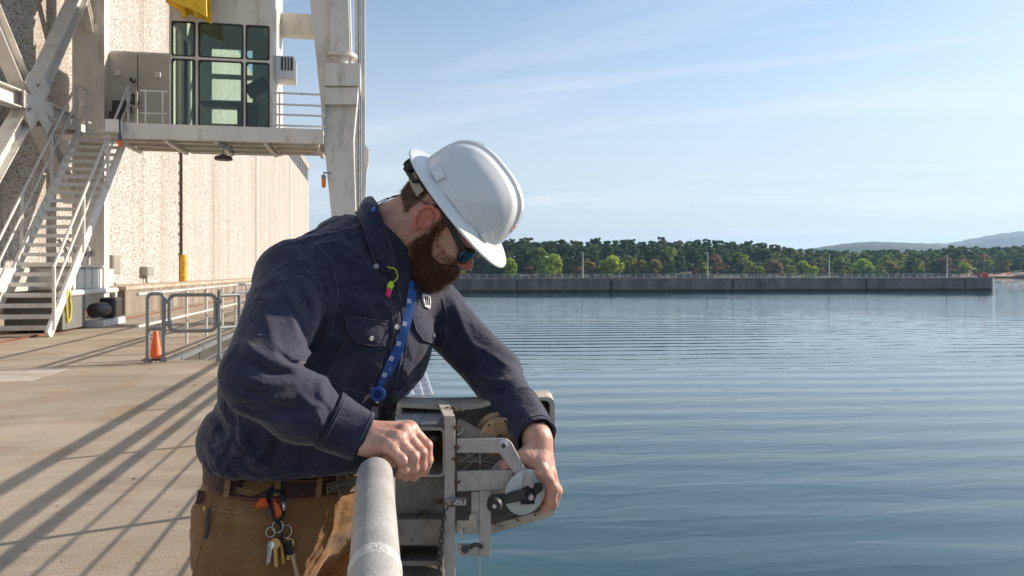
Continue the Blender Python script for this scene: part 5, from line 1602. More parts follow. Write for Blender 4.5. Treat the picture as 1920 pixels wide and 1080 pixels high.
# collar --------------------------------------------------------------
top_near = [(699, 371, 1.665), (703, 377, 1.62), (709, 392, 1.592), (717, 412, 1.578), (726, 440, 1.574), (734, 466, 1.58), (741, 490, 1.592)]
bot_near = [(676, 386, 1.665), (676, 395, 1.61), (680, 415, 1.572), (687, 440, 1.555), (697, 470, 1.552), (708, 498, 1.560), (726, 512, 1.573)]
top_far = [(703, 376, 1.72), (716, 392, 1.755), (735, 415, 1.775), (752, 445, 1.778), (764, 475, 1.765), (770, 500, 1.745)]
bot_far = [(686, 392, 1.735), (708, 410, 1.79), (742, 440, 1.805), (768, 480, 1.80), (778, 510, 1.78), (772, 535, 1.755)]
Tt = [cc(*p) for p in top_far[::-1]] + [cc(*p) for p in top_near]; Bt = [cc(*p) for p in bot_far[::-1]] + [cc(*p) for p in bot_near]
def smooth_poly(P, n):
    P = np.array(P); m_ = len(P); out = []
    for t in np.linspace(0, m_ - 1, n):
        i = min(int(t), m_ - 2); f_ = t - i
        p0, p1, p2, p3 = P[max(i - 1, 0)], P[i], P[i + 1], P[min(i + 2, m_ - 1)]
        out.append(0.5 * (2 * p1 + (p2 - p0) * f_ + (2 * p0 - 5 * p1 + 4 * p2 - p3) * f_ ** 2 + (3 * p1 - p0 - 3 * p2 + p3) * f_ ** 3))
    return np.array(out)
Tt, Bt = smooth_poly(Tt, 44), smooth_poly(Bt, 44)
NA = cc(725, 440, 1.67)
rows = []
for i in range(44):
    a, c = Tt[i], Bt[i]
    outw = nz((a + c) / 2 - NA)
    row = []
    for v in np.linspace(0, 1, 8):
        row.append(Vector(a * (1 - v) + c * v + outw * (0.010 * math.sin(math.pi * v) + 0.003 * math.sin(i * 0.7 + v * 3))))
    inner = [Vector(c) - Vector(outw) * 0.004, Vector((a + c) / 2 - outw * 0.002), Vector(a - outw * 0.005), Vector(a * 1.0 + (c - a) * 0.9 - outw * 0.018)]
    rows.append([Vector(a) - Vector(outw) * 0.004] + row + inner[:1])
co = CB().grid(rows).put('collar', M_SHIRT, shirt, auto=70)
sd = co.modifiers.new('thick', 'SOLIDIFY'); sd.thickness = 0.0028; sd.offset = 0
CB().tube([Vector(p) * 1.0 + Vector((0, -0.004, 0)) for p in Bt[24:]], 0.0012, 5).put('collar_stitch', M_SEAM, shirt, smooth=True)
# inner collar stand
rows = []
for i in range(44):
    a = Tt[i]; outw = nz(a - NA)
    dn = nz(Bt[i] - Tt[i])
    rows.append([Vector(a - outw * 0.004), Vector(a - outw * 0.006 + dn * 0.02), Vector(a - outw * 0.006 + dn * 0.05)])
cs = CB().grid(rows).put('collar_stand', M_SHIRT, shirt, auto=70)
sd = cs.modifiers.new('thick', 'SOLIDIFY'); sd.thickness = 0.003; sd.offset = 0
bq = Vector(cc(706, 499, 1.552)); CB().tube([bq, bq + Vector((0, -0.004, 0))], 0.0055, 14).put('button', M_BUTTON, shirt, auto=50)
# chest badge: white patch with dark bars
pt = patch([(790, 551), (797, 552), (803, 554)], [(803, 554), (805, 566), (803, 578)], [(794, 575), (798, 577), (803, 578)], [(790, 551), (791, 563), (794, 575)], 'chest_badge', mat('badge_white', (0.75, 0.74, 0.72), 0.6), shirt, 0.004, 0.001, 8, 8)
for k in range(3):
    x_ = 793.5 + 3.4 * k
    seam([(x_, 556), (x_ + 1.0, 564), (x_ + 1.2, 572)], 'badge_bar', 0.0011, M_BLACK, shirt, off=0.0060, n=5)

# ------------------------------------------------------------------ trousers
HR, HL = cc(488, 990, 1.64), cc(640, 985, 1.84)
vt = Vol((-0.86, 1.38, -1.40), (-0.12, 2.12, -0.36), 0.0052)
vt.ell(cc(548, 935, 1.735), (0.200, 0.165, 0.125), BV, 0.03)
vt.ell(cc(548, 905, 1.73), (0.196, 0.165, 0.10), BV, 0.03)
vt.ell(cc(480, 965, 1.75), (0.14, 0.115, 0.12), BV, 0.04)
KR = np.array([HR[0] - 0.03, 1.64, -0.92]); KL = np.array([HL[0] - 0.005, 1.90, -0.92])
vt.cone(HR, KR, 0.142, 0.098, 0.04); vt.cone(KR, np.array([KR[0] - 0.02, 1.68, -1.37]), 0.088, 0.076, 0.03)
vt.cone(HL, KL, 0.122, 0.088, 0.04); vt.cone(KL, np.array([KL[0] - 0.02, 1.92, -1.37]), 0.088, 0.076, 0.03)
vt.plane_cut((0, 0, cc(0, 884, 1.62)[2]), (0, 0, 1), 0.006)
vt.disp(stroke_fn([([(660, 980), (630, 1030), (585, 1080)], 10, 0.006), ([(640, 1060), (600, 1100), (560, 1130)], 12, -0.008), ([(665, 1010), (640, 1045), (600, 1085)], 7, -0.008),
                   ([(610, 990), (570, 1040), (500, 1090)], 14, -0.005), ([(420, 960), (500, 970), (560, 985)], 16, 0.004), ([(400, 1020), (460, 1050), (540, 1060)], 14, 0.004),
                   ([(640, 925), (628, 960), (622, 1000), (600, 1050)], 6, 0.005)]), 0.03)
vt.disp(lambda X, Y, Z: 0.008 * ((1 - np.abs(2 * fbm(X * 9 + Z * 6, Y * 9, Z * 22 - X * 8, 3) - 1)) ** 2 - 0.6) + 0.004 * (fbm(X * 18, Y * 18, Z * 18, 2) - 0.5))
TV, TF = vt.mesh()
trous = put_mesh('trousers', np_mesh('trousers', TV, TF, M_PANTS), person)
BVT = BVHTree.FromPolygons(TV.tolist(), TF.tolist())
def tseam(pts, name='seam', r=0.0013, off=0.0006, m=None): return seam(pts, name, r, m or M_PSEAM, trous, BVT, off)
tseam([(405, 900), (396, 940), (388, 985), (375, 1030), (362, 1080)], 'side_seam', 0.0020); tseam([(399, 905), (390, 950), (380, 1000), (366, 1060)], 'side_seam', 0.0012)
tseam([(398, 955), (440, 962), (480, 956), (505, 942)], 'pocket_welt', 0.0026); tseam([(400, 962), (440, 969), (485, 962), (508, 948)], 'pocket_stitch', 0.0010)
tseam([(408, 905), (450, 916), (490, 926), (497, 932)], 'coin_pocket_edge', 0.0014)
tseam([(620, 928), (628, 950), (624, 990), (608, 1030), (580, 1075)], 'fly_seam', 0.0018); tseam([(613, 928), (620, 950), (617, 985), (601, 1025), (570, 1070)], 'fly_stitch', 0.0009)
M_BRASS = mat('brass', (0.55, 0.36, 0.10), 0.35, 0.9)
for x, y in ((412, 912), (384, 954)):
    p, nn = hit(x, y, BVT)
    CB().tube([p, p + nn * 0.002, p + nn * 0.0028], [0.0055, 0.005, 0.003], 12).put('rivet', M_BRASS, trous, auto=50)
# belt --------------------------------------------------------------
M_BELT = mat('tooled_brown_belt', (0.055, 0.020, 0.012), 0.5, var=0.45, vscale=70, stain=(0.12, 0.035, 0.02), sscale=110, samt=0.8, bump=0.7, bscale=150)
belt_w = cc(0, 904, 1.60)[2]
bc = cc(548, 905, 1.735)
def ring_hits(z, n, bvh, off, tilt=0.0):
    out = []
    for k in range(n):
        a = 2 * math.pi * k / n
        d = Vector((math.cos(a), math.sin(a), 0)); zz = z + tilt * d.x
        loc, nn, _, _ = bvh.ray_cast(Vector((bc[0], bc[1], zz)) + d * 0.45, -d)
        out.append((loc if loc else Vector((bc[0], bc[1], zz)) + d * 0.19) + d * off)
    return out
NB = 72
rows = [ring_hits(belt_w + dz, NB, BVT, o_, -0.02) for dz, o_ in ((-0.019, 0.0), (-0.019, 0.005), (-0.016, 0.0062), (0.016, 0.0062), (0.019, 0.005), (0.019, 0.0))]
A = np.array([[list(p) for p in r] for r in rows])
for _ in range(4): A = 0.5 * A + 0.25 * (np.roll(A, 1, 1) + np.roll(A, -1, 1))
A[:, :, :2] += (A[:, :, :2] - bc[:2]) * 0.01
belt = CB().grid(A.transpose(1, 0, 2).tolist(), closed_u=True).put('belt', M_BELT, person, auto=50)
BVB = BVHTree.FromPolygons([tuple(p) for p in A.transpose(1, 0, 2).reshape(-1, 3)], [(k * 6 + j, ((k + 1) % NB) * 6 + j, ((k + 1) % NB) * 6 + j + 1, k * 6 + j + 1) for k in range(NB) for j in range(5)])
for dz in (-0.0165, 0.0165):
    ed = [Vector(p) for p in A[3 if dz > 0 else 2]]
    CB().tube(ed + [ed[0]], 0.0017, 5, caps=False).put('belt_edge_lacing', mat('belt_lacing', (0.20, 0.07, 0.04), 0.5, var=0.4, vscale=300), belt, smooth=True)
# belt loops
for x in (523, 600, 430):
    Q = []
    for y in np.linspace(888, 932, 9):
        p, nn = hit(x - (y - 890) * 0.12, y, BVB)
        if p is None: p, nn = hit(x - (y - 890) * 0.12, y, BVT)
        if p is not None: Q.append((p, nn))
    b = CB(); P = []
    for p, nn in Q:
        sd_ = nn.cross(Vector((0, 0, 1))).normalized() * 0.006
        P.append([p + sd_ + nn * 0.001, p + sd_ + nn * 0.0045, p - sd_ + nn * 0.0045, p - sd_ + nn * 0.001])
    b.grid(P).put('belt_loop', M_PSEAM, trous, auto=60)
# buckle: wide bow-tie plate with raised lettering
M_BUCKLE = mat('antique_buckle', (0.16, 0.14, 0.12), 0.4, 0.8, var=0.3, vscale=80)
bp_, bn_ = hit(640, 909, BVB)
if bp_ is None: bp_, bn_ = Vector(cc(640, 909, 1.6)), Vector((0.3, -0.95, 0))
zax = bn_.normalized(); xax = Vector((0, 0, 1)).cross(zax).normalized(); yax = zax.cross(xax)
MBk = Matrix(((xax.x, yax.x, zax.x, bp_.x), (xax.y, yax.y, zax.y, bp_.y), (xax.z, yax.z, zax.z, bp_.z), (0, 0, 0, 1)))
bow = [(-0.046, -0.010), (-0.016, -0.010), (-0.013, -0.021), (0.013, -0.021), (0.016, -0.010), (0.040, -0.010), (0.046, 0.010), (0.016, 0.010), (0.013, 0.021), (-0.013, 0.021), (-0.016, 0.010), (-0.040, 0.010)]
bk = CB().prism(bow, MBk @ Matrix.Translation((0, 0, 0.003)), 0.004).put('buckle', M_BUCKLE, belt, bevel=0.0008)
rim = [MBk @ Vector((x, y, 0.007)) for x, y in bow]
CB().tube(rim + [rim[0]], 0.0011, 5, caps=False).put('buckle_rim', M_BRASS, bk)
def text_obj(txt, size, M_, m, parent, name, ext=0.0006):
    cu = bpy.data.curves.new(name, 'FONT'); cu.body = txt; cu.size = size; cu.extrude = ext; cu.align_x = 'CENTER'; cu.align_y = 'CENTER'
    tmp = bpy.data.objects.new(name, cu); COL.objects.link(tmp)
    bpy.context.view_layer.update()
    me = bpy.data.meshes.new_from_object(tmp.evaluated_get(bpy.context.evaluated_depsgraph_get()))
    bpy.data.objects.remove(tmp)
    me.materials.clear(); me.materials.append(m)
    o = bpy.data.objects.new(name, me); COL.objects.link(o); set_parent(o, parent); o.matrix_basis = M_
    return o
text_obj('CHEVROLET', 0.0125, CAM_M @ MBk @ Matrix.Translation((0, 0, 0.0075)), mat('buckle_letter', (0.42, 0.39, 0.34), 0.35, 0.8), bk, 'buckle_lettering')
# pen knife clip in the pocket
tag(CB().bar(cc(392, 953, 1.515), cc(386, 1010, 1.515), 0.004, 0.0075, up=(1, 0, 0)).put('knife_clip', M_DARKMETAL, trous, bevel=0.001))
CB().bar(cc(378, 920, 1.56), cc(374, 945, 1.56), 0.004, 0.014, up=(1, 0, 0)).put('side_tab', mat('red_tab', (0.05, 0.012, 0.012), 0.6), trous)
# boots
M_BOOT = mat('brown_leather_boot', (0.075, 0.038, 0.018), 0.55, var=0.3, vscale=30, bump=0.3, bscale=90)
for K in (KR, KL):
    vb = Vol((K[0] - 0.16, K[1] - 0.12, -HC - 0.02), (K[0] + 0.24, K[1] + 0.12, -HC + 0.16), 0.006)
    x0, y0 = K[0] - 0.02, K[1] + 0.02
    vb.cone((x0, y0, -HC + 0.13), (x0, y0, -HC + 0.05), 0.055, 0.05, 0.02)
    vb.cone((x0 - 0.03, y0, -HC + 0.045), (x0 + 0.15, y0 - 0.01, -HC + 0.045), 0.045, 0.044, 0.03)
    vb.plane_cut((0, 0, -HC + 0.004), (0, 0, -1), 0.004)
    v_, f_ = vb.mesh(); put_mesh('boot', np_mesh('boot', v_, f_, M_BOOT), person)

# ------------------------------------------------------------------ body: head, neck, hands, and the trunk under the clothes
HO = cc(819, 411, 1.665)
_t = R(12)
p_0 = np.array([0.79, 0, 0.615]); p_0 /= np.linalg.norm(p_0)
HFv = np.array([p_0[2], 0, -p_0[0]])
HPv = p_0 * math.cos(_t) + np.array([0, -1, 0]) * math.sin(_t)
HSv = np.array([0, -1, 0]) * math.cos(_t) - p_0 * math.sin(_t)          # towards the camera: his right side
HB = np.array([HFv, HPv, HSv])
def hd(f, p, s): return HO + (HFv * f + HPv * p + HSv * s) * 0.001
def mm(*a): return tuple(q * 0.001 for q in a)
vh = Vol(HO - 0.26, HO + 0.19, 0.0026)
vh.ell(hd(-8, 52, 0), mm(100, 84, 77), HB, 0.01)
vh.ell(hd(48, 8, 0), mm(58, 72, 60), HB, 0.03)
vh.ell(hd(48, -48, 0), mm(56, 44, 54), HB, 0.03)
vh.ell(hd(88, -70, 0), mm(22, 22, 26), HB, 0.02)
vh.ell(hd(90, 30, 0), mm(17, 12, 50), HB, 0.015)
for s_ in (-1, 1):
    vh.ell(hd(80, -6, 40 * s_), mm(20, 18, 22), HB, 0.02)
    vh.ell(hd(97, 12, 31 * s_), mm(14, 13, 17), HB, 0.010, '-')
    vh.ell(hd(92, 11, 31 * s_), mm(13, 13, 13), HB, 0.003)
vh.cone(hd(100, 24, 0), hd(122, -8, 0), 0.0085, 0.011, 0.010)
vh.ell(hd(121, -11, 0), mm(13, 11, 13), HB, 0.008)
for s_ in (-1, 1):
    vh.ell(hd(111, -16, 13 * s_), mm(10, 8.5, 8.5), HB, 0.006)
    vh.ell(hd(117, -21, 7 * s_), mm(4.5, 5, 4), HB, 0.003, '-')
vh.ell(hd(104, -40, 0), mm(9, 5, 24), HB, 0.006); vh.ell(hd(103, -51, 0), mm(9, 6, 21), HB, 0.006)
vh.cone(hd(-22, -20, 0), hd(-48, -150, 0), 0.066, 0.074, 0.04)
vh.cone(hd(20, -50, 0), hd(0, -130, 0), 0.05, 0.055, 0.04)
# ears: shell, rim, concha
for s_ in (-1, 1):
    vh.ell(hd(-7, 6, 82 * s_), mm(21, 31, 6), np.array([nz(HFv + 0.25 * HPv), nz(HPv - 0.25 * HFv), nz(HSv * s_ + 0.35 * HFv)]), 0.004)
    ringp = [(-2, 34), (-16, 32), (-25, 20), (-26, 4), (-20, -12), (-10, -24), (0, -26)]
    ringp = [(12, 22), (6, 33)] + ringp
    for a, c in zip(ringp[:-1], ringp[1:]):
        vh.cone(hd(a[0], a[1], (90 - 0.2 * a[0]) * s_), hd(c[0], c[1], (90 - 0.2 * c[0]) * s_), 0.0048, 0.0048, 0.003)
    vh.ell(hd(-6, -20, 83 * s_), mm(9, 9, 6), HB, 0.004)
    vh.ell(hd(-2, 2, 92 * s_), mm(11, 14, 9), HB, 0.004, '-')
    vh.cone(hd(-8, 14, 85 * s_), hd(-14, 26, 86 * s_), 0.004, 0.003, 0.003)
    vh.ell(hd(9, 0, 80 * s_), mm(6, 8, 6), HB, 0.004)
HV, HF_ = vh.mesh()
# right hand, resting on the pipe
vr = Vol(cc(650, 915, 1.30) - 0.03, cc(820, 780, 1.47) + np.array([0.03, 0.05, 0.03]), 0.0016)
def finger(v, pts, radii, k=0.004):
    for (a, b, ra, rb) in zip(pts[:-1], pts[1:], radii[:-1], radii[1:]): v.cone(cc(*a), cc(*b), ra, rb, k)
wr = (668, 817, 1.372)
up_n = nz([0.15, -0.25, 1.0])
for m_, r_ in (((728, 838, 1.338), 0.0165), ((744, 825, 1.352), 0.018), ((757, 812, 1.372), 0.0185), ((768, 806, 1.394), 0.0175)):
    vr.cone(cc(*wr), cc(*m_), 0.029, r_, 0.014, flat=(up_n, 0.82))
vr.cone(cc(640, 805, 1.368), cc(690, 823, 1.372), 0.029, 0.028, 0.012)
vr.ell(cc(700, 838, 1.36), (0.034, 0.03, 0.016), None, 0.012)
for pts, rr_ in ((((728, 837, 1.338), (754, 864, 1.332), (757, 878, 1.338), (748, 889, 1.35)), (0.0125, 0.0112, 0.0104, 0.0094)),
                 (((744, 823, 1.352), (774, 857, 1.345), (774, 876, 1.352), (761, 893, 1.362)), (0.0130, 0.0118, 0.0110, 0.0098)),
                 (((757, 810, 1.372), (789, 850, 1.365), (789, 874, 1.370), (776, 893, 1.380)), (0.0135, 0.0122, 0.0113, 0.0100)),
                 (((768, 803, 1.394), (799, 836, 1.392), (801, 862, 1.395), (795, 885, 1.405)), (0.0132, 0.0118, 0.0110, 0.0096)),
                 (((690, 812, 1.40), (712, 830, 1.43), (728, 850, 1.435), (738, 868, 1.43)), (0.018, 0.0145, 0.0125, 0.010))):
    finger(vr, pts, rr_)
for q in ((729, 833, 1.333), (745, 819, 1.347), (758, 806, 1.367), (769, 800, 1.39)):
    vr.ell(cc(*q), (0.0105, 0.0105, 0.0085), None, 0.010)
for q in ((755, 863, 1.326), (776, 855, 1.339), (791, 848, 1.359), (801, 834, 1.386)):
    vr.ell(cc(*q), (0.0085, 0.0085, 0.008), None, 0.006)
# tendons over the back of the hand
for a, c in (((690, 814, 1.352), (727, 829, 1.333)), ((688, 806, 1.362), (742, 815, 1.347)), ((688, 800, 1.375), (755, 802, 1.367)), ((690, 797, 1.39), (766, 797, 1.39))):
    vr.cone(cc(*a), cc(*c), 0.003, 0.004, 0.008)
vr.disp(lambda X, Y, Z: 0.0012 * (fbm(X * 120, Y * 120, Z * 120, 2) - 0.5), 0.01)
RV, RF = vr.mesh()
# left hand, closing on the reel
vl = Vol(cc(925, 965, 1.43) - np.array([0.01, 0.03, 0.02]), cc(1062, 790, 1.62) + np.array([0.02, 0.02, 0.02]), 0.0016)
wl_ = (1008, 824, 1.508)
for m_, r_ in (((1018, 884, 1.468), 0.017), ((1029, 890, 1.492), 0.018), ((1031, 888, 1.517), 0.0175), ((1027, 880, 1.540), 0.016)):
    vl.cone(cc(*wl_), cc(*m_), 0.028, r_, 0.014, flat=(nz([0.9, -0.3, 0.2]), 0.8))
vl.cone(cc(990, 790, 1.55), cc(1008, 826, 1.508), 0.029, 0.028, 0.012)
for pts, rr_ in ((((1018, 884, 1.468), (1037, 915, 1.475), (1034, 938, 1.485), (1022, 955, 1.497)), (0.0135, 0.0118, 0.0108, 0.0092)),
                 (((1029, 890, 1.492), (1043, 920, 1.505), (1036, 945, 1.520), (1018, 958, 1.530)), (0.0135, 0.0120, 0.0110, 0.0095)),
                 (((1031, 888, 1.517), (1042, 918, 1.535), (1032, 942, 1.55), (1012, 952, 1.555)), (0.0130, 0.0116, 0.0108, 0.0095)),
                 (((1027, 880, 1.540), (1036, 908, 1.560), (1024, 928, 1.575), (1006, 935, 1.575)), (0.0120, 0.0105, 0.0098, 0.009)),
                 (((1000, 842, 1.49), (984, 855, 1.468), (964, 864, 1.463), (946, 873, 1.465)), (0.021, 0.0155, 0.0128, 0.0102))):
    finger(vl, pts, rr_)
vl.ell(cc(996, 862, 1.475), (0.018, 0.016, 0.020), None, 0.012)
for q in ((1017, 881, 1.460), (1030, 886, 1.484)): vl.ell(cc(*q), (0.010, 0.0095, 0.010), None, 0.008)
vl.disp(lambda X, Y, Z: 0.0012 * (fbm(X * 120, Y * 120, Z * 120, 2) - 0.5), 0.01)
LV, LF = vl.mesh()
# trunk and limbs under the cloth (coarse)
vb = Vol((-0.80, 1.20, -1.38), (0.10, 2.08, 0.10), 0.012)
vb.ell(cc(652, 605, 1.675), (0.16, 0.11, 0.17), BA, 0.03); vb.ell(cc(588, 735, 1.685), (0.165, 0.12, 0.15), BA, 0.05); vb.ell(cc(556, 880, 1.72), (0.15, 0.12, 0.13), BV, 0.05)
vb.cone(RS, RE, 0.048, 0.042, 0.02); vb.cone(RE, cc(690, 816, 1.375), 0.040, 0.022, 0.02)
vb.cone(LS, LE, 0.045, 0.040, 0.02); vb.cone(LE, cc(1008, 826, 1.51), 0.038, 0.022, 0.02)
vb.cone(RS, LS, 0.045, 0.045, 0.03); vb.cone(cc(700, 480, 1.67), hd(-40, -120, 0), 0.06, 0.058, 0.03)
vb.cone(HR, KR, 0.09, 0.06, 0.03); vb.cone(HL, KL, 0.09, 0.06, 0.03)
vb.cone(KR, (KR[0] - 0.02, 1.68, -1.33), 0.058, 0.045, 0.03); vb.cone(KL, (KL[0] - 0.02, 1.92, -1.33), 0.058, 0.045, 0.03)
OV, OF = vb.mesh()
bv, bf = join_np([(HV, HF_), (RV, RF), (LV, LF), (OV, OF)])
M_EAR = M_SKIN.copy(); M_EAR.name = 'flushed_skin'
M_EAR.node_tree.nodes['Principled BSDF'].inputs['Subsurface Weight'].default_value = 0.4
for nd in M_EAR.node_tree.nodes:
    if nd.type == 'MIX':
        for i_ in (6, 7):
            c_ = nd.inputs[i_].default_value; nd.inputs[i_].default_value = (c_[0] * 1.12, c_[1] * 0.78, c_[2] * 0.78, 1)
bme = np_mesh('body', bv, bf, [M_SKIN, M_EAR])
lc = (bv[bf].mean(1) - HO) @ HB.T * 1000
mi = ((np.abs(lc[:, 2]) > 79) & (np.abs(lc[:, 0] + 5) < 34) & (np.abs(lc[:, 1] - 4) < 40)) | ((lc[:, 0] > 112) & (np.abs(lc[:, 2]) < 22) & (np.abs(lc[:, 1] + 12) < 16))
mi = mi & (np.arange(len(bf)) < len(HF_))
bme.polygons.foreach_set('material_index', mi.astype(np.int32))
body = put_mesh('body', bme, person)
# fingernails on the visible thumb
# ------------------------------------------------------------------ hair and beard
BVH_ = BVHTree.FromPolygons(HV.tolist(), HF_.tolist())
def strands(roots, dirs, lens, name, m, parent, r=0.00042, bend=None, seed=3, taper=0.25):
    rg = np.random.RandomState(seed); n = len(roots)
    roots = np.array(roots); dirs = np.array(dirs); dirs /= np.linalg.norm(dirs, axis=1)[:, None]
    lens = np.array(lens)[:, None]
    bend = np.array([0, 0, -1.0]) if bend is None else bend
    j = rg.normal(0, 0.22, (n, 3))
    P = [roots - dirs * 0.002, roots + (dirs + j * 0.4) * lens * 0.5, roots + (dirs + j + bend * 0.35) * lens]
    a = np.cross(dirs, rg.normal(0, 1, (n, 3))); a /= np.linalg.norm(a, axis=1)[:, None]; b = np.cross(dirs, a)
    V = []
    for i, rr in enumerate((r, r * 0.9, r * taper)):
        for k in range(3):
            an = 2 * math.pi * k / 3
            V.append(P[i] + (a * math.cos(an) + b * math.sin(an)) * rr)
    V = np.stack(V, 1).reshape(-1, 3)
    base = (np.arange(n) * 9)[:, None]
    Fq = []
    for i in range(2):
        for k in range(3):
            Fq.append(base + np.array([[i * 3 + k, i * 3 + (k + 1) % 3, (i + 1) * 3 + (k + 1) % 3, (i + 1) * 3 + k]]))
    Fq = np.concatenate(Fq)
    return put_mesh(name, np_mesh(name, V, Fq, m), parent)
vbd = Vol(HO - 0.22, HO + 0.16, 0.003)
vbd.ell(hd(66, -66, 0), mm(48, 42, 57), HB, 0.02)
vbd.ell(hd(84, -84, 0), mm(32, 30, 38), HB, 0.03)
vbd.ell(hd(106, -43, 0), mm(15, 13, 30), HB, 0.014)
for s_ in (-1, 1):
    vbd.cone(hd(22, 6, 62 * s_), hd(30, -45, 56 * s_), 0.009, 0.014, 0.018)
    vbd.cone(hd(30, -45, 54 * s_), hd(70, -70, 46 * s_), 0.016, 0.020, 0.02)
    vbd.cone(hd(104, -40, 22 * s_), hd(88, -66, 38 * s_), 0.010, 0.014, 0.012)
vbd.disp(lambda X, Y, Z: 0.006 * (fbm(X * 60, Y * 60, Z * 60, 3) - 0.5) + 0.003 * (fbm(X * 160, Y * 160, Z * 160, 2) - 0.5), 0.012)
DV, DF = vbd.mesh()
beard = put_mesh('beard', np_mesh('beard', DV, DF, M_BEARD), person)
rg = np.random.RandomState(4)
cen = DV[DF].mean(1); e1 = DV[DF[:, 1]] - DV[DF[:, 0]]; e2 = DV[DF[:, 3]] - DV[DF[:, 0]]
nr = np.cross(e1, e2); nr /= np.linalg.norm(nr, axis=1)[:, None] + 1e-12
if ((cen - cen.mean(0)) * nr).sum() < 0: nr = -nr
pick = rg.choice(len(cen), 11000)
flow = nz(-0.9 * HPv + 0.35 * HFv)
st_o = strands(cen[pick], nr[pick] * 0.55 + flow * 0.9, rg.uniform(0.005, 0.017, len(pick)) * np.where(rg.rand(len(pick)) < 0.08, 1.7, 1.0), 'beard_strands', M_BEARD, beard, r=0.00042, bend=flow)
st_o['kind'] = 'stuff'
# stubble cheeks and neck hair
fcen = HV[HF_].mean(1)
e1 = HV[HF_[:, 1]] - HV[HF_[:, 0]]; e2 = HV[HF_[:, 3]] - HV[HF_[:, 0]]; fn_ = np.cross(e1, e2); fn_ /= np.linalg.norm(fn_, axis=1)[:, None] + 1e-12
if ((fcen - fcen.mean(0)) * fn_).sum() < 0: fn_ = -fn_
loc_ = (fcen - HO) @ HB.T * 1000
f_, p__, s__ = loc_.T
hair_m = (p__ > -18 - 0.25 * np.clip(f_ + 80, 0, 60)) & (f_ < -12) & (p__ < 70) & (np.abs(s__) < 82) & ((f_ < -44) | (p__ > 46))
hi_ = np.nonzero(hair_m)[0]
pick = rg.choice(hi_, 7000)
hflow = nz(-0.9 * HPv - 0.25 * HFv)
hc = CB()
hair_o = strands(fcen[pick], fn_[pick] * 0.45 + hflow * 0.9, rg.uniform(0.003, 0.008, len(pick)), 'hair', M_HAIR, person, r=0.00045, bend=hflow, seed=8)
hair_o['kind'] = 'stuff'
side_m = (f_ > 16) & (f_ < 36) & (p__ > 4) & (p__ < 62) & (np.abs(s__) > 45)
pick = rg.choice(np.nonzero(side_m)[0], 1300)
strands(fcen[pick], fn_[pick] * 0.4 + hflow * 0.9, rg.uniform(0.003, 0.007, len(pick)), 'sideburn', M_HAIR, person, r=0.0004, bend=hflow, seed=9)['kind'] = 'stuff'
stub = (p__ < -20 + 0.15 * f_) & (f_ > 8) & (p__ > -90) & (np.abs(s__) > 20)
pick = rg.choice(np.nonzero(stub)[0], 2600)
strands(fcen[pick], fn_[pick] * 0.5 + flow * 0.8, rg.uniform(0.002, 0.007, len(pick)), 'stubble', M_BEARD, person, r=0.0003, bend=flow, seed=10)['kind'] = 'stuff'
# ------------------------------------------------------------------ hard hat
def hat_material():
    m = bpy.data.materials.new('white_hat_shell'); m.use_nodes = True
    n, l = m.node_tree.nodes, m.node_tree.links; b = n['Principled BSDF']
    b.inputs['Roughness'].default_value = 0.16; b.inputs['Coat Weight'].default_value = 0.6; b.inputs['Coat Roughness'].default_value = 0.12
    tc = n.new('ShaderNodeTexCoord')
    mp = n.new('ShaderNodeMapping'); mp.inputs['Rotation'].default_value = (R(20), R(35), R(45)); l.new(tc.outputs['Object'], mp.inputs[0])
    vo = n.new('ShaderNodeTexVoronoi'); vo.inputs['Scale'].default_value = 190; vo.inputs['Randomness'].default_value = 0.12; l.new(mp.outputs[0], vo.inputs['Vector'])
    r = n.new('ShaderNodeMapRange'); r.inputs[1].default_value = 0.25; r.inputs[2].default_value = 0.6; l.new(vo.outputs['Distance'], r.inputs[0])
    q = n.new('ShaderNodeTexNoise'); q.inputs['Scale'].default_value = 9; q.inputs['Detail'].default_value = 6; l.new(tc.outputs['Object'], q.inputs['Vector'])
    r2 = n.new('ShaderNodeMapRange'); r2.inputs[1].default_value = 0.35; r2.inputs[2].default_value = 0.65; r2.inputs[3].default_value = 0.35; l.new(q.outputs['Fac'], r2.inputs[0])
    mu = n.new('ShaderNodeMath'); mu.operation = 'MULTIPLY'; l.new(r.outputs[0], mu.inputs[0]); l.new(r2.outputs[0], mu.inputs[1])
    x = n.new('ShaderNodeMix'); x.data_type = 'RGBA'; x.inputs[6].default_value = (0.74, 0.74, 0.73, 1); x.inputs[7].default_value = (0.63, 0.64, 0.65, 1)
    l.new(mu.outputs[0], x.inputs[0])
    # handling marks and scuffs
    q5 = n.new('ShaderNodeTexNoise'); q5.inputs['Scale'].default_value = 24; q5.inputs['Detail'].default_value = 9; q5.inputs['Roughness'].default_value = 0.75; l.new(tc.outputs['Object'], q5.inputs['Vector'])
    r5 = n.new('ShaderNodeMapRange'); r5.inputs[1].default_value = 0.58; r5.inputs[2].default_value = 0.72; r5.inputs[4].default_value = 0.45; l.new(q5.outputs['Fac'], r5.inputs[0])
    x5 = n.new('ShaderNodeMix'); x5.data_type = 'RGBA'; x5.inputs[7].default_value = (0.42, 0.38, 0.33, 1); l.new(x.outputs[2], x5.inputs[6]); l.new(r5.outputs[0], x5.inputs[0])
    l.new(x5.outputs[2], b.inputs['Base Color'])
    r6 = n.new('ShaderNodeMapRange'); r6.inputs[3].default_value = 0.12; r6.inputs[4].default_value = 0.38; l.new(q5.outputs['Fac'], r6.inputs[0]); l.new(r6.outputs[0], b.inputs['Roughness'])
    return m
M_HATS = hat_material()
M_HATW = mat('white_hat_plastic', (0.76, 0.76, 0.75), 0.25, coat=0.4, var=0.04, vscale=20, stain=(0.45, 0.41, 0.36), sscale=22, sdetail=9, samt=0.45, sramp=(0.56, 0.72))
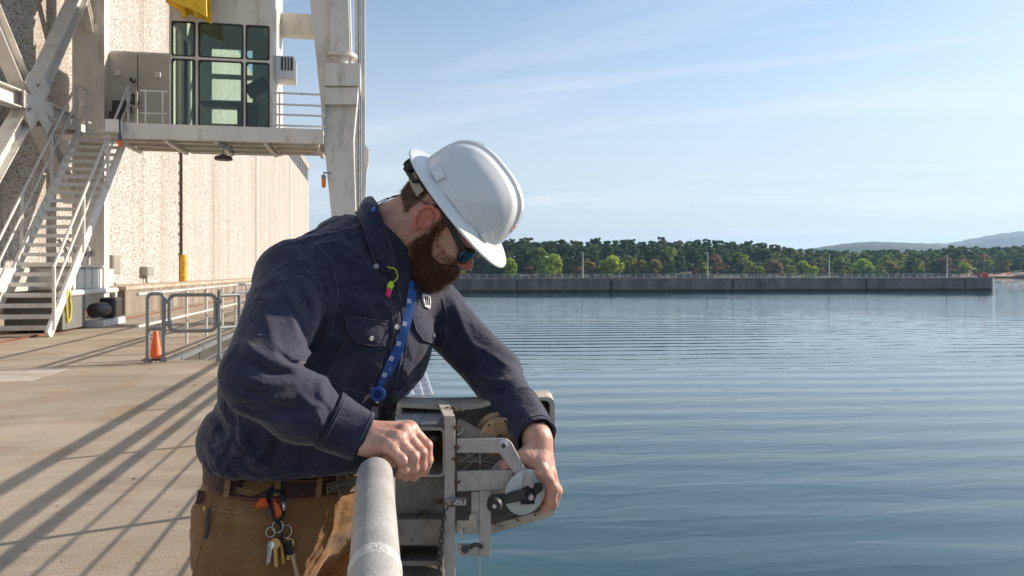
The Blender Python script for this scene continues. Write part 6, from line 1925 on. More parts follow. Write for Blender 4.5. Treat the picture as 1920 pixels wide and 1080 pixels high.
hat = empty('hard_hat', tuple(CAM_M @ Vector(hd(0, 70, 0))), 'white full brim hard hat with patterned shell on the worker', 'hard hat')
NA_, NT_ = 300, 84
HCF = 8.0
def hat_r(ph): # dome half sizes, superellipse
    c, s = math.cos(ph), math.sin(ph); a, b = 122.0, 106.0
    return 1.0 / ((abs(c) / a) ** 2.3 + (abs(s) / b) ** 2.3) ** (1 / 2.3)
def hat_pt(ph, ta, lift=0.0):
    r = hat_r(ph); rr = r * math.cos(ta) ** 0.72; p = 70 + 120 * math.sin(ta) ** 0.86
    f = rr * math.cos(ph); s = rr * math.sin(ph)
    # raised centre rib with a step on either side, and two faint side ribs
    hgt = min(1, max(0, (p - 100) / 60)); k = 0
    st = 1 / (1 + math.exp((abs(s) - 19) / 1.0)); k += 5.5 * st
    k -= 3.0 * math.exp(-((abs(s) - 24) / 3.2) ** 2)
    k += 1.6 * math.exp(-((abs(s) - 52) / 9) ** 2)
    k *= hgt
    n_ = nz([f / 122 ** 2, max(p - 70, 1) / 120 ** 2, s / 106 ** 2])
    q = np.array([f, p, s]) + n_ * (k + lift)
    return hd(q[0] + HCF, q[1], q[2])
rows = []
for i in range(NA_):
    ph = 2 * math.pi * i / NA_
    rows.append([hat_pt(ph, math.pi / 2 * (j / NT_) ** 0.92 * 0.9995) for j in range(NT_ + 1)])
hv = np.array(rows)
dome = CB().grid(hv.tolist(), closed_u=True).put('shell', M_HATS, hat, smooth=True)
rows = []
for i in range(NA_):
    ph = 2 * math.pi * i / NA_; c, s = math.cos(ph), math.sin(ph)
    r = hat_r(ph); ex = 40 + 6 * max(0, c) ** 1.5 - 2 * max(0, -c)
    ex = ex + (0 if abs(c) < 0 else 0)
    def q(t, dp):
        rr = r - 3 + (ex + 3) * t
        pd = 72 - 3 * t - 9 * t ** 2 - (5 * max(0, c) ** 2) * t ** 2 + dp
        return hd(rr * c + HCF, pd, rr * s)
    rows.append([q(0.0, 3.5), q(0.06, 1.6), q(0.16, 0.4), q(0.4, 0), q(0.7, 0), q(0.93, 0.4), q(0.985, 0.2), q(1.0, -1.6), q(0.985, -3.6), q(0.93, -3.2), q(0.5, -3), q(0.0, -3)])
br = np.array(rows)
CB().grid(br.tolist(), closed_u=True).put('brim', M_HATW, hat, auto=60)
BVHAT = BVHTree.FromPolygons(hv.reshape(-1, 3).tolist(), [(i * (NT_ + 1) + j, ((i + 1) % NA_) * (NT_ + 1) + j, ((i + 1) % NA_) * (NT_ + 1) + j + 1, i * (NT_ + 1) + j + 1) for i in range(NA_) for j in range(NT_)])
def hpatch(quad, name, m, off, th, puff=0.0):
    a, b, c, d = quad    # tl, tr, br, bl
    return patch([a, b], [b, c], [d, c], [a, d], name, m, hat, off, th, 8, 8, BVHAT, puff)
hpatch([(812, 322), (829, 317), (837, 334), (819, 341)], 'accessory_slot', M_HATW, 0.002, 0.006, 0.002)
hpatch([(899, 437), (911, 431), (921, 446), (906, 452)], 'accessory_slot', M_HATW, 0.002, 0.006, 0.002)
hpatch([(834, 360), (849, 353), (889, 408), (876, 418)], 'side_strip', M_HATW, 0.001, 0.0022)
hpatch([(960, 424), (974, 420), (970, 440), (958, 448)], 'front_sticker', mat('pink_sticker', (0.62, 0.42, 0.42), 0.4), 0.0008, 0.0004)
# sticker over the crown
Q = [[hat_pt(math.pi * 1.0, t, 0.5) for t in (R(62), R(70), R(78))], [hat_pt(math.pi * 0.98, t, 0.5) for t in (R(62), R(70), R(78))]]
crown = []
for ph in (math.pi - 0.10, math.pi, math.pi + 0.10):
    crown.append([Vector(hat_pt(ph, R(t), 0.6)) for t in range(30, 72, 6)])
CB().grid(crown).put('crown_sticker', mat('dark_sticker', (0.12, 0.05, 0.045), 0.4, var=0.5, vscale=80), hat, auto=60)
# suspension band, nape strap and ratchet
M_STRAP = mat('suspension_black', (0.02, 0.02, 0.022), 0.6)
M_PAD = mat('suspension_pad', (0.42, 0.36, 0.28), 0.8)
rows = []
for i in range(73):
    ph = 2 * math.pi * i / 72; c, s = math.cos(ph), math.sin(ph)
    rows.append([hd(104 * c, 40, 86 * s), hd(107 * c, 40, 89 * s), hd(109 * c, 66, 91 * s), hd(106 * c, 66, 88 * s)])
CB().grid(rows).put('headband', M_STRAP, hat, auto=60)
rows = []
for i in range(25):
    ph = R(180 - 62 + 124 * i / 24); c, s = math.cos(ph), math.sin(ph)
    rows.append([hd(108 * c - 2, 16, 84 * s), hd(112 * c - 2, 16, 88 * s), hd(113 * c - 2, 36, 90 * s), hd(109 * c - 2, 36, 86 * s)])
CB().grid(rows).put('nape_strap', M_PAD, hat, auto=60)
CB().obox(Matrix(((HFv[0], HPv[0], HSv[0], hd(-121, 30, 6)[0]), (HFv[1], HPv[1], HSv[1], hd(-121, 30, 6)[1]), (HFv[2], HPv[2], HSv[2], hd(-121, 30, 6)[2]), (0, 0, 0, 1))), 0.008, 0.012, 0.034).put('ratchet_housing', M_STRAP, hat, bevel=0.004)
CB().tube([hd(-128, 30, 6), hd(-139, 30, 6), hd(-141, 30, 6)], [0.013, 0.013, 0.010], 18).put('ratchet_knob', M_STRAP, hat, auto=50)
for s_ in (-1, 1):
    CB().tube([hd(-112, 34, 40 * s_), hd(-112, 50, 44 * s_), hd(-100, 66, 52 * s_)], 0.004, 6).put('hanger', M_STRAP, hat)
    CB().tube([hd(-60, 62, 84 * s_), hd(-85, 30, 74 * s_), hd(-112, 24, 44 * s_)], 0.005, 6).put('hanger', M_STRAP, hat)

# ------------------------------------------------------------------ sunglasses with a retainer cord
sg = empty('sunglasses', tuple(CAM_M @ Vector(hd(105, 10, 0))), 'black wraparound sunglasses with blue mirror lenses on the worker', 'sunglasses')
M_LENS = mat('mirror_lens', (0.035, 0.10, 0.15), 0.07, 0.85)
M_FRAME = mat('glossy_black_frame', (0.012, 0.012, 0.013), 0.25)
path = [(117, 7), (116, 20), (112, 34), (105, 48), (95, 60)]
for s_ in (-1, 1):
    rows = []
    tops, bots = [24, 27, 28, 27, 24], [4, -8, -11, -8, 4]
    for (f, s), t_, b_ in zip(path, tops, bots):
        rows.append([Vector(hd(f + 1.5 * math.sin(math.pi * v), t_ + (b_ - t_) * v, s * s_)) for v in (0, 0.25, 0.5, 0.75, 1)])
    o = CB().grid(rows).put('lens', M_LENS, sg, smooth=True)
    md = o.modifiers.new('thick', 'SOLIDIFY'); md.thickness = 0.0018; md.offset = 0
    rim = [r[0] for r in rows] + [rows[-1][-1]] + [r[-1] for r in rows[::-1]] + [rows[0][0]]
    CB().tube(rim, 0.0022, 6, caps=False).put('frame', M_FRAME, sg, smooth=True)
    P = [Vector(hd(*q)) for q in ((95, 18, 61 * s_), (80, 22, 67 * s_), (45, 31, 76 * s_), (10, 38, 84 * s_), (-14, 36, 87 * s_), (-26, 26, 86 * s_))]
    b = CB()
    for a, c, h1, h2 in zip(P[:-1], P[1:], (14, 13, 10, 8, 6), (13, 10, 8, 6, 5)):
        b.bar(a, c, 0.004, h1 * 0.001, up=tuple(HPv), h2=h2 * 0.001)
    b.put('temple', M_FRAME, sg)
CB().tube([hd(117, 14, -8), hd(119, 15, 0), hd(117, 14, 8)], 0.003, 6).put('bridge', M_FRAME, sg)
CB().tube([hd(-26, 26, 86), cc(763, 363, 1.585), cc(737, 368, 1.59), cc(716, 380, 1.585), cc(702, 392, 1.585), cc(695, 398, 1.60)], 0.0013, 6).put('retainer_cord', M_FRAME, sg, smooth=True)
CB().tube([hd(-26, 26, -86), cc(763, 365, 1.73), cc(725, 372, 1.70), cc(708, 380, 1.62), cc(702, 392, 1.585)], 0.0013, 6).put('retainer_cord', M_FRAME, sg, smooth=True)
M_BLUE = mat('royal_blue_strap', (0.012, 0.075, 0.30), 0.5, var=0.15, vscale=60)
CB().tube([cc(698, 396, 1.575), cc(704, 389, 1.575)], 0.0042, 10).put('cord_toggle', mat('bright_blue_plastic', (0.03, 0.20, 0.55), 0.35), sg, auto=50)

# ------------------------------------------------------------------ lanyard with badge reel
lan = empty('lanyard', tuple(CAM_M @ hit(745, 640)[0]), 'blue lanyard with white printed squares and badge reel on the worker', 'lanyard')
def ribbon(pts, wpx, off, name, m, parent, n=26, twist=0.0, th=0.0012):
    Q = []
    for x, y in dens(pts, n):
        p, nn = hit(x, y)
        if p is None: p, nn = Q[-1][0], Q[-1][1]
        Q.append((p, nn))
    P = np.array([list(q[0]) for q in Q]); Nn = np.array([list(q[1]) for q in Q])
    for _ in range(6):
        P[1:-1] = 0.5 * P[1:-1] + 0.25 * (P[:-2] + P[2:]); Nn[1:-1] = 0.5 * Nn[1:-1] + 0.25 * (Nn[:-2] + Nn[2:])
    rows = []; fr = []
    for i in range(n):
        t = P[min(i + 1, n - 1)] - P[max(i - 1, 0)]; t /= np.linalg.norm(t)
        nn = Nn[i] - t * (Nn[i] @ t); nn /= np.linalg.norm(nn)
        nn = nz(nn + np.array([0, -0.8, 0])); nn = nz(nn - t * (nn @ t))
        sd_ = np.cross(nn, t); w_ = wpx * 0.5 * P[i][1] / F
        a = twist * i / n; sd2 = sd_ * math.cos(a) + nn * math.sin(a)
        c = P[i] + nn * off
        fr.append((c, sd2, t, np.cross(t, sd2)))
        rows.append([c - sd2 * w_, c - sd2 * w_ + nn * th, c + sd2 * w_ + nn * th, c + sd2 * w_])
    o = CB().grid(rows).put(name, m, parent, auto=40)
    return o, fr
rb2, _ = ribbon([(774, 545), (770, 585), (760, 620), (752, 650), (740, 680), (725, 705)], 9, 0.007, 'far_strap', M_BLUE, lan)
rb, fr = ribbon([(768, 530), (764, 565), (756, 605), (747, 640), (735, 667), (722, 692), (711, 722)], 10.5, 0.010, 'strap', M_BLUE, lan, 34)
M_PRINT = mat('white_print', (0.72, 0.75, 0.80), 0.6)
for i in (6, 13, 19, 24, 29):
    c, sd_, t, nn = fr[i]
    nn = nn if nn[1] < 0 else -nn
    Mx = Matrix(((sd_[0], t[0], nn[0], c[0]), (sd_[1], t[1], nn[1], c[1]), (sd_[2], t[2], nn[2], c[2]), (0, 0, 0, 1)))
    s5 = 0.0044
    b = CB()
    for (x0, x1, y0, y1) in ((-s5, s5, -s5, -s5 + 0.0012), (-s5, s5, s5 - 0.0012, s5), (-s5, -s5 + 0.0012, -s5 + 0.0012, s5 - 0.0012), (s5 - 0.0012, s5, -s5 + 0.0012, s5 - 0.0012), (-0.0022, -0.0008, -0.003, 0.003), (0.0008, 0.0022, -0.003, 0.003)):
        b.prism([(x0, y0), (x1, y0), (x1, y1), (x0, y1)], Mx @ Matrix.Translation((0, 0, 0.0014)), 0.0004)
    b.put('printed_mark', M_PRINT, rb)
rc = Vector(fr[-1][0]) + Vector((-0.002, -0.006, -0.014))
CB().tube([rc + Vector((0, 0.008, 0)), rc + Vector((0, 0.002, 0)), rc + Vector((0, -0.003, 0)), rc + Vector((0, -0.0045, 0))], [0.0135, 0.0155, 0.0155, 0.012], 24).put('badge_reel', M_BLUE, lan, auto=40)
CB().tube([rc + Vector((0, -0.0045, 0)), rc + Vector((0, -0.0052, 0))], 0.009, 20).put('reel_cap', mat('dark_blue_cap', (0.006, 0.03, 0.14), 0.25), lan, auto=40)
M_CLEAR = glass_mat('clear_vinyl', (0.80, 0.83, 0.86))
bq = rc + Vector((-0.003, -0.002, -0.018))
CB().tube([rc + Vector((0, 0, -0.014)), bq], 0.003, 8).put('badge_clip', M_ALU, lan, auto=50)
bd = CB().prism([(-0.013, 0), (0.011, -0.002), (0.008, -0.042), (-0.015, -0.040)], Matrix(((0.9, 0, 0.4, bq.x), (0.35, 0, -0.9, bq.y), (0, 1, 0, bq.z), (0, 0, 0, 1))), 0.001).put('badge_sleeve', M_CLEAR, lan)
CB().prism([(-0.010, -0.008), (0.004, -0.009), (0.002, -0.032), (-0.011, -0.031)], Matrix(((0.9, 0, 0.4, bq.x), (0.35, 0, -0.9, bq.y), (0, 1, 0, bq.z), (0, 0, 0, 1))), 0.0008).put('badge_card', mat('badge_card', (0.45, 0.43, 0.42), 0.4), bd)

# ------------------------------------------------------------------ ear plug on its cord
ep = empty('ear_plug', tuple(CAM_M @ hit(728, 545)[0]), 'neon yellow and pink ear plug dangling from the shirt collar', 'ear plug')
def lift(x, y, o): p, nn = hit(x, y); return p + (nn + Vector((0, -1, 0))).normalized() * o
M_NEON = mat('neon_yellow', (0.55, 0.75, 0.03), 0.5); M_PINK = mat('neon_pink', (0.80, 0.03, 0.18), 0.5)
CB().tube([lift(x, y, 0.009) for x, y in dens([(724, 500), (734, 502), (742, 508), (744, 516), (740, 524), (732, 532)], 16)], 0.0014, 6).put('cord', M_NEON, ep, smooth=True)
CB().tube([lift(731, 529, 0.011), lift(729, 536, 0.012), lift(728, 543, 0.012)], [0.004, 0.0075, 0.006], 12).put('plug_stem', M_NEON, ep, auto=60)
CB().tube([lift(728, 543, 0.012), lift(727, 550, 0.012), lift(726, 558, 0.012)], [0.006, 0.0058, 0.0035], 12).put('plug_tip', M_PINK, ep, auto=60)

# ------------------------------------------------------------------ keys on a carabiner
kc, kn = hit(525, 960, BVT)
keys = empty('key_bunch', tuple(CAM_M @ kc), 'bunch of keys on a dark carabiner clipped to the belt loop', 'keys')
def tl(x, y, o):
    p, nn = hit(x, y, BVT)
    return (p + (nn * 0.3 + Vector((0, -1, 0))).normalized() * o) if p is not None else Vector(cc(x, y, 1.52))
M_BLUEBLK = mat('dark_anodised', (0.02, 0.028, 0.045), 0.35, 0.6); M_STEEL = mat('bright_steel', (0.55, 0.55, 0.56), 0.28, 0.95); M_KEYB = mat('brass_key', (0.50, 0.40, 0.20), 0.35, 0.9)
CB().tube([tl(*q, 0.014) for q in ((505, 932), (500, 926), (504, 919), (514, 917), (526, 920), (533, 926), (535, 936))], 0.0032, 8).put('carabiner_bow', M_BLUEBLK, keys, smooth=True)
CB().tube([tl(*q, 0.014) for q in ((505, 932), (510, 950), (518, 972), (523, 976), (530, 970))], 0.0032, 8).put('carabiner_spine', M_BLUEBLK, keys, smooth=True)
CB().tube([tl(535, 936, 0.014), tl(534, 955, 0.014)], 0.0034, 8).put('carabiner_gate', M_STEEL, keys, smooth=True)
CB().tube([tl(534, 955, 0.014), tl(533, 965, 0.014), tl(530, 970, 0.014)], 0.0032, 8).put('carabiner_nose', M_BLUEBLK, keys, smooth=True)
patch([(488, 938), (500, 935)], [(500, 935), (504, 951)], [(478, 953), (504, 951)], [(488, 938), (478, 953)], 'orange_webbing', M_ORANGE, keys, 0.004, 0.003, 6, 6, BVT)
patch([(511, 938), (520, 948)], [(520, 948), (527, 966)], [(516, 972), (527, 966)], [(511, 938), (516, 972)], 'orange_webbing', M_ORANGE, keys, 0.005, 0.003, 6, 6, BVT)
def ring_px(x, y, r, o, name='key_ring', rr=0.0011):
    c = tl(x, y, o); CB().tube([c + Vector((r * math.cos(a), 0.3 * r * math.sin(a), r * math.sin(a))) for a in [2 * math.pi * k / 18 for k in range(19)]], rr, 5, caps=False).put(name, M_STEEL, keys, smooth=True)
ring_px(509, 994, 0.009, 0.012); ring_px(538, 992, 0.012, 0.012); ring_px(523, 984, 0.011, 0.013)
def key(x0, y0, x1, y1, head, bw, m, name='key', o=0.014, teeth=True):
    a, c = tl(x0, y0, o), tl(x1, y1, o); t = (c - a).normalized(); nn = Vector((0, -1, 0)); sd_ = t.cross(nn).normalized()
    L = (c - a).length
    Mx = Matrix(((sd_.x, t.x, nn.x, a.x), (sd_.y, t.y, nn.y, a.y), (sd_.z, t.z, nn.z, a.z), (0, 0, 0, 1)))
    poly = [(head * math.cos(q), head * math.sin(q)) for q in [R(-60 - 240 * k / 12 + 300 - 120) for k in range(0)]]
    hp = [(head * math.sin(R(g)), head - head * math.cos(R(g))) for g in range(-150, 151, 25)]
    pl_ = [(p[0], p[1]) for p in hp]
    right = [(bw, head * 1.9)]; y = head * 2.1; k = 0
    while y < L - 0.002 and teeth:
        right += [(bw, y), (bw * (0.25 if k % 2 else 0.55), y + 0.0016), (bw, y + 0.0032)]; y += 0.0036; k += 1
    right += [(bw * 0.7, L), (0, L + 0.001)]
    left = [(-bw, L - 0.002), (-bw, head * 1.9)]
    CB().prism(pl_[::1] + right + left if False else [(p[0], p[1]) for p in hp[::1]][::-1] + [(-q[0], q[1]) for q in right][::1] + [(-q[0], q[1]) for q in left], Mx, 0.0018).put(name, m, keys)
key(519, 1004, 521, 1056, 0.0105, 0.0042, M_KEYB); key(545, 1004, 542, 1044, 0.0105, 0.004, M_KEYB, o=0.012); key(512, 1012, 506, 1050, 0.007, 0.0035, M_STEEL, o=0.010)
key(530, 1008, 533, 1052, 0.007, 0.0035, M_BRASS, o=0.009); key(549, 1030, 560, 1078, 0.006, 0.0042, M_STEEL, o=0.013)
CB().tube([tl(527, 975, 0.016), tl(531, 1000, 0.017), tl(538, 1040, 0.016)], 0.0022, 8).put('key_strap', M_BLUEBLK, keys, smooth=True)
CB().bar(tl(541, 1010, 0.013), tl(547, 1035, 0.013), 0.006, 0.015, up=(1, 0, 0)).put('key_fob', M_BLACK, keys, bevel=0.002)
for k in range(9):
    c = tl(508 - 0.5 * k, 1012 + 5 * k, 0.012)
    CB().tube([c + Vector((0.0022 * math.cos(a), 0.0022 * math.sin(a) * (k % 2), 0.003 * math.sin(a))) for a in [2 * math.pi * i / 8 for i in range(9)]], 0.0007, 4, caps=False).put('chain_link', M_STEEL, keys, smooth=True)
# ================================================================== FAR SHORE, TREES, HILLS
def shore_d(px):   # distance of the far shoreline along the view axis
    return 690 + 40 * math.sin(px * 0.004 + 1) + (60 if px > 1830 else 0)
def peak(px):      # ground height behind the shore
    return float(np.interp(px, [200, 700, 960, 1150, 1300, 1420, 1500, 1580, 1680, 1800, 1920, 2300], [17, 20, 22, 22, 23, 22, 17, 14, 15, 19, 23, 26]))
def ground_h(px, d):
    t = (d - shore_d(px)) / 170.0
    if t < 0: return WZ - 3 + 0 * d
    s = min(1, t); s = s * s * (3 - 2 * s)
    return WZ + 0.6 + peak(px) * s
M_SHORE = mat('shore_earth', (0.035, 0.045, 0.02), 0.95, var=0.3, vscale=0.05, stain=(0.16, 0.10, 0.05), sscale=0.03, samt=0.5, sramp=(0.58, 0.7))
rows = []
for px in range(100, 2500, 12):
    sd0 = shore_d(px)
    rows.append([at(px, HOR, d) * Vector((1, 1, 0)) if False else Vector((at(px, HOR, d).x, at(px, HOR, d).y, ground_h(px, d))) for d in [sd0 - 6, sd0 + 0.5, sd0 + 12, sd0 + 30, sd0 + 60, sd0 + 100, sd0 + 150, sd0 + 250, sd0 + 600, sd0 + 1500]])
o = MB().grid(rows).build('far_shore', M_SHORE, None, smooth=True); tag(o, kind='structure')
# red clay clearing at the boat ramp
rows = []
for px in range(1800, 2200, 12):
    k = min(1, max(0, (px - 1800) / 40.0))
    sd0 = shore_d(px)
    rows.append([Vector((at(px, HOR, d).x, at(px, HOR, d).y, ground_h(px, d) + 0.25 + 0.4 * k)) for d in (sd0 + 1, sd0 + 12, sd0 + 25 + 25 * k)])
M_CLAY = mat('red_clay_ground', (0.42, 0.20, 0.10), 0.95, var=0.25, vscale=0.1, stain=(0.16, 0.15, 0.06), sscale=0.06, samt=0.8)
tag(MB().grid(rows).build('clay_bank', M_CLAY, None, smooth=True), kind='structure')

def leaf_mat(name, c1, c2):
    m = bpy.data.materials.new(name); m.use_nodes = True
    n, l = m.node_tree.nodes, m.node_tree.links; b = n['Principled BSDF']
    b.inputs['Roughness'].default_value = 0.75; b.inputs['Specular IOR Level'].default_value = 0.15
    tc = n.new('ShaderNodeTexCoord'); q = n.new('ShaderNodeTexNoise'); q.inputs['Scale'].default_value = 0.5; q.inputs['Detail'].default_value = 3
    l.new(tc.outputs['Object'], q.inputs['Vector'])
    oi = n.new('ShaderNodeObjectInfo')
    ad = n.new('ShaderNodeMath'); ad.operation = 'MULTIPLY_ADD'; ad.inputs[1].default_value = 0.5; l.new(oi.outputs['Random'], ad.inputs[0]); l.new(q.outputs['Fac'], ad.inputs[2])
    r = n.new('ShaderNodeMapRange'); r.inputs[1].default_value = 0.35; r.inputs[2].default_value = 1.1; l.new(ad.outputs[0], r.inputs[0])
    x = n.new('ShaderNodeMix'); x.data_type = 'RGBA'; x.inputs[6].default_value = (*c1, 1); x.inputs[7].default_value = (*c2, 1)
    l.new(r.outputs[0], x.inputs[0]); l.new(x.outputs[2], b.inputs['Base Color'])
    tr = n.new('ShaderNodeBsdfTranslucent'); l.new(x.outputs[2], tr.inputs[0])
    ms = n.new('ShaderNodeMixShader'); ms.inputs[0].default_value = 0.45
    l.new(b.outputs[0], ms.inputs[1]); l.new(tr.outputs[0], ms.inputs[2]); l.new(ms.outputs[0], n['Material Output'].inputs[0])
    return m
M_LG = leaf_mat('fresh_green_leaves', (0.30, 0.42, 0.05), (0.46, 0.52, 0.08))
M_MG = leaf_mat('mid_green_leaves', (0.17, 0.25, 0.055), (0.31, 0.36, 0.08))
M_PN = leaf_mat('dark_pine_needles', (0.075, 0.12, 0.048), (0.15, 0.195, 0.065))
M_OL = leaf_mat('olive_leaves', (0.24, 0.24, 0.06), (0.36, 0.30, 0.08))
M_RD = leaf_mat('reddish_buds', (0.26, 0.16, 0.09), (0.36, 0.23, 0.12))
M_BARK = mat('grey_bark', (0.10, 0.08, 0.065), 0.95, var=0.3, vscale=3)
def crown_mesh(name, m, seed, w, h, base, nb, nl, ls, conic=0.0, flat=0.8):
    rg = np.random.RandomState(seed)
    C = []; RR = []
    for k in range(nb):
        z = rg.rand() ** 0.8
        rad = w * (1 - conic * z) * math.sqrt(max(0.05, 1 - (2 * z - 0.85) ** 2 * (1 - conic) * 0.8)) * math.sqrt(rg.rand())
        a = rg.rand() * 2 * math.pi
        C.append((rad * math.cos(a), rad * math.sin(a), base + z * (h - base) * 0.92 + 0.3)); RR.append(rg.uniform(0.22, 0.4) * w * (1 - 0.5 * conic * z))
    C = np.array(C) * np.array([1, 1, 1]) + np.outer((np.array(C)[:, 2] > h * 0.55), rg.normal(0, 0.16 * w, 3) * [1, 1, 0]); RR = np.array(RR) * rg.uniform(0.6, 1.25, nb)
    i = rg.randint(0, nb, nl)
    d = rg.normal(0, 1, (nl, 3)); d /= np.linalg.norm(d, axis=1)[:, None]
    P = C[i] + d * (RR[i] * rg.uniform(0.55, 1.08, nl))[:, None] * np.array([1, 1, flat])
    nrm = d + rg.normal(0, 0.55, (nl, 3)); nrm /= np.linalg.norm(nrm, axis=1)[:, None]
    a = np.cross(nrm, rg.normal(0, 1, (nl, 3))); a /= np.linalg.norm(a, axis=1)[:, None]; b = np.cross(nrm, a)
    s = (ls * rg.uniform(0.6, 1.3, nl))[:, None]
    V = np.stack([P - a * s, P - b * s * 0.6, P + a * s, P + b * s * 0.6], 1).reshape(-1, 3)
    Fq = np.arange(nl * 4).reshape(-1, 4)
    me = np_mesh(name, V, Fq, m)
    me.polygons.foreach_set('use_smooth', np.zeros(len(me.polygons), bool))
    return me
def trunk_mesh(h, w, seed):
    rg = random.Random(seed); b = MB()
    b.tube([(0, 0, -0.8), (0.1, 0, h * 0.3), (rg.uniform(-.3, .3), rg.uniform(-.3, .3), h * 0.85)], [0.32, 0.22, 0.06], 7)
    for k in range(5):
        z = h * rg.uniform(0.3, 0.7); a = rg.uniform(0, 6.28); L = w * rg.uniform(0.5, 0.8)
        b.tube([(0.05, 0, z), (L * 0.5 * math.cos(a), L * 0.5 * math.sin(a), z + L * 0.35), (L * math.cos(a), L * math.sin(a), z + L * 0.6)], [0.11, 0.07, 0.03], 5)
    return b.mesh('trunk', M_BARK, True)
KINDS = {}
spec = {'pale_green_tree': (M_LG, [(6.0, 13, 0.8), (5.0, 11.5, 0.6)], 0.15, 'fresh pale green spring tree on the far shore'),
        'green_tree': (M_MG, [(7.0, 16, 0.8), (6.0, 14, 0.8)], 0.1, 'mid green broadleaf tree in the far shore wood'),
        'pine_tree': (M_PN, [(5.6, 18, 2.0), (5.0, 19.5, 3.0), (6.2, 17, 1.5)], 0.35, 'dark green pine tree in the far shore wood'),
        'olive_tree': (M_OL, [(6.0, 13, 0.8), (5.2, 12, 0.6)], 0.1, 'olive yellow tree among the green ones on the far shore'),
        'budding_tree': (M_RD, [(5.2, 12, 1.0)], 0.1, 'reddish brown budding tree on the far shore')}
for nm, (m, vs_, con, lab) in spec.items():
    KINDS[nm] = []
    for k, (w, h, bs) in enumerate(vs_):
        KINDS[nm].append((crown_mesh('crown', m, hash(nm) % 97 * 0 + len(nm) * 7 + k, w, h, bs, 34, 1900, 0.80, con), trunk_mesh(h, w, k + len(nm))))
rt = random.Random(21)
SHAPE = {'pale_green_tree': ('broad', 'slim'), 'green_tree': ('broad', 'slim'), 'pine_tree': ('bushy', 'tall slim', 'broad'), 'olive_tree': ('broad', 'slim'), 'budding_tree': ('small',)}
WHERE = ('at the far waterline behind the guide wall', 'just behind the waterline trees of the far shore', 'halfway up the far wooded slope', 'high on the far wooded slope', 'on the crest of the far wooded slope')
COLOUR = {'pale_green_tree': 'fresh pale green tree', 'green_tree': 'mid green broadleaf tree', 'pine_tree': 'dark green pine', 'olive_tree': 'olive yellow tree', 'budding_tree': 'reddish brown budding tree'}
def tree(nm, px, d, sc, row):
    g = at(px, HOR, d); z = ground_h(px, d)
    vi_ = rt.randrange(len(KINDS[nm])); cm, tm = KINDS[nm][vi_]
    lab = SHAPE[nm][vi_] + ' ' + COLOUR[nm] + ' ' + WHERE[row]
    e = bpy.data.objects.new(nm, None); COL.objects.link(e); e.empty_display_size = 1
    e.location = (g.x, g.y, z - 0.2); e.rotation_euler = (0, 0, rt.uniform(0, 6.28)); e.scale = (sc * rt.uniform(1.05, 1.3), sc * rt.uniform(1.05, 1.3), sc * rt.uniform(0.9, 1.1))
    tag(e, lab, 'tree', lab)
    for me, n in ((cm, 'crown'), (tm, 'trunk')):
        c = bpy.data.objects.new(n, me); COL.objects.link(c); c.parent = e
def pick_kind(px, row):
    bright = 0.30 if px < 1380 else 0.55
    x = rt.random()
    if row == 0:
        return 'pale_green_tree' if x < 0.26 else 'olive_tree' if x < 0.40 else 'budding_tree' if x < 0.53 else 'green_tree' if x < 0.86 else 'pine_tree'
    if row == 1:
        return ('green_tree' if x < 0.45 else 'pine_tree' if x < 0.62 else 'pale_green_tree' if x < 0.82 else 'olive_tree') if px > 1380 else ('pine_tree' if x < 0.7 else 'green_tree')
    return ('pine_tree' if x < 0.45 else 'green_tree' if x < 0.85 else 'olive_tree') if px > 1430 else ('pine_tree' if x < 0.85 else 'green_tree')
for row, (step, off) in enumerate(((27, 14), (23, 45), (21, 85), (20, 125), (19, 170))):
    px = 760 + row * 7
    while px < 2010:
        if not (px > 1835 and row == 0):
            tree(pick_kind(px, row), px + rt.uniform(-13, 13), shore_d(px) + off + rt.uniform(-14, 14), (rt.choice((0.6, 0.75, 0.9, 1.05, 1.2, 1.4)) if row < 2 else rt.choice((0.92, 0.98, 1.04))) * rt.uniform(0.94, 1.06) * (1.12 if px < 1400 else 1.0), row)
        px += step * rt.uniform(0.7, 1.3)
# the rest of the wood, away to either side and behind the ridge, as one mass
rg = np.random.RandomState(2)
Vw, Fw = [], []
n_ = 0
base_v = None
me0 = KINDS['pine_tree'][0][0]; nv = len(me0.vertices); co = np.empty(nv * 3, np.float32); me0.vertices.foreach_get('co', co); co = co.reshape(-1, 3)
sel = rg.choice(nv // 4, 260, replace=False); vi = (sel[:, None] * 4 + np.arange(4)).ravel(); co = co[vi] * np.array([1, 1, 1])
cen_ = co.reshape(-1, 4, 3).mean(1, keepdims=True); co = (cen_ + (co.reshape(-1, 4, 3) - cen_) * 2.0).reshape(-1, 3)
for k in range(950):
    px = rg.uniform(120, 2480); 
    d = shore_d(px) + (rg.uniform(60, 250) if 760 < px < 2010 else rg.uniform(12, 220))
    g = at(px, HOR, d); a = rg.uniform(0, 6.28); s = rg.uniform(0.75, 0.98)
    rot = np.array([[math.cos(a), -math.sin(a), 0], [math.sin(a), math.cos(a), 0], [0, 0, 1]])
    Vw.append(co @ rot.T * s + np.array([g.x, g.y, ground_h(px, d)])); Fw.append(np.arange(len(co)).reshape(-1, 4) + n_); n_ += len(co)
me = np_mesh('far_wood', np.vstack(Vw), np.vstack(Fw), M_PN)
o = bpy.data.objects.new('far_wood', me); COL.objects.link(o)
tag(o, 'distant dark wood filling in behind the shore trees', 'wood', kind='stuff')

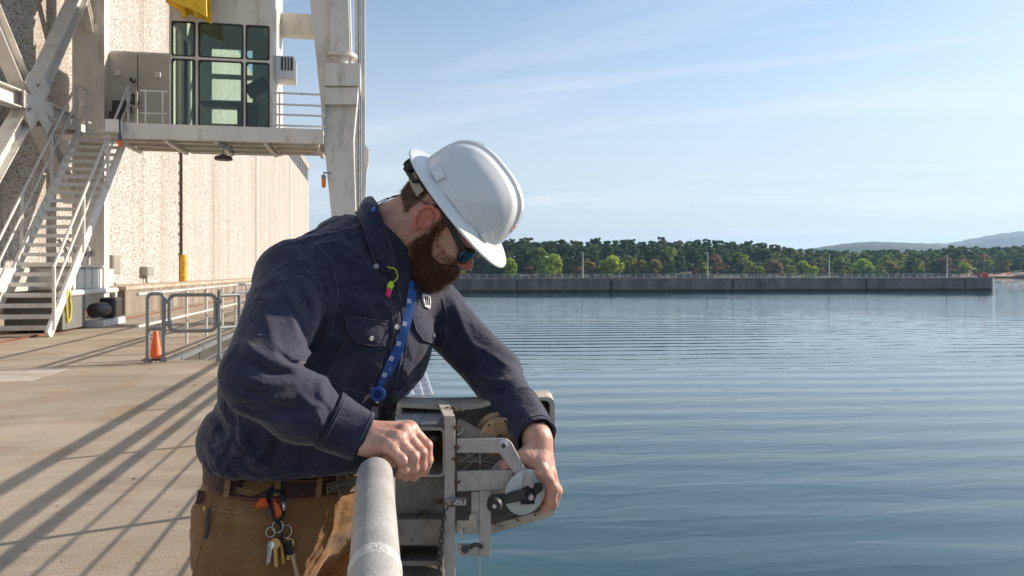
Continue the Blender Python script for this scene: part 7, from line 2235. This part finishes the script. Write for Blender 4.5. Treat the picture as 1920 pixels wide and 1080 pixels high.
# ---- hills
M_HILL = mat('wooded_hill', (0.03, 0.05, 0.035), 0.95, var=0.4, vscale=0.01, stain=(0.05, 0.07, 0.035), sscale=0.02, samt=0.6)
def hills(name, d, prof, depth):
    xs = np.array([p[0] for p in prof], float); ysx = np.array([p[1] for p in prof], float)
    rows = []
    rg_ = random.Random(d)
    for px in np.arange(xs[0], xs[-1] + 1, 6):
        y = float(np.interp(px, xs, ysx)) + 0.9 * math.sin(px * 0.21) * 0.5 + rg_.uniform(-0.35, 0.35)
        top = (HOR - y) * d / F + HC
        row = []
        for t, hh in ((-1, 0), (-0.6, 0.45), (-0.3, 0.8), (0, 1.0), (0.4, 0.6), (1, 0)):
            q = at(px, HOR, d + t * depth); row.append(Vector((q.x, q.y, WZ - 2 + (top - WZ + 2) * hh)))
        rows.append(row)
    tag(MB().grid(rows).build(name, M_HILL, None, smooth=True), kind='structure')
hills('far_hills', 6200, [(1300, 490), (1500, 472), (1600, 460), (1700, 456), (1780, 456), (1830, 446), (1880, 437), (1920, 433), (2000, 430), (2200, 440), (2600, 470)], 900)
hills('near_hills', 3600, [(1200, 490), (1420, 476), (1520, 466), (1580, 457), (1630, 453), (1700, 455), (1760, 459), (1900, 470), (2200, 480)], 500)
# ---- wind sock at the ramp
wsp = at(1845, 505, 600)
wg = at(1845, HOR, shore_d(1845) + 20); wz = ground_h(1845, shore_d(1845) + 20)
ws = empty('wind_sock', (wg.x, wg.y, wz), 'orange wind sock on a pole by the clay bank across the water', 'wind sock')
MB().tube([(wg.x, wg.y, wz - 0.5), (wg.x, wg.y, 20.5)], 0.15, 6).build('pole', M_WPAINT, ws)
MB().tube([(wg.x, wg.y, 20.0), (wg.x + 0.5, wg.y, 16.5), (wg.x + 1.4, wg.y, 12.5)], [1.3, 1.1, 0.7], 10).build('sock', M_ORANGE, ws, auto=50)
# ---- a few vehicles and sheds far off on the clay bank
for k, (px, dd, col_, w_, h_) in enumerate(((1858, 24, (0.75, 0.75, 0.74), 4.6, 1.7), (1876, 30, (0.30, 0.32, 0.36), 4.4, 1.6), (1893, 26, (0.70, 0.16, 0.08), 4.6, 1.6), (1908, 32, (0.75, 0.75, 0.74), 6.0, 2.4))):
    q = at(px, HOR, shore_d(px) + dd); z = ground_h(px, shore_d(px) + dd) + 0.9
    names = ('white car parked on the far clay bank', 'grey car parked on the far clay bank', 'red car parked on the far clay bank', 'white van parked on the far clay bank')
    e = empty('parked_car', (q.x, q.y, z), names[k], 'car', 'vehicles on the clay bank')
    m_ = mat('car_paint', col_, 0.3, coat=0.5)
    MB().prism([(-w_ / 2, 0.3), (w_ / 2, 0.3), (w_ / 2, h_ * 0.55), (w_ * 0.3, h_ * 0.6), (w_ * 0.18, h_), (-w_ * 0.3, h_), (-w_ * 0.42, h_ * 0.6), (-w_ / 2, h_ * 0.55)], Matrix(((1, 0, 0, q.x), (0, 0, 1, q.y), (0, 1, 0, z), (0, 0, 0, 1))), 1.8).build('body', m_, e, bevel=0.1)
    for sx in (-0.32, 0.32):
        for sy in (0.05, 1.75):
            MB().tube([(q.x + sx * w_, q.y + sy - 0.1, z + 0.3), (q.x + sx * w_, q.y + sy + 0.1, z + 0.3)], 0.33, 12).build('wheel', M_BLACK, e)
    MB().box(q.x - w_ * 0.25, q.x + w_ * 0.15, q.y - 0.02, q.y + 1.82, z + h_ * 0.62, z + h_ * 0.9).build('window_band', M_GLASSD, e)

# ---- valley haze
hz_m = bpy.data.materials.new('haze_air'); hz_m.use_nodes = True
n, l = hz_m.node_tree.nodes, hz_m.node_tree.links
n.clear()
ho = n.new('ShaderNodeOutputMaterial'); pv = n.new('ShaderNodeVolumePrincipled')
pv.inputs['Color'].default_value = (0.42, 0.68, 1.0, 1); pv.inputs['Density'].default_value = 0.00007; pv.inputs['Anisotropy'].default_value = 0.3
l.new(pv.outputs[0], ho.inputs['Volume'])
o = MB().box(-6000, 9000, -400, 9500, -14, 420).build('haze', hz_m, None)
tag(o, kind='stuff')
